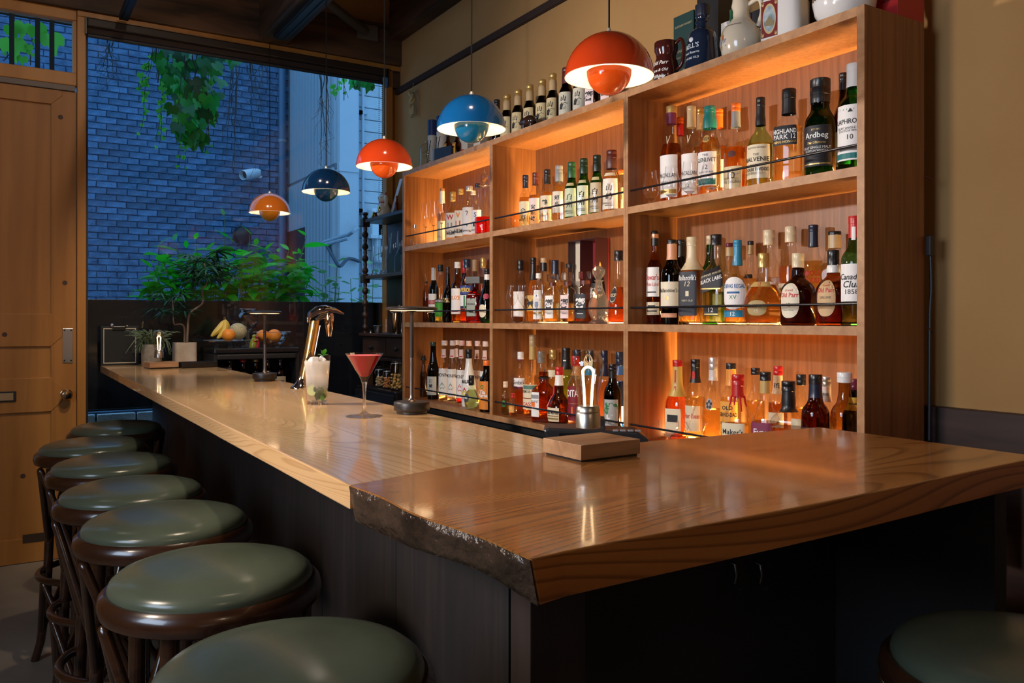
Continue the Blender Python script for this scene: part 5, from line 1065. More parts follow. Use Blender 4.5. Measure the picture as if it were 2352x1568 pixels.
bottle(1374, 2.042, 36, 562, Z2 + .006, 'pear', GBK, None, 0, (.94, cGO), (.66, cGO), [(.26, .5, .7, (.02, .02, .02), [('祝', .5, .6, Wt, .02)])], 'dark bottle with crumpled gold foil inside the maroon gift box', name='champagne_bottle')

# ------------------------------------------------------------------ on top of the shelf boxes
YZ = [(.10, .56, 1.0, (.62, .50, .28), [('山', .76, .22, K, .03, .15), ('崎', .46, .30, K, .03, .15), ('#', .12, .03, K, .4)])]
YW_ = [(.10, .56, 1.0, (.66, .62, .50), YZ[0][4])]
DK = (.10, .035, .012)
for i, (u, v) in enumerate(((1164.5, 219), (1190, 207.5), (1217, 196), (1245.5, 184), (1270, 170))):
    bottle(u, 2.0, 30, v, ZT, 'bulb', DK, None, 0, (.88, cGO), (.70, cBG), YZ, ('first', 'second', 'third', 'fourth', 'fifth')[i] + ' brown whisky bottle with gold capsule on the shelf top, counted from the window', group='brown whisky bottles on top of the middle box', rot=.5)
for u, v, l in ((1301, 157, 'left of the red pendant'), (1333, 148, 'partly behind the red pendant')):
    bottle(u, 1.99, 35, v, ZT, 'bulb', DK, None, 0, (.88, cMR), (.72, cMR), YW_, 'brown whisky bottle with maroon capsule on top of the shelf, ' + l, group='brown whisky bottles on top of the middle box', rot=.5)
bottle(1362, 1.98, 40, 160, ZT, 'hib', DK, None, 0, (.80, None), None, HB(LP, K), 'faceted whisky decanter with pink label on top of the shelf behind the red pendant', **{**hx, 'rot': .5, 'extra': stopper(.6, .83, 1.0)})
bottle(1398, 1.98, 40, 148, ZT, 'hib', DK, None, 0, (.80, None), None, HB(LP, K), 'second faceted decanter on top of the shelf, mostly hidden by the red pendant', **{**hx, 'rot': .5, 'extra': stopper(.6, .83, 1.0)})
bottle(1141.5, 2.0, 30, 230, ZT, 'std', GBK, None, 0, (.90, cBK), (.78, cBK), [], 'black-capped bottle on top of the shelf just behind the blue pendant')
# small pig of brown glass
x = 1.905; y = on_x(1216, x); pg = thing('pig_figurine', 'dark glass pig figurine before the bottles on top of the shelf', 'figurine', (x, y, ZT + .0006), -pi / 2 + .15)
L_ = px(58, x, y); PGM = mat((.03, .014, .010), .08, coat=.6)
MB().ball((0, 0, L_ * .36), L_ * .25, 18, 12, (1.45, .9, .95)).build('body', PGM, pg)
hd = MB().ball((-L_ * .36, 0, L_ * .40), L_ * .16, 14, 10, (1, .9, .95)); hd.lathe([(L_ * .08, 0), (L_ * .07, L_ * .08), (.001, L_ * .082)], 12).tf(Matrix.Translation((-L_ * .47, 0, L_ * .37)) @ Matrix.Rotation(-pi / 2, 4, 'Y'), len(hd.v) - 36); hd.build('head', PGM, pg)
for s_ in (-1, 1): MB().lathe([(L_ * .05, 0), (L_ * .03, L_ * .06), (.001, L_ * .09)], 8).tf(Matrix.Translation((-L_ * .32, s_ * L_ * .09, L_ * .52))).build('ear', PGM, pg)
for a in (-.22, .22):
    for s_ in (-1, 1): MB().lathe([(L_ * .065, 0), (L_ * .085, L_ * .22)], 10).tf(Matrix.Translation((a * L_, s_ * L_ * .12, 0))).build('leg', PGM, pg)
MB().tube([(L_ * .34, 0, L_ * .42), (L_ * .40, .004, L_ * .46), (L_ * .38, -.003, L_ * .5)], .0025, 6).build('tail', PGM, pg)
# glass dome with dried flowers, tubes, display case
x = 1.915; y = on_x(979, x); dm = thing('glass_dome', 'glass dome of dried flowers at the window end of the shelf top', 'dome', (x, y, ZT + .0006)); H = zat(323, x, y) - ZT; r = px(16, x, y)
MB().lathe([(r, .006), (r, H * .62), (r * .9, H * .75), (r * .6, H * .86), (r * .15, H * .91)], 24, cap0=False).build('cloche', GL, dm); MB().ball((0, 0, H * .95), r * .22, 10, 8).build('knob', CRYS, dm)
MB().lathe([(r * 1.1, 0), (r * 1.1, .006)], 24).build('base', ANTIQUE, dm)
fl_ = [mat((.42, .34, .18), .8), mat((.22, .17, .08), .8), mat((.45, .42, .32), .8)]
for i in range(14):
    a = random.uniform(0, 6.28); q = random.uniform(0, .55) * r
    c_ = Vector((q * cos(a), q * sin(a), H * random.uniform(.18, .6)))
    f_ = MB()
    for k in range(6):
        f_.add([(0, 0, 0), (.006 * cos(k), .006 * sin(k), .003), (.011 * cos(k + .5), .011 * sin(k + .5), .002), (.006 * cos(k + 1), .006 * sin(k + 1), .003)], [(0, 1, 2, 3)])
    f_.tube([(0, 0, 0), (-c_.x * .7, -c_.y * .7, -c_.z + .007)], .0007, 5)
    f_.build('dried_flower', fl_[i % 3], dm, c_, smooth=False)
x = 2.0
for u, w_, v, l in ((993, 21, 277, 'shorter white whisky tube with blue lid beside the glass dome'), (1015, 25, 268, 'taller white whisky tube with blue lid behind the blue pendant')):
    y = on_x(u, x); r = px(w_, x, y) / 2; H = zat(v, x, y) - ZT
    o = thing('whisky_tube', l, 'tube', (x, y, ZT + .0006), -pi / 2, 'blue-lidded tubes on top of the shelf')
    MB().lathe([(r, 0), (r, H * .70)], 24).build('tube', mat((.62, .58, .50), .5), o)
    MB().lathe([(r * 1.02, H * .70), (r * 1.02, H), (r * .9, H * 1.004)], 24).build('lid', mat((.010, .03, .14), .4), o)
    for s_ in (-.5, .3): MB().tube([(r * sin(s_) * 1.0 - .004, -r * cos(s_) - .001, H * .12), (r * sin(s_ + .1), -r * cos(s_ + .1) - .001, H * .45), (r * sin(s_ + .5), -r * cos(s_ + .5) - .001, H * .6)], .0022, 5).build('brush_stroke', mat(cBK, .6), o)
x = 1.945; y = on_x(1032, x); H = zat(341, x, y) - ZT; L_ = px(58, x, y)
ds = thing('display_case', 'low navy display case under the blue pendant on the shelf top', 'case', (x, y, ZT + .0006), -pi / 2 + .25)
NVB = mat((.008, .013, .03), .4)
boxo('front', NVB, (-L_ * .5, -.045, 0), (L_ * .5, -.041, H), ds); boxo('end', NVB, (-L_ * .5, -.041, 0), (-L_ * .5 + .004, .045, H), ds); boxo('end', NVB, (L_ * .5 - .004, -.041, 0), (L_ * .5, .045, H), ds); boxo('bottom', NVB, (-L_ * .5 + .004, -.041, 0), (L_ * .5 - .004, .045, .004), ds)
for u, l in ((1029, 'first'), (1050, 'second')):
    bottle(u, 1.955, 20, 306, ZT + .005, 'sque', (.5, .2, .05), AMB, .7, (.88, cBK), None, [(.2, .62, .9, (.75, .40, .06), [('#', .6, .1, K, .6)])], l + ' small amber bottle standing in the navy display case', group='amber bottles in the display case', ex=4)
x = 2.0
for u, w_, v, l in ((1074, 26, 312, 'white whisky carton with red spot under the blue pendant'), (1103, 22, 318, 'plain pale carton behind the blue pendant')):
    y = on_x(u, x); H = zat(v, x, y) - ZT; W_ = px(w_, x, y) / 2
    o = thing('carton', l, 'box', (x, y, ZT + .0006), -pi / 2 + .25)
    boxo('box', mat((.60, .56, .50), .6), (-W_, -W_, 0), (W_, W_, H), o, bevel=.001)
    if 'red' in l: MB().lathe([(W_ * .35, 0), (W_ * .35, .0008)], 18).tf(Matrix.Translation((-W_ * .2, -W_, H * .35)) @ Matrix.Rotation(pi / 2, 4, 'X')).build('red_spot', mat((.5, .03, .02), .6), o)
def flat_text(s, h, wmax, m, parent, loc, bold=.0, shear=0.0, nm='lettering', rz=0.0):
    vs, fs, tw, th = text_mesh(s, bold, shear); k = min(h / th, wmax / tw)
    t_ = MB().add([(a * k, 0, b * k) for a, b in vs], fs); return t_.build(nm, m, parent, loc, rz, smooth=False)
def wrap_text(s, h, wmax, m, parent, rfun, zc, bold=.0, shear=0.0, s0=0.0, nm='lettering'):
    vs, fs, tw, th = text_mesh(s, bold, shear); k = min(h / th, wmax / tw)
    out = []
    for a, b in vs:
        z = zc + b * k; r_ = rfun(z) + .0012; f_ = s0 + a * k / r_; out.append((sin(f_) * r_, -cos(f_) * r_, z))
    return MB().add(out, fs).build(nm, m, parent, smooth=False)
def interp(P):
    def g_(z):
        for (r0, z0), (r1, z1) in zip(P, P[1:]):
            if z <= z1: return r0 + (r1 - r0) * (z - z0) / max(1e-6, z1 - z0)
        return P[-1][0]
    return g_
# brown mug jug
x = 1.945; y = on_x(1530, x); H = zat(99, x, y) - ZT; r = px(29, x, y)
BRG = mat((.055, .010, .008), .12, coat=.5); WTX = mat((.8, .78, .74), .5)
mg = thing('mug_jug', 'glossy oxblood ceramic mug jug with white writing on the shelf top', 'jug', (x, y, ZT + .0006), -pi / 2 + .25)
P = [(r * .85, 0), (r * .97, H * .06), (r, H * .3), (r * .94, H * .52), (r * .78, H * .64), (r * .80, H * .72), (r * .92, H * .80), (r * .95, H * .97), (r * .90, H)]
MB().lathe(P + [(r * .84, H * .97), (r * .80, H * .7), (r * .6, H * .6)], 32).build('body', BRG, mg)
MB().tube(spline([(r * .86, -.0, H * .93), (r * 1.35, 0, H * 1.0), (r * 1.62, 0, H * .78), (r * 1.45, 0, H * .45), (r * .97, 0, H * .33)], 6), .0062, 10).build('handle', BRG, mg)
for s, z, h in (('Old Parr', .49, .12), ('Rare & Old', .32, .085), ('Whisky', .17, .10)): wrap_text(s, H * h, r * 1.5, WTX, mg, interp(P), H * z, .02, .3)
# bell decanter
x = 1.945; y = on_x(1613, x); H = zat(12, x, y) - ZT; r = px(45, x, y)
BLG = mat((.010, .018, .042), .14, coat=.5)
be = thing('bell_decanter', 'navy blue bell-shaped ceramic decanter on the shelf top', 'decanter', (x, y, ZT + .0006), -pi / 2 + .25)
P = [(r, 0), (r * .99, H * .03), (r * .90, H * .08), (r * .84, H * .13), (r * .80, H * .30), (r * .74, H * .48), (r * .73, H * .50), (r * .70, H * .53), (r * .66, H * .58), (r * .48, H * .63), (r * .34, H * .66), (r * .30, H * .72), (r * .36, H * .74), (r * .30, H * .77), (r * .30, H * .80), (r * .37, H * .83)]
MB().lathe(P, 36).build('body', BLG, be); MB().lathe([(r * .34, H * .83), (r * .36, H * .86), (r * .36, H * .99), (r * .32, H)], 24).build('cap', mat((.015, .02, .04), .3), be)
for s, z, h in (("BELL'S", .37, .075), ('Finest Reserve', .27, .05), ('20 YEARS OLD', .19, .05)): wrap_text(s, H * h, r * 1.0, mat((.5, .56, .62), .5), be, interp(P), H * z, .015, .2 if 'F' in s else 0, -.25)
MB().ball((0, 0, 0), .008, 10, 8, (1, .3, 1)).build('bell_emblem', mat((.5, .56, .62), .5), be, (-.25 * r * .8, -r * .74, H * .46))
# cartons behind
def carton(u0, u1, x, v, col, label, lines, tc, nm='carton', dpth=.09, rz=0.0, H=None):
    ya, yb = on_x(u1, x), on_x(u0, x); W_ = (yb - ya); yc_ = (ya + yb) / 2
    if H is None: H = zat(v, x, yc_) - ZT
    o = thing(nm, label, 'box', (x + dpth / 2, yc_, ZT + .0006), -pi / 2 + rz)
    boxo('box', mat(col, .45), (-W_ / 2, -dpth / 2, 0), (W_ / 2, dpth / 2, H), o, bevel=.0008)
    for s, z, h in lines: flat_text(s, h * W_, W_ * .84, mat(tc, .5), o, (0, -dpth / 2 - .0006, H * z), .01)
    return o
carton(1547, 1593, 2.05, 32, (.012, .045, .042), 'dark green whisky carton behind the bell decanter', [('SUNTORY WHISKY', .86, .08), ('THE', .62, .07), ('HAKUSHU', .54, .11), ('SINGLE MALT WHISKY', .46, .06), ('18', .28, .14)], (.42, .36, .20))
carton(1601, 1650, 2.045, -18, (.010, .010, .012), 'plain black carton behind the bell decanter and green carton', [], Wt)
carton(1656, 1716, 2.04, 0, (.66, .64, .62), 'white whisky carton with number 12 behind the cream jug', [('12', .60, .20), ('AGED YEARS', .72, .06), ('SINGLE MALT', .42, .08), ('▬▬▬▬', .30, .05)], (.05, .05, .06), H=.185)
carton(1716, 1752, 2.055, 0, (.010, .010, .02), 'black carton with pale stripes behind the jug handle', [('▬▬▬▬▬', .74, .05), ('▬▬▬▬▬', .66, .05), ('▬▬▬▬▬', .58, .05)], (.5, .5, .52), H=.19)
carton(1852, 1884, 2.03, 0, (.03, .010, .010), 'dark maroon carton between the white decanter and round jar', [], Wt, H=.16)
carton(2010, 2062, 2.02, 0, (.42, .012, .014), 'bright red carton at the bare wall end of the shelf top', [('▬▬▬▬', .45, .05), ('▬▬▬', .36, .05)], (.08, .01, .01), H=.15, dpth=.12)
# cream jug
CRM = mat((.66, .58, .45), .16, coat=.5); x = 1.94; y = on_x(1702, x); r = px(47, x, y); H = .205
jg = thing('cream_jug', 'glossy cream ceramic jug with painted crest on the shelf top', 'jug', (x, y, ZT + .0006), -pi / 2 + .25)
P = [(r * .80, 0), (r * .88, H * .03), (r, H * .22), (r * .99, H * .34), (r * .86, H * .46), (r * .58, H * .55), (r * .42, H * .62), (r * .38, H * .72), (r * .46, H * .80), (r * .42, H * .86), (r * .40, H * .92)]
MB().lathe(P, 36).build('body', CRM, jg); MB().lathe([(r * .36, H * .92), (r * .38, H * .94), (r * .38, H), (r * .2, H)], 20).build('stopper', mat(cRD, .4), jg)
MB().tube(spline([(r * .40, 0, H * .80), (r * .95, 0, H * .84), (r * 1.12, 0, H * .66), (r * .98, 0, H * .50), (r * .88, 0, H * .44)], 6), .0075, 12).build('handle', CRM, jg)
MB().tube([(-r * .40, -r * .22, H * .76), (-r * .36, -r * .26, H * .66), (-r * .30, -r * .40, H * .58)], .006, 6).build('ribbon', mat((.02, .10, .05), .5), jg)
for i, (s, z, h, c_, s0) in enumerate((('❦', .33, .13, (.45, .30, .10), -.75), ('❦', .22, .12, (.30, .32, .38), -.45), ('♜', .30, .08, (.4, .12, .05), -.55), ('✿', .17, .07, (.42, .32, .16), -.75), ('❧', .24, .10, (.30, .30, .34), -.9))): wrap_text(s, H * h, r, mat(c_, .5), jg, interp(P), H * z, .01, 0, s0, 'crest')
wrap_text('Old Deluxe Scotch', H * .05, r, mat((.05, .05, .06), .5), jg, interp(P), H * .47, .01, .2, -.1)
# white fluted decanter with a framed picture
POR = mat((.72, .71, .70), .14, coat=.5); x = 1.935; y = on_x(1803, x); r = px(48, x, y); H = .19
wd = thing('porcelain_decanter', 'white fluted porcelain decanter with oval picture on red panel', 'decanter', (x, y, ZT + .0006), -pi / 2 + .25)
MB().lathe([(r * .92, 0), (r, H * .02), (r, H * .60), (r * .90, H * .68), (r * .4, H * .74), (r * .36, H * .85)], 64, p=4.5, pz=[4.5] * 4 + [2, 2], wave=(.008, 32), asp=.82).build('body', POR, wd); MB().lathe([(r * .4, H * .85), (r * .4, H)], 20).build('stopper', POR, wd)
pn = boxo('red_panel', mat((.16, .012, .012), .35), (-r * .80, -r * .835, H * .07), (r * .02, -r * .825, H * .62), wd)
cx, cz, aw, ah = -r * .39, H * .345, r * .33, H * .23
def oval(m, k, yy, nm, sh=0, cols=None):
    t_ = MB(); t_.add([(cx + cos(2 * pi * i / 28) * aw * k, yy, cz + sin(2 * pi * i / 28) * ah * k) for i in range(28)], [tuple(range(28))]); return t_.build(nm, m, wd, smooth=False)
oval(mat((.50, .38, .18), .4), 1.0, -r * .8365, 'gilt_rim'); oval(blotch('painted_scene', (.10, .16, .20), (.42, .50, .55), 45, .4, 0, .001, detail=3), .86, -r * .8375, 'picture')
t_ = MB(); t_.add([(cx + a * aw, -r * .8385, cz + b * ah) for a, b in ((-.6, -.45), (.55, -.5), (.6, -.1), (.2, .0), (.05, .25), (-.15, .1), (-.5, -.1))], [tuple(range(7))]); t_.build('picture_ground', mat((.20, .16, .08), .5), wd, smooth=False)
for sx_ in (-.72, -.06):
    for z_ in (.11, .575): wrap = flat_text('❦', H * .06, .02, mat((.5, .38, .16), .4), wd, (r * sx_, -r * .8365, H * z_), 0, 0, 'gilt_scroll')
# white round jar
x = 1.945; y = on_x(1940, x); r = px(76, x, y); H = .15
wj = thing('porcelain_jar', 'round white porcelain jar with gilt chain at the end of the shelf top', 'jar', (x, y, ZT + .0006), -pi / 2 + .25)
y_ = min(r, .068)
P = [(r * .62, 0), (r * .72, H * .03), (r * .78, H * .08), (r * .92, H * .2), (r, H * .42), (r * .96, H * .62), (r * .70, H * .82), (r * .45, H * .9), (r * .45, H)]
MB().lathe([(a * .93, b) for a, b in P], 40).build('body', POR, wj); CHN = mat((.45, .32, .12), .3, 1)
for i in range(11):
    a = -.85 + i * .16; R_ = r * .935 + .001; z_ = H * .47 - .006 * cos(i * .6)
    MB().tube([(sin(a + .05 * cos(q)) * R_, -cos(a + .05 * cos(q)) * R_, z_ + .0055 * sin(q)) for q in [2 * pi * k / 10 for k in range(10)]], .0009, 5, closed=True).build('gilt_ring', CHN, wj)
# cable down the end panel, straw ornament on the wall
x, y = 2.128, 1.290
cb = thing('power_cable', 'black power cable with plug taped down the shelf end panel', 'cable', (x, y - .008, 1.26))
zz = lambda v: zat(v, x, y) - 1.26
MB().tube(spline([(0, 0, zz(560)), (.002, -.002, zz(660)), (-.001, 0, zz(720)), (-.003, 0, zz(860)), (-.004, 0, zz(1010))], 6), .0042, 8).build('cord', BLACKM, cb); boxo('plug', BLACKM, (-.011, -.007, zz(588)), (.011, .006, zz(542)), cb, bevel=.002)
for v in (412, 757): MB().tube([(-.018, .004, zz(v - 6)), (0, -.004, zz(v)), (.012, .0, zz(v + 8))], .0018, 6).build('tie', mat((.10, .018, .012), .5), cb)
x = 2.165; y = on_x(946, x); so = thing('straw_ornament', 'small twisted straw ornament hung on the plaster by the picture rail', 'ornament', (x, y, zat(276, x, y)))
STR = mat((.48, .36, .17), .8); H = zat(190, x, y) - zat(276, x, y); k = H / .25
for s_ in (0, pi): MB().tube([(.010 * cos(t * .55 + s_), .018 * k * sin(t * .22 * pi) + .010 * k * sin(t * .55 + s_), H * (.35 + .42 * t / 12)) for t in range(13)], .010 * k, 8).build('twist', STR, so)
for i in range(22): MB().tube([(0, 0, H * .74), (random.uniform(-.01, .01), random.uniform(-.045, .045) * k, H * random.uniform(.70, .86))], .0013, 4).build('straw', STR, so)
for dy in (-.018, .006, .024): MB().lathe([(.011 * k, 0), (.008 * k, H * .2), (.004, H * .26)], 9).tf(Matrix.Translation((0, dy * k, H * .06 + abs(dy)))).build('tassel', STR, so)
MB().tube([(0, 0, H * .8), (.008, .001, H * .93), (.012, 0, H * 1.0)], .0014, 5).build('string', STR, so)

# ------------------------------------------------------------------ drinks on the counter
x, y = 0.789, 2.345
hb = thing('highball_glass', 'tall iced cocktail with mint sprig on the bar counter', 'cocktail', (x, y, CT + .0005)); H = .142
MB().lathe([(.0285, 0), (.0295, .002), (.0385, H), (.0372, H + .0003), (.0368, H - .001)], 36, cap1=False).build('glass', GL, hb); MB().lathe([(.0275, .0015), (.0288, .009)], 36).build('thick_base', CRYS, hb)
m, n_, p = nt('cloudy_drink'); p.inputs['Base Color'].default_value = (.93, .91, .86, 1); p.inputs['Roughness'].default_value = .15; p.inputs['Subsurface Weight'].default_value = 0
tr = n_.nodes.new('ShaderNodeBsdfTransparent'); tl_ = n_.nodes.new('ShaderNodeBsdfTranslucent'); tl_.inputs[0].default_value = (.95, .92, .86, 1); m1 = n_.nodes.new('ShaderNodeMixShader'); m2_ = n_.nodes.new('ShaderNodeMixShader')
n_.links.new(p.outputs[0], m1.inputs[1]); n_.links.new(tl_.outputs[0], m1.inputs[2]); m1.inputs[0].default_value = .5
tc = n_.nodes.new('ShaderNodeTexCoord'); sp_ = n_.nodes.new('ShaderNodeSeparateXYZ'); mr = n_.nodes.new('ShaderNodeMapRange'); mr.inputs[1].default_value = .035; mr.inputs[2].default_value = .085; mr.inputs[3].default_value = .93; mr.inputs[4].default_value = .33
n_.links.new(tc.outputs['Object'], sp_.inputs[0]); n_.links.new(sp_.outputs[2], mr.inputs[0]); n_.links.new(mr.outputs[0], m2_.inputs[0]); n_.links.new(m1.outputs[0], m2_.inputs[1]); n_.links.new(tr.outputs[0], m2_.inputs[2]); n_.links.new(m2_.outputs[0], n_.nodes['Material Output'].inputs[0])
MB().lathe([(.0275, .010), (.0368, H - .016)], 36).build('cloudy_drink', m, hb)
ICE = crystal((.98, .99, 1.0))
for i, (a, b, c_) in enumerate(((-.012, -.012, .128), (.014, .0, .126), (-.010, .014, .124), (.004, -.016, .108), (-.012, .008, .092), (.014, .012, .098), (.0, .0, .075))):
    t_ = MB().box((-.011, -.011, -.011), (.011, .011, .011)); o = t_.build('ice_cube', ICE if c_ < .12 else mat((.78, .76, .74), .2, coat=.3), hb, (a, b, c_), smooth=False, bevel=.004); o.rotation_euler = (i * .7, i * .4, i * 1.1)
lf = MB(); lf.add([(0, 0, 0), (.25, -.28, .03), (.6, -.30, .04), (1, 0, -.05), (.6, .30, .04), (.25, .28, .03), (.3, 0, -.03), (.65, 0, -.04)], [(0, 1, 6), (1, 2, 7, 6), (2, 3, 7), (3, 4, 7), (4, 5, 6, 7), (5, 0, 6)])
MINT = leafmat('mint_leaf', (.03, .20, .01), (.08, .34, .02)); MINTD = leafmat('mint_dark', (.01, .05, .006), (.03, .10, .012))
LEAF = bpy.data.meshes.new('leaf'); LEAF.from_pydata(lf.v, [], lf.f); LEAF.shade_smooth(); LEAF.update()
def leafobj(name, m_, parent, loc, rot, sc):
    key = ('leafmesh', m_.name)
    if key not in MC: me = LEAF.copy(); me.materials.append(m_); MC[key] = me
    o = bpy.data.objects.new(name, MC[key]); C.objects.link(o); o.parent = parent; o.location = loc; o.rotation_euler = rot; o.scale = (sc,) * 3; return o
for i in range(7): leafobj('mint_leaf', MINT, hb, (.018, -.004, H - .001 + .003 * (i % 3)), (.3 * sin(i), -.35 - .25 * (i % 3), i * 2 * pi / 7 + .4), .017 + .004 * (i % 2))
MB().tube([(.012, 0, H - .022), (.018, -.004, H + .004)], .0013, 6).build('mint_stem', MINT, hb)
for i in range(16): leafobj('muddled_mint', MINTD if i % 5 else MINT, hb, (random.uniform(-.014, .015), -.0235 + .003 * (i % 3), .010 + .0019 * i), (random.uniform(-.5, .5), -pi / 2 + random.uniform(-.35, .35), pi / 2 + random.uniform(-.5, .5)), .019)
for a, z_ in ((-.014, .040), (.013, .030)): MB().lathe([(.016, 0), (.016, .006)], 20).tf(Matrix.Translation((a, -.004, z_)) @ Matrix.Rotation(1.2, 4, 'X') @ Matrix.Rotation(a * 40, 4, 'Y')).build('lime_slice', mat((.40, .42, .10), .4), hb)
x, y = 0.792, 1.985
mt = thing('martini_glass', 'stemmed cocktail glass of red drink on the bar counter', 'cocktail', (x, y, CT + .0005)); H = .161
MB().lathe([(.0465, 0), (.0465, .0012), (.030, .0030), (.012, .0065), (.0052, .014), (.0040, .03), (.0042, .055), (.0055, .078), (.0075, .088)], 36).build('foot', CRYS, mt)
bp_ = [(.0075, .088), (.0100, .096), (.0150, .106), (.0240, .120), (.0360, .142), (.0485, H)]
MB().lathe(bp_ + [(.0480, H + .0004), (.0474, H - .001)], 40, cap0=False, cap1=False).build('bowl', GL, mt)
m, n_, p = nt('red_cocktail'); p.inputs['Base Color'].default_value = (.40, .002, .022, 1); p.inputs['Roughness'].default_value = .12; p.inputs['Transmission Weight'].default_value = .25
tl_ = n_.nodes.new('ShaderNodeBsdfTranslucent'); tl_.inputs[0].default_value = (.50, .003, .035, 1); m1 = n_.nodes.new('ShaderNodeMixShader'); m1.inputs[0].default_value = .3
n_.links.new(p.outputs[0], m1.inputs[1]); n_.links.new(tl_.outputs[0], m1.inputs[2]); n_.links.new(m1.outputs[0], n_.nodes['Material Output'].inputs[0])
MB().lathe([(.009, .102), (.0140, .107), (.0232, .1207), (.0352, .1425), (.0438, .1565)], 40, cap1=False).build('red_drink', m, mt)
MB().lathe([(.0439, .1566), (.001, .1569)], 40, cap0=False).build('foam', mat((.70, .10, .14), .6), mt)
# gold tap
x, y = .918, 2.915
tp = thing('gold_tap', 'gold and chrome beer tap at the inner edge of the counter', 'tap', (x, y, CT + .0004))
GOLD = mat((.90, .62, .22), .27, 1.0)
t_ = MB().lathe([(.036, 0), (.036, .004), (.030, .010), (.022, .022), (.017, .038), (.014, .05)], 28, asp=.8); 
t_.v = [(a + .30 * c_, b, c_) for a, b, c_ in t_.v]; t_.build('foot', CHROME, tp)
def oval_tube(P, ax, ay, n=20, flute=0.0):
    vs, fs = [], []
    for (px_, pz_), a_, b_ in zip(P, ax, ay):
        for i in range(n):
            q = 2 * pi * i / n; k = 1 - flute * (abs(cos(2.0 * q)) ** .5)
            vs.append((px_ + cos(q) * a_ * k, sin(q) * b_ * k, pz_))
    for j in range(len(P) - 1):
        for i in range(n): k = (i + 1) % n; fs.append((j * n + i, j * n + k, (j + 1) * n + k, (j + 1) * n + i))
    fs += [tuple(range(n))[::-1], tuple((len(P) - 1) * n + i for i in range(n))]
    return MB().add(vs, fs)
oval_tube([(.012, .035), (.030, .12), (.050, .225), (.053, .243)], [.0165, .0175, .0185, .0185], [.020, .021, .022, .022], 28, .10).build('column', GOLD, tp)
oval_tube([(.032, .05), (.049, .12), (.070, .225)], [.005, .005, .005], [.012, .012, .012], 12).build('spine', CHROME, tp)
hd_ = MB(); pts = [(.028, .238, .003, .012), (.034, .262, .014, .026), (.060, .279, .017, .030), (.095, .286, .014, .028), (.130, .280, .010, .022), (.162, .268, .004, .010)]
vs, fs = [], []
for a, z_, h, b in pts:
    for i in range(16): q = 2 * pi * i / 16; vs.append((a, cos(q) * b, z_ + sin(q) * h))
for j in range(5):
    for i in range(16): k = (i + 1) % 16; fs.append((j * 16 + i, j * 16 + k, (j + 1) * 16 + k, (j + 1) * 16 + i))
fs += [tuple(range(16)), tuple(80 + i for i in range(16))[::-1]]
hd_.add(vs, fs).build('head', CHROME, tp)
MB().tube([(.062, 0, .245), (.080, 0, .258), (.105, 0, .262)], [.008, .010, .012], 12).build('elbow', CHROME, tp)
MB().lathe([(.009, .185), (.012, .212), (.0135, .214), (.015, .235), (.016, .236), (.018, .258), (.014, .270)][:], 20).tf(Matrix.Translation((.108, 0, 0))).build('nozzle', mat((.70, .55, .42), .12, 1), tp)
bg = MB().prism([(0, -.028), (.015, 0), (0, .028), (-.015, 0)], 0, .003).tf(Matrix.Translation((.028, -.024, .105)) @ Matrix.Rotation(pi / 2, 4, 'X') ).build('badge', mat((.5, .36, .2), .3, 1), tp)
# till terminal behind the joint of the counters
x, y = 1.26, 1.61
ps = thing('card_terminal', 'black till terminal behind the levitating lamp', 'terminal', (x, y, .8655), -.62)
boxo('stand', BLACKM, (-.05, -.04, 0), (.06, .05, .07), ps, bevel=.01)
t_ = plate([(-.105, .052), (.105, .03), (.13, .045), (.115, .105), (.09, .122), (-.125, .130), (-.140, .125)], -.05, .05); t_.build('body', mat((.022, .022, .026), .3), ps, smooth=False, bevel=.006)
MB().lathe([(.036, -.035), (.038, -.03), (.038, .03), (.036, .035)], 22).tf(Matrix.Translation((-.02, 0, .120)) @ Matrix.Rotation(pi / 2, 4, 'Y') @ Matrix.Scale(.9, 4)).build('paper_roll_cover', mat((.03, .03, .035), .25), ps)
boxo('screen', mat((.01, .01, .012), .1), (-.10, -.054, .06), (-.04, -.050, .118), ps)
for i in range(4): boxo('key', mat((.25, .26, .3), .3), (.03 + i * .018, -.05, .1225), (.043 + i * .018, -.03, .1255), ps, bevel=.001)
# ------------------------------------------------------------------ far end of the counter
yb_ = 4.875
xa, xb = on_y(231, yb_), on_y(318, yb_); zt = zat(749, xa, yb_)
mb_ = thing('menu_board', 'black clip board with cream outline leaning by the window', 'board', ((xa + xb) / 2, yb_, CT + .0004)); w_ = (xb - xa) / 2; h = zt - CT
boxo('board', mat((.004, .004, .004), .7), (-w_, -.006, 0), (w_, .006, h), mb_, bevel=.002)
LN = mat((.46, .38, .28), .6)
for a, b in (((-w_ * .86, h * .05), (w_ * .86, h * .075)), ((-w_ * .86, h * .925), (w_ * .86, h * .95)), ((-w_ * .86, h * .075), (-w_ * .82, h * .925)), ((w_ * .82, h * .075), (w_ * .86, h * .925))): boxo('outline', LN, (a[0], -.0075, a[1]), (b[0], -.006, b[1]), mb_)
boxo('clip', BLACK, (-w_ * .4, -.014, h * .90), (w_ * .3, -.0076, h * 1.0), mb_, bevel=.003)
MB().ball((-w_ * .42, -.012, h * 1.02), .010, 12, 8).build('clip_light', STEEL, mb_); MB().ball((w_ * .38, -.012, h * 1.0), .006, 10, 8).build('clip_end', BRASS, mb_)
y = 4.68; x = on_y(348, y); r = (on_y(372, y) - on_y(324, y)) / 2
pt = thing('potted_herb', 'grey-green trailing herb in a round stone pot', 'plant', (x, y, CT + .0004)); hp = zat(791, x, y - r) - CT
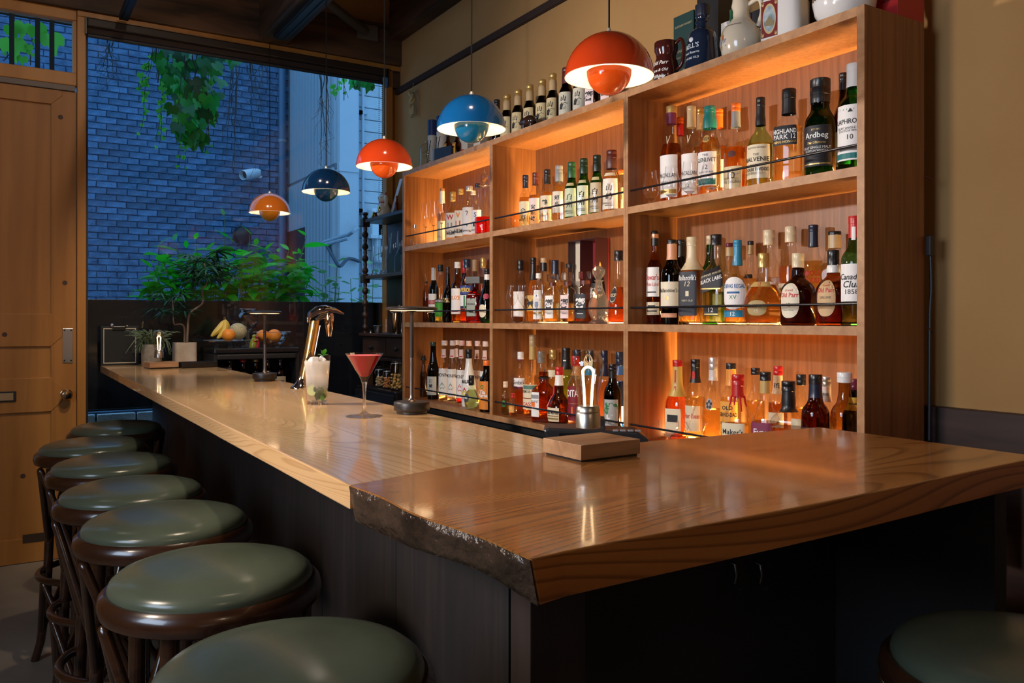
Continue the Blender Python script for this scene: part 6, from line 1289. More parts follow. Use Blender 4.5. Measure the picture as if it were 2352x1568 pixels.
MB().lathe([(r * .93, 0), (r * .96, .004), (r, hp), (r * .92, hp), (r * .90, hp - .01)], 32, cap1=False).build('pot', blotch('stone_pot', (.19, .17, .135), (.27, .245, .20), 60, .7, .3, .001), pt); MB().lathe([(r * .91, hp - .012), (.001, hp - .010)], 24, cap0=False).build('soil', mat((.03, .022, .015), .95), pt)
t_ = MB()
for i in range(150):
    a = random.uniform(0, 2 * pi); q = random.uniform(.05, .85) * r; L_ = random.uniform(.05, .115); out = random.uniform(.1, 1.2)
    drop = random.random() < .2
    P0 = Vector((q * cos(a), q * sin(a), hp - .01)); d_ = Vector((cos(a), sin(a), 0))
    P = [P0, P0 + d_ * L_ * .3 * out + Vector((0, 0, L_ * .55)), P0 + d_ * L_ * .8 * out + Vector((0, 0, L_ * (.75 if not drop else .2))), P0 + d_ * L_ * 1.05 * out + Vector((random.uniform(-.02, .02), 0, L_ * (.7 if not drop else -.4)))]
    t_.tube(spline(P, 2), [.0012, .0024, .003, .003, .0026, .0018, .0008], 5, caps=False)
o = t_.build('foliage', leafmat('herb', (.10, .15, .085), (.16, .22, .13), .5, .15), pt); o['kind'] = 'stuff'
y = 4.72; x = on_y(424, y); r = (on_y(450, y) - on_y(398, y)) / 2; hp = zat(787, x, y - r) - CT
MARB = blotch('marble_pot', (.36, .30, .24), (.56, .50, .44), 14, .4, .05, .001, detail=10)
ar = thing('potted_aralia', 'finger-leaved aralia on a bent trunk in a pale marble pot', 'plant', (x, y, CT + .0004))
MB().lathe([(r * .98, 0), (r, .003), (r, hp), (r * .9, hp), (r * .88, hp - .012)], 40, cap1=False, p=5).build('pot', MARB, ar); MB().lathe([(r * .89, hp - .014), (.001, hp - .012)], 24, cap0=False, p=5).build('soil', mat((.03, .022, .015), .95), ar)
q_ = lambda u, v: Vector((on_y(u, y) - x, random.uniform(-.006, .006), zat(v, on_y(u, y), y) - CT))
BRK_ = mat((.16, .11, .075), .7)
s1 = spline([q_(429, 790), q_(431, 754), q_(435, 722), q_(449, 709), q_(464, 698), q_(467, 685), q_(465, 664), q_(473, 655), q_(474, 636), q_(470, 604)], 4)
s2 = spline([q_(424, 790), q_(424, 754), q_(415, 744), q_(401, 745), q_(398, 733), q_(398, 715), q_(396, 684)], 4)
MB().tube(s1, [.0068 - .004 * i / len(s1) for i in range(len(s1))], 8).build('trunk', BRK_, ar); MB().tube(s2, [.0062 - .004 * i / len(s2) for i in range(len(s2))], 8).build('trunk', BRK_, ar)
ARL = leafmat('aralia', (.010, .045, .016), (.030, .10, .035), .35, .2)
def palm(seed):
    t_ = MB(); rr = random.Random(seed)
    t_.tube([(0, 0, 0), (.035, 0, .014), (.07, 0, .018)], .0011, 5)
    for k in range(9):
        a = -2.2 + k * .55; L_ = .055 + .035 * cos(a * .55) + rr.uniform(-.008, .008); dx, dy = cos(a), sin(a); dr = rr.uniform(.15, .55)
        P = [Vector((.07 + dx * L_ * f, dy * L_ * f, .018 - dr * L_ * f * f)) for f in (0, .33, .66, 1)]
        nrm = Vector((-dy, dx, 0)); wd_ = (.001, .0058, .0050, .0004); vs = []
        for p_, ww in zip(P, wd_): vs += [p_ - nrm * ww + Vector((0, 0, .001)), p_ - Vector((0, 0, .0012)), p_ + nrm * ww + Vector((0, 0, .001))]
        t_.add(vs, [(j * 3 + i, j * 3 + i + 1, j * 3 + i + 4, j * 3 + i + 3) for j in range(3) for i in range(2)])
    m_ = bpy.data.meshes.new('leaf'); m_.from_pydata(t_.v, [], t_.f); m_.materials.append(ARL); m_.shade_smooth(); return m_
PL = [palm(i) for i in range(3)]
for s_, n_ in ((s1, 26), (s2, 13)):
    for i in range(n_):
        p_ = s_[-1 - (i % 9)]; a = i * 2.4
        o = bpy.data.objects.new('leaf', PL[i % 3]); C.objects.link(o); o.parent = ar; o.location = p_; o.rotation_euler = (random.uniform(-.3, .3), random.uniform(-.5, .15), a); o.scale = (random.uniform(.9, 1.35) if s_ is s1 else random.uniform(.8, 1.2),) * 3
x, y = on_z(490, 842, CT); x = min(x, .86)
ty = thing('bill_trays', 'two stacked black bill trays beside the levitating bulb', 'tray', (x, y, CT + .0004), .15)
for k in range(2):
    z_ = k * .012; boxo('tray', BLACK, (-.085, -.055, z_), (.085, .055, z_ + .004), ty, bevel=.001)
    for a, b in (((-.09, -.06), (.09, -.053)), ((-.09, .053), (.09, .06)), ((-.09, -.053), (-.083, .053)), ((.083, -.053), (.09, .053))): boxo('rim', BLACK, (a[0], a[1], z_ + .002), (b[0], b[1], z_ + .016), ty, bevel=.002)
np_ = thing('napkin', 'folded white napkin behind the black trays', 'napkin', (x + .05, y + .14, CT + .0004), .1); boxo('cloth', mat((.6, .6, .6), .8), (-.05, -.04, 0), (.05, .04, .008), np_, bevel=.003)
x, y = on_z(521, 850, CT); hld = thing('card_holder', 'small clear acrylic holder at the inner counter edge', 'holder', (min(x, .925), y, CT + .0004)); t_ = MB().prism([(-.03, -.02), (.03, -.02), (.02, .02), (-.03, .018)], 0, .012); t_.build('block', glass((.85, .88, .9), 1, .2), hld, smooth=False)

# ------------------------------------------------------------------ fruit cabinet and fruit
fc = thing('fruit_cabinet', 'black open cabinet carrying the fruit by the window', 'cabinet', (1.215, 4.78, 0))
ft = 1.098
boxo('top', mat((.012, .012, .015), .22), (-.23, -.15, ft - .028), (.24, .14, ft), fc, bevel=.006); boxo('lip', BLACKM, (-.215, -.158, ft - .062), (.22, -.13, ft - .032), fc, bevel=.006)
boxo('side', BLACKM, (-.23, -.14, 0), (-.21, .14, ft - .0285), fc); boxo('side', BLACKM, (.22, -.14, 0), (.24, .14, ft - .0285), fc); boxo('back', BLACKM, (-.209, .12, 0), (.219, .14, ft - .0285), fc); boxo('shelf', BLACKM, (-.209, -.14, .80), (.219, .119, .82), fc)
for i, (dx, gl, lb, cc_) in enumerate(((-.13, GBK, (.30, .29, .26), cBK), (-.06, GDG, (.42, .38, .30), cRD), (.01, GBR, (.2, .2, .2), cGO), (.08, GBK, (.45, .42, .34), cBK), (.15, (.3, .1, .03), (.36, .30, .2), cBK))):
    o = bottle(1176, 1.9, 40, 700, .8205, 'std', gl, None, 0, (.88, cc_), None, [(.14, .5, 1.0, lb, [('#', .6, .2, K, .6)])], ('%s dark bottle stored below the fruit, counted from the counter' % ('first', 'second', 'third', 'fourth', 'fifth')[i]), group='dark bottles below the fruit', H=.225)
    o.location = (1.215 + dx, 4.70, .8207); o.rotation_euler = (0, 0, -.35); o.scale = (.95, .95, 1)
y = 4.755
x = on_y(523, y); rp = (on_y(576, y) - on_y(468, y)) / 2; zp = zat(781, x, y)
cp = thing('glass_fruit_stand', 'footed cut glass fruit plate on the black cabinet', 'plate', (x, y, ft + .0004)); hz = zp - ft
diamond([(.002, hz * .40), (rp * .20, hz * .41), (rp * .38, hz * .46), (rp * .56, hz * .52), (rp * .72, hz * .62), (rp * .88, hz * .80), (rp, hz)], 26).build('plate', SPARK, cp, smooth=False)
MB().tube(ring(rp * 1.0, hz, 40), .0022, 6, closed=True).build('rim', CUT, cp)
for k in range(3):
    a = k * 2 * pi / 3 + .5; MB().lathe([(.010, 0), (.014, hz * .2), (.009, hz * .45)], 10).tf(Matrix.Translation((rp * .5 * cos(a), rp * .5 * sin(a), 0))).build('foot', CRYS, cp)
zf = ft + hz * .78
def fruit(u, v, yy, r_, nm, label, m_, stem=True, cat=None):
    xx = on_y(u, yy); o = thing(nm, label, cat or nm, (xx, yy, zat(v, xx, yy) - r_ * .95)); MB().ball((0, 0, r_ * .95), r_, 22, 16, (1, 1, .95)).build('skin', m_, o)
    if stem: MB().lathe([(r_ * .14, r_ * 1.86), (r_ * .10, r_ * 1.95), (.001, r_ * 1.93)], 8).build('stem', mat((.12, .10, .03), .7), o)
    return o
ORP = blotch('orange_peel', (.78, .24, .015), (.85, .30, .03), 40, .45, .4, .002)
m_, n_, p = nt('melon_net'); tc = n_.nodes.new('ShaderNodeTexCoord'); vv = n_.nodes.new('ShaderNodeTexVoronoi'); vv.feature = 'DISTANCE_TO_EDGE'; vv.inputs['Scale'].default_value = 110; n_.links.new(tc.outputs['Object'], vv.inputs['Vector'])
rr = ramp(n_, vv.outputs['Distance'], [(0.02, (.52, .46, .32)), (0.22, (.30, .30, .15))]); n_.links.new(rr.outputs[0], p.inputs['Base Color']); p.inputs['Roughness'].default_value = .7
fruit(546, 761, 4.79, .0505, 'melon', 'netted melon on the glass fruit plate', m_)
fruit(525, 769, 4.70, .0375, 'orange', 'orange in front of the melon on the glass fruit plate', ORP)
bn = thing('banana_bunch', 'small bunch of spotted bananas on the glass fruit plate', 'banana', (on_y(516, 4.74), 4.74, zat(735, on_y(516, 4.74), 4.74)))
o0 = bn.location.copy(); BAN = blotch('banana_skin', (.62, .42, .05), (.70, .52, .10), 25, .5, .1, .001, detail=8)
Q = lambda u, v, dy: Vector((on_y(u, 4.74) - o0.x, dy, zat(v, on_y(u, 4.74), 4.74) - o0.z))
for a, b, c_, dy in (((514, 740), (500, 757), (484, 772), -.012), ((517, 740), (512, 760), (496, 777), -.03), ((519, 740), (522, 752), (516, 772), .012)):
    k = MB().tube(spline([Q(516, 733, 0), Q(*a, dy * .3), Q(*b, dy), Q(*c_, dy)], 5), [.004, .005, .006, .008, .011, .014, .016, .017, .0175, .0175, .0172, .0165, .015, .012, .008, .005], 7); k.build('banana', BAN, bn); MB().ball(Q(*c_, dy), .006, 8, 6).build('tip', mat((.05, .03, .01), .7), bn)
MB().tube([Q(516, 736, 0), Q(515.5, 728, 0)], [.008, .006], 8).build('stalk', mat((.10, .07, .02), .7), bn)
x, y = on_y(569, 4.85), 4.85; gg = thing('crystal_goblet', 'big cut crystal globe goblet behind the melon', 'goblet', (x, y, ft + .0004)); zc = zat(734, x, y) - ft; r = .062
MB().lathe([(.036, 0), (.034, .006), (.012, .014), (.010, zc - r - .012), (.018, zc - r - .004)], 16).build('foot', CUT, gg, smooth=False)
diamond([(.016, zc - r * .98), (.036, zc - r * .80), (.050, zc - r * .52), (.059, zc - r * .2), (.061, zc + r * .12), (.056, zc + r * .42), (.047, zc + r * .68), (.040, zc + r * .86), (.044, zc + r * 1.0)], 12).build('globe', SPARK, gg, smooth=False)
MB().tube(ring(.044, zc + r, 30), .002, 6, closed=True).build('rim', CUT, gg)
x, y = on_y(625, 4.74), 4.74; rb = (on_y(668, y) - on_y(583, y)) / 2; zr = zat(762, x, y) - ft
cbw = thing('crystal_bowl', 'cut crystal bowl holding oranges on the black cabinet', 'bowl', (x, y, ft + .0004))
diamond([(.002, .004), (rb * .42, 0), (rb * .50, zr * .12), (rb * .60, zr * .28), (rb * .70, zr * .45), (rb * .80, zr * .62), (rb * .90, zr * .8), (rb, zr)], 24).build('bowl', SPARK, cbw, smooth=False)
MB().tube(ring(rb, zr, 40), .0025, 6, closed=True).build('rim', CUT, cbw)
for u, v, yy, l in ((603, 771, 4.74, 'orange at the figurine side of the crystal bowl'), (630, 771, 4.72, 'larger orange in the middle of the crystal bowl'), (617, 776, 4.79, 'orange at the back of the crystal bowl')): fruit(u, v, yy, .036 if u != 630 else .040, 'orange', l, ORP)
x, y = on_y(584, 4.67), 4.67; hf = thing('hugging_figurine', 'green and red ceramic hugging pair figurine between plate and bowl', 'figurine', (x, y, ft + .0004))
for s_, c_, dx in ((0, (.22, .25, .03), -.008), (1, (.45, .02, .06), .012)):
    HH = .074 if not s_ else .066; t_ = MB().lathe([(.019, 0), (.021, .004), (.020, HH * .4), (.013, HH * .68), (.009, HH * .76), (.0125, HH * .84), (.0125, HH * .92), (.006, HH), (.001, HH * 1.01)], 18)
    t_.v = [(a + dx * (1 - .9 * c2 / HH * 1.2) if not s_ else a + dx, b + s_ * .008, c2) for a, b, c2 in t_.v]; g_ = mat(c_, .2, coat=.5); t_.build('figure', g_, hf)
    MB().tube(spline([(dx, -.010, HH * .62), (dx + (.012 if not s_ else -.012), -.020, HH * .56), (dx + (.022 if not s_ else -.018), -.014, HH * .6)], 4), .0042, 8).build('arm', g_, hf)

# ------------------------------------------------------------------ antique dresser shelf in the corner
AX0, AX1, AY0, AY1 = 1.93, 2.10, 4.125, 4.865
an = thing('antique_dresser', 'dark antique dresser with turned post, shelves and two drawers in the corner', 'dresser', (2.015, 4.5, 0))
A = lambda nm, a, b, bv=.003, m=ANTIQUE: boxo(nm, m, (a[0] - 2.015, a[1] - 4.5, a[2]), (b[0] - 2.015, b[1] - 4.5, b[2]), an, bevel=bv)
zs1, zs2, zd = 1.880, 1.529, 1.172
A('shelf', (AX0, AY0, zs1 - .022), (AX1, AY1, zs1)); A('shelf', (AX0, AY0, zs2 - .022), (AX1, AY1, zs2)); A('cabinet_top', (AX0 - .02, AY0, zd - .018), (AX1, AY1 + .02, zd))
A('back', (AX1 - .012, AY0, zd + .001), (AX1, AY1 - .02, zs1 - .023)); A('carcass', (AX0 + .012, AY0, 1.03), (AX1, AY1, zd - .019)); A('lower_rail', (AX0 - .01, AY0, 1.012), (AX1, AY1 + .01, 1.029))
A('leg', (AX0, AY1 - .05, 0), (AX0 + .05, AY1, 1.011)); A('leg', (AX1 - .05, AY1 - .05, 0), (AX1, AY1, 1.011))
for a, b in ((4.525, 4.87), (4.14, 4.505)):
    d_ = A('drawer', (AX0 + .002, a, 1.040), (AX0 + .012, b, zd - .026), .002, wood('drawer_front', (.035, .016, .010), (.075, .038, .022), (10, 3, 10), .35))
    for k in (-.035, .035) if a > 4.3 and False else (0,): MB().lathe([(.007, 0), (.006, .008), (.013, .014), (.014, .020), (.008, .026), (.001, .027)], 16).tf(Matrix.Translation((-.005, 0, .045)) @ Matrix.Rotation(-pi / 2, 4, 'Y')).build('knob', BLACK, d_)
def post(z0, z1):
    n_ = 8; P = [(.020, z0), (.020, z0 + .012)]
    for i in range(n_):
        a = z0 + .015 + (z1 - z0 - .03) * i / n_; b = (z1 - z0 - .03) / n_
        big = .021 if i % 2 == 0 else .013
        P += [(.011, a), (big * .8, a + b * .18), (big, a + b * .5), (big * .8, a + b * .82)]
    return P + [(.011, z1 - .014), (.020, z1 - .01), (.020, z1)]
MB().lathe(post(zd, zs2 - .022), 18).build('turned_post', ANTIQUE, an, (AX0 + .012 - 2.015, AY1 - .012 - 4.5, 0)); MB().lathe(post(zs2, zs1 - .022), 18).build('turned_post', ANTIQUE, an, (AX0 + .012 - 2.015, AY1 - .012 - 4.5, 0))
MB().lathe([(.012, 0), (.020, .008), (.012, .018), (.010, .024), (.021, .036), (.014, .046), (.001, .048)], 18).build('finial', ANTIQUE, an, (AX0 + .012 - 2.015, AY1 - .012 - 4.5, zs1))
for z_ in (zs1 - .045, zs2 - .045): A('post_block', (AX0 - .012, AY1 - .034, z_), (AX0 + .036, AY1 + .012, z_ + .05))
sc = plate([(0, 0), (.115, 0), (.115, .11), (.085, .125), (.06, .10), (.045, .055), (.018, .045)], 0, .014).build('side_scroll', BLACKM, an, (AX0 + .045 - 2.015, AY1 - .03 - 4.5, zs1), smooth=False)
def on_an(u, x, z): return (x, on_x(u, x), z + .0005)
ct = thing('lucky_cat', 'white beckoning cat figurine with red collar on the dresser top shelf', 'figurine', on_an(881, 1.975, zs1), -1.25)
H = zat(440, ct.location.x, ct.location.y) - zs1; CW = mat((.70, .62, .48), .3, coat=.3)
MB().lathe([(H * .22, 0), (H * .26, H * .06), (H * .27, H * .25), (H * .21, H * .45), (H * .15, H * .55)], 20).build('body', CW, ct)
MB().ball((0, -H * .02, H * .70), H * .20, 18, 12, (1.1, 1, .9)).build('head', CW, ct)
for s_ in (-1, 1): MB().lathe([(H * .08, 0), (.001, H * .15)], 8).tf(Matrix.Translation((s_ * H * .14, 0, H * .82))).build('ear', mat((.5, .04, .03), .4) if s_ > 0 else CW, ct)
MB().tube([(H * .2, -H * .05, H * .38), (H * .27, -H * .1, H * .6), (H * .25, -H * .12, H * .82)], [H * .07, H * .065, H * .07], 10).build('raised_paw', CW, ct); MB().tube(ring(H * .165, H * .545, 20), H * .025, 8, closed=True).build('collar', mat((.55, .02, .02), .4), ct)
MB().ball((0, -H * .25, H * .25), H * .10, 12, 8, (1, .5, 1.3)).build('gold_coin', BRASS, ct)
for s_ in (-1, 1): MB().ball((s_ * H * .08, -H * .20, H * .74), H * .022, 8, 6).build('eye', BLACK, ct)
MB().ball((0, -H * .215, H * .68), H * .018, 8, 6).build('nose', mat((.4, .1, .08), .5), ct)
gs = thing('gold_figurine', 'tiny gold figurine beside the post on the dresser top shelf', 'figurine', on_an(858, 1.955, zs1)); MB().lathe([(.016, 0), (.018, .006), (.010, .022), (.006, .028)], 12).build('body', BRASS, gs); MB().ball((0, 0, .034), .008, 10, 8).build('head', BRASS, gs)
cdx = thing('white_card', 'tall white card leaning on the dresser top shelf beside the cat', 'card', on_an(894, 2.0, zs1), 0)
ya, yb2 = cdx.location.y, on_x(921, 2.03); zt = zat(411, 2.03, yb2) - zs1
t_ = MB(); t_.add([(0, 0, 0), (.002, -.035, 0), (.03, yb2 - ya - .02, zt), (.028, yb2 - ya + .015, zt), (.003, 0, 0), (.005, -.035, 0), (.033, yb2 - ya - .02, zt), (.031, yb2 - ya + .015, zt)], [(0, 1, 2, 3), (7, 6, 5, 4), (0, 4, 5, 1), (1, 5, 6, 2), (2, 6, 7, 3), (3, 7, 4, 0)]); t_.build('card', mat((.66, .66, .68), .6), cdx, smooth=False)
bottle(912, 1.965, 11, 450, zs1, 'mini', (.8, .5, .25), (.6, .3, .1), .6, (.80, (.25, .12, .05)), None, [], 'tiny corked brown bottle on the dresser top shelf', name='corked_bottle')
for u, v, x, l in ((860, 566, 1.965, 'nearest the turned post'), (879, 566, 1.965, 'second from the turned post')): glassware('beer', u, x, 22, v, zs2, 'tall footed beer glass ' + l + ' on the dresser middle shelf', 'beer glasses on the dresser')
for u, v, l in ((887, 541, 'furthest from the plywood boxes'), (906, 536, 'in the middle of three'), (921, 531, 'against the plywood box')): glassware('wine', u, 2.02, 23, v, zs2, 'stemmed wine glass ' + l + ' on the dresser middle shelf', 'wine glasses on the dresser')
sh = thing('shaker_tin', 'tall polished shaker tin on the dresser drawers', 'shaker', on_an(911, 1.955, zd)); H = zat(718, *sh.location[:2]) - zd; r = px(13, *sh.location[:2])
MB().lathe([(r * .72, 0), (r * .75, .004), (r, H), (r * 1.02, H), (r * .96, H - .001), (r * .72, .01)], 28, cap1=False).build('cup', mat((.75, .66, .52), .1, 1), sh); MB().tube(ring(r * 1.01, H, 28), .0015, 6, closed=True).build('rim', CHROME, sh)
mc = thing('metal_cup', 'small round steel cup on the dresser drawers', 'cup', on_an(868, 1.955, zd)); r = px(11, *mc.location[:2]); MB().lathe([(r * .45, 0), (r * .8, r * .5), (r, r * 1.6), (r * .95, r * 1.6), (r * .5, r * .3)], 24, cap1=False).build('bowl', mat((.5, .5, .5), .3, 1), mc); MB().tube(ring(r * .98, r * 1.6, 20), .0016, 6, closed=True).build('rim', STEEL, mc)
glassware('tumbler', 885, 1.975, 20, 733, zd, 'clear mixing glass between steel cup and shaker on the dresser drawers')
jgr = thing('jigger', 'small dark double jigger by the turned post on the drawers', 'jigger', on_an(852, 1.95, zd)); MB().lathe([(.014, 0), (.006, .022), (.006, .026), (.012, .042)], 16).build('cup', mat((.10, .10, .11), .25, 1), jgr); MB().tube([(.006, 0, .024), (-.02, -.02, .024)], .002, 6).build('bar', BLACK, jgr)
vs_ = thing('leaf_vase', 'glass vase of pale leaves beside the shaker tin', 'vase', on_an(920, 2.045, zd)); H = zat(708, *vs_.location[:2]) - zd; MB().lathe([(.022, 0), (.028, H * .3), (.03, H)], 20, cap1=False).build('glass', GL, vs_)
for i in range(14): leafobj('leaf', leafmat('pale_leaf', (.22, .30, .22), (.36, .44, .34)), vs_, (random.uniform(-.015, .015), random.uniform(-.015, .015), H - .01), (0, random.uniform(-1.2, -.3), i * .9), random.uniform(.025, .04))
MB().tube([(0, 0, .003), (0, 0, H)], .002, 5).build('stem', mat((.1, .15, .06), .6), vs_)
# black box with jars of nuts
bk = thing('black_fridge', 'low black cabinet carrying glass jars below the dresser drawers', 'cabinet', (1.94, 4.42, 0)); boxo('body', mat((.010, .010, .013), .25), (-.11, -.28, 0), (.13, .30, .86), bk, bevel=.008); boxo('door', mat((.014, .014, .017), .3), (-.122, -.27, .04), (-.1105, .29, .84), bk, bevel=.004); boxo('handle', BLACK, (-.135, .20, .5), (-.1225, .22, .75), bk, bevel=.003)
for u, w_, v, cols, l, n_ in ((871, 21, 838, ((.34, .22, .10), (.42, .30, .16)), 'of pale walnuts, furthest from the plywood box', 60), (889, 19, 842, ((.36, .14, .04), (.45, .20, .06)), 'of reddish almonds, in the middle', 60), (911, 29, 818, ((.48, .30, .10), (.60, .36, .08), (.30, .18, .08)), 'of dried fruit, largest of the three', 70)):
    x = 1.875; y = on_x(u, x); r = px(w_, x, y) / 2; H = zat(v, x, y) - .862
    jr = thing('clip_jar', 'glass clip jar ' + l, 'jar', (x, y, .8606), 0, 'glass jars of nuts and fruit')
    MB().lathe([(r * .9, 0), (r, .006), (r, H * .66), (r * .82, H * .76), (r * .82, H * .80)], 24, cap1=False).build('jar', GL, jr); MB().lathe([(r * .86, H * .805), (r * .88, H * .84), (r * .7, H * .93), (r * .2, H * .96)], 24).build('lid', GL, jr)
    MB().tube(ring(r * .87, H * .80, 24), .0016, 6, closed=True).build('wire', STEEL, jr); MB().tube([(-r * .87, 0, H * .8), (-r * 1.05, 0, H * .7), (-r * .98, 0, H * .62)], .0013, 6).build('clip', STEEL, jr)
    mats_ = [mat(c_, .6) for c_ in cols]; t_ = MB()
    for i in range(n_):
        a = random.uniform(0, 6.28); q = sqrt(random.random()) * r * .80; t_.mi = i % len(cols); s_ = random.uniform(.006, .010)
        t_.ball((q * cos(a), q * sin(a), .010 + H * .42 * random.random()), s_, 8, 6, (1, random.uniform(.6, 1), .8))
    o = t_.build('contents', mats_, jr); o['kind'] = 'stuff'

# ------------------------------------------------------------------ plants outside
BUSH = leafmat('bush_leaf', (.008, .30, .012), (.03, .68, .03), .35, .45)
STEMG = mat((.06, .12, .03), .6); TWIG = mat((.035, .028, .026), .8)
bl_ = MB()
for side in (-1, 1):
    b = len(bl_.v); prof = [(0, 0.0, 0), (.12, .10, .012), (.32, .17, .014), (.55, .165, -.01), (.78, .10, -.06), (1, 0.004, -.14)]
    vs = [(a, 0, c - .02) for a, _, c in prof] + [(a, side * w2 * 1.0, c) for a, w2, c in prof]
    bl_.add(vs, [(i, i + 1, 7 + i, 6 + i) if side < 0 else (6 + i, 7 + i, i + 1, i) for i in range(5)])
LME = bpy.data.meshes.new('leaf'); LME.from_pydata(bl_.v, [], bl_.f); LME.materials.append(BUSH); LME.shade_smooth(); LME.update()
PT = ptop + .005
YP = 5.62
bush = thing('leafy_bush', 'broad-leaved green bush in the planter outside the window', 'bush', (on_y(520, YP), YP, PT)); bo = bush.location.copy()
random.seed(21)
tips = [(366, 562), (402, 553), (388, 592), (352, 612), (430, 572), (449, 552), (472, 577), (492, 582), (516, 492), (542, 560), (574, 538), (592, 560), (612, 572), (560, 592), (640, 578), (664, 572), (704, 541), (690, 582), (716, 628), (650, 622), (600, 622), (520, 622), (458, 632), (400, 642), (358, 652), (344, 672), (680, 642), (640, 662), (560, 652), (490, 655), (430, 668), (600, 675), (520, 680)]
nl = 0
for i, (u, v) in enumerate(tips):
    yy = YP + random.uniform(-.16, .24); x = on_y(u, yy); z = zat(v, x, yy)
    tip = Vector((x, yy, z)) - bo; base_ = Vector((tip.x * .45, random.uniform(-.06, .08), 0)); mid_ = base_.lerp(tip, .55) + Vector((0, 0, .05))
    P = spline([base_, mid_, tip], 8); MB().tube(P, [.006 - .0045 * j / len(P) for j in range(len(P))], 6).build('stem', STEMG, bush)
    tall = i in (8,)
    for k in range(9 if not tall else 4):
        t = 1 - k * (.07 if not tall else .16); p_ = P[max(0, min(len(P) - 1, int(t * (len(P) - 1))))]
        a = k * 2.39 + random.uniform(-.4, .4) + i
        o = bpy.data.objects.new('leaf', LME); C.objects.link(o); o.parent = bush; o.location = p_ + Vector((random.uniform(-.01, .01), random.uniform(-.01, .01), random.uniform(-.01, .01)))
        sc_ = random.uniform(.14, .205) * (.5 if k == 0 else 1.0)
        o.rotation_euler = (random.uniform(-.5, .5), random.uniform(-.9, -.5) if k == 0 else random.uniform(-.35, .35), a); o.scale = (sc_, sc_ * 1.15, sc_); nl += 1
rb_ = random.Random(4); dm_ = MB()
for k in range(330):
    u = rb_.uniform(345, 718); top_ = 572 + 34 * ((u - 530) / 190) ** 2 + 16 * sin(u * .06); v = rb_.uniform(top_ + 6, 700); yy = YP + rb_.uniform(-.12, .28)
    M_ = Matrix.Translation(Vector((on_y(u, yy), yy, zat(v, on_y(u, yy), yy))) - bo) @ Matrix.Rotation(rb_.uniform(0, 6.28), 4, 'Z') @ Matrix.Rotation(rb_.uniform(-.3, .5), 4, 'Y') @ Matrix.Rotation(rb_.uniform(-.5, .5), 4, 'X') @ Matrix.Scale(rb_.uniform(.10, .17), 4)
    b = len(dm_.v); dm_.add(bl_.v, bl_.f); dm_.v[b:] = [tuple(M_ @ Vector(p_)) for p_ in bl_.v]
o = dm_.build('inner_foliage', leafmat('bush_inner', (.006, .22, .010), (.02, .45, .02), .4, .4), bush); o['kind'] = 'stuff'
# slender weeds beside the bush
WEED = leafmat('weed_leaf', (.10, .30, .10), (.22, .45, .20), .4, .3)
key = ('leafmesh', WEED.name)
YP2 = 5.60
for g_, (us, lb) in enumerate((((760, 600, 775, 600), 'pale slender weed standing in front of the corrugated wall'), ((752, 655, 741, 660), 'low weed by the planter edge between bush and dresser'), ((850, 640, 858, 590), 'bright weed seen through the antique dresser'), ((815, 660, 805, 640), 'low weed just outside beside the turned post'))):
    wd_ = thing('weed', lb, 'plant', (on_y(us[0], YP2), YP2, PT)); wo = wd_.location.copy()
    for s_ in range(5):
        u = us[0] + random.uniform(-22, 22) if s_ else us[2]; v = (us[1] if s_ else us[3]) + random.uniform(0, 70) * (s_ > 0)
        yy = YP2 + random.uniform(-.1, .1); tip = Vector((on_y(u, yy), yy, zat(v, on_y(u, yy), yy))) - wo
        P = spline([Vector((tip.x * .4, random.uniform(-.05, .05), 0)), tip * .5 + Vector((0, 0, .03)), tip], 6); MB().tube(P, .0022, 5).build('stem', STEMG, wd_)
        for k in range(7): leafobj('leaf', WEED, wd_, P[-1 - k] + Vector((0, 0, .002)), (random.uniform(-.4, .4), random.uniform(-.6, .3), k * 2.4 + s_), random.uniform(.06, .11))
# hanging vine over the window
IVY = leafmat('ivy_leaf', (.003, .06, .006), (.01, .36, .03), .4, .35); IVYB = leafmat('ivy_young', (.05, .40, .03), (.16, .66, .08), .4, .5)
iv = MB(); out = [(0, 0), (-.16, .16), (-.42, .10), (-.56, -.16), (-.44, -.52), (-.24, -.46), (-.16, -.62), (0, -1.0), (.16, -.62), (.24, -.46), (.44, -.52), (.56, -.16), (.42, .10), (.16, .16)]
iv.add([(0, .0, -.3)] + [(a, -.10 * abs(a) + .08 * (b < -.6), b) for a, b in out], [(0, 1 + i, 1 + (i + 1) % 14) for i in range(14)])
def ivymesh(m_): me = bpy.data.meshes.new('leaf'); me.from_pydata(iv.v, [], iv.f); me.materials.append(m_); me.shade_smooth(); return me
IM, IB = ivymesh(IVY), ivymesh(IVYB)
YV = 5.75
vn = thing('hanging_vine', 'large hanging clump of grape-leaved vine before the brick wall', 'vine', (on_y(440, YV), YV, 3.25)); vo = vn.location.copy()
random.seed(5)
W = lambda u, v, yy: Vector((on_y(u, yy), yy, zat(v, on_y(u, yy), yy))) - vo
for i in range(105):
    f = random.random() ** .8; v = 95 + f * 225; wd2 = (105 - 75 * f) ; u = 440 + 10 * (1 - f) + random.uniform(-wd2, wd2) * (.9 if f > .2 else 1)
    yy = YV + random.uniform(-.12, .15); o = bpy.data.objects.new('leaf', IM); C.objects.link(o); o.parent = vn; o.location = W(u, v, yy); s_ = random.uniform(.055, .125)
    o.rotation_euler = (random.uniform(-.7, .5), random.uniform(-.5, .5), random.uniform(-.9, .9)); o.scale = (s_,) * 3
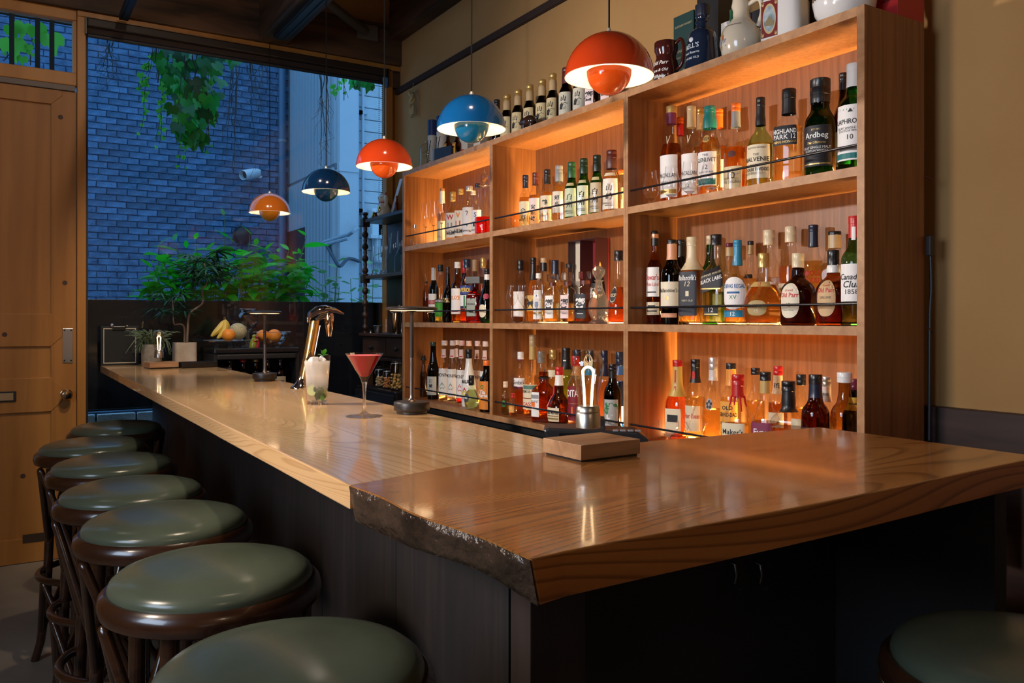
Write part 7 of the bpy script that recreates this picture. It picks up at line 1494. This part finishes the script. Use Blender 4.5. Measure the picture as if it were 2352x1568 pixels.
for u0, u1, v1, n_ in ((350, 322, 300, 13), (352, 318, 205, 9), (385, 365, 330, 10), (400, 355, 320, 9), (415, 410, 385, 16), (425, 423, 388, 15), (470, 478, 330, 10), (480, 495, 285, 8), (480, 470, 350, 9), (355, 335, 170, 7)):
    P = [W(u0 + (u1 - u0) * t + 3 * sin(9 * t), 110 + (v1 - 110) * t, YV) for t in [k / 12 for k in range(13)]]; MB().tube(P, .0016, 5).build('tendril', TWIG, vn)
    for k in range(n_):
        t = 1 - k * .62 / n_; p_ = P[min(12, int(t * 12))]; o = bpy.data.objects.new('leaf', IB); C.objects.link(o); o.parent = vn; o.location = p_ + Vector((random.uniform(-.02, .02), 0, random.uniform(-.02, .02))); s_ = random.uniform(.012, .03) * (1 + .9 * k / n_); o.rotation_euler = (random.uniform(-.6, .6), random.uniform(-.8, .8), random.uniform(-.8, .8)); o.scale = (s_,) * 3
for u0, v0, u1, v1 in ((355, 100, 365, 190), (440, 100, 450, 180), (470, 110, 480, 300), (455, 105, 452, 170), (420, 110, 430, 250)): MB().tube([W(u0 + (u1 - u0) * t + 2.5 * sin(11 * t), v0 + (v1 - v0) * t, YV) for t in [k / 8 for k in range(9)]], .004, 6).build('vine_stem', TWIG, vn)
MB().tube([(0, 0, -.1), (0, 0, 3.757 - vo.z)], .006, 6).build('vine_stem', TWIG, vn)
tv = thing('transom_vine', 'vine leaves hanging outside the small window over the door', 'vine', (on_y(70, YV), YV, 3.4)); to = tv.location.copy(); vo_, vo = vo, to
for u, v, s_, b in ((25, 75, .13, 0), (55, 70, .14, 0), (80, 75, .15, 0), (115, 95, .19, 0), (28, 108, .19, 0), (52, 145, .08, 0), (66, 118, .07, 1), (83, 105, .06, 1), (10, 135, .03, 1), (76, 138, .035, 1), (66, 130, .05, 1)):
    o = bpy.data.objects.new('leaf', IB); C.objects.link(o); o.parent = tv; o.location = W(u, v - 14, YV); o.rotation_euler = (random.uniform(-.3, .3), random.uniform(-.5, .5), random.uniform(-.4, .4)); o.scale = (s_ * .72,) * 3
for P in (((30, -30), (33, 70), (30, 110), (8, 140)), ((60, -20), (72, 80), (75, 95)), ((0, 112), (30, 112), (34, 100)), ((66, 100), (70, 120), (70, 150))): MB().tube(spline([W(u, v, YV + .02) for u, v in P], 5), .003, 5).build('vine_stem', TWIG, tv)
MB().tube([(0, 0, -.2), (0, 0, 3.757 - to.z)], .004, 6).build('vine_stem', TWIG, tv)
# bare twigs hanging along the brick and the steel wall
def twig(lb, u0, v0, u1, v1, yy, n_, sd):
    global vo
    rr = random.Random(sd); o = thing('bare_twigs', lb, 'twigs', (on_y(u0, yy), yy, zat(v0, on_y(u0, yy), yy))); vo = o.location.copy()
    MB().tube([(0, 0, 0), (0, 0, 3.757 - vo.z)], .004, 5).build('twig', TWIG, o)
    for k in range(n_):
        a, b = u0 + rr.uniform(-14, 14) * (k > 0), u1 + rr.uniform(-24, 24) * (k > 0); ve = v1 - rr.uniform(0, .6) * (v1 - v0) * (k > 0)
        P = [W(a + (b - a) * t + rr.uniform(-2.5, 2.5), v0 + (ve - v0) * t, yy + rr.uniform(-.03, .03)) for t in [j / 10 for j in range(11)]]; MB().tube(P, [.005 - .0035 * j / 10 for j in range(11)], 5).build('twig', TWIG, o)
        for j in range(3, 10, 2):
            MB().tube([P[j], P[j] + Vector((rr.uniform(-.05, .05), 0, -.05)), P[j] + Vector((rr.uniform(-.09, .09), 0, -rr.uniform(.08, .16)))], .0014, 4).build('twig', TWIG, o)
twig('long bare twigs hanging between the vine and security camera', 545, 130, 535, 400, 6.6, 5, 3); twig('thin bare twigs hanging just above the security camera', 575, 140, 585, 390, 6.7, 3, 4); twig('short bare twigs at the upper left of the big window', 250, 90, 245, 190, 6.4, 4, 5)
twig('bare twigs hanging before the corrugated wall', 738, 170, 738, 380, 6.6, 4, 6); twig('short bare twigs above the downpipe on the brick wall', 604, 145, 600, 200, 6.6, 3, 8)
sv = thing('small_vine', 'small leafy vine sprig hanging at the blind before the white boards', 'vine', (on_y(790, 5.9), 5.9, 3.2)); vo = sv.location.copy()
for i in range(22): 
    u, v = (775 + random.uniform(-16, 16), 182 + random.uniform(-6, 40)) if i < 12 else (825 + random.uniform(-12, 24), 188 + random.uniform(-6, 8))
    o = bpy.data.objects.new('leaf', IM if i >= 12 else IB); C.objects.link(o); o.parent = sv; o.location = W(u, v, 5.9); s_ = random.uniform(.02, .045) if i < 12 else random.uniform(.05, .09); o.rotation_euler = (random.uniform(-.5, .5), random.uniform(-.6, .6), random.uniform(-.7, .7)); o.scale = (s_,) * 3
MB().tube([(0, 0, -.3), (0, 0, 3.757 - vo.z)], .003, 5).build('vine_stem', TWIG, sv)
for P in (((775, 160), (776, 190), (770, 230)), ((785, 165), (790, 195), (800, 225)), ((825, 165), (828, 190))): MB().tube([W(u, v, 5.9) for u, v in P], .0018, 5).build('tendril', TWIG, sv)
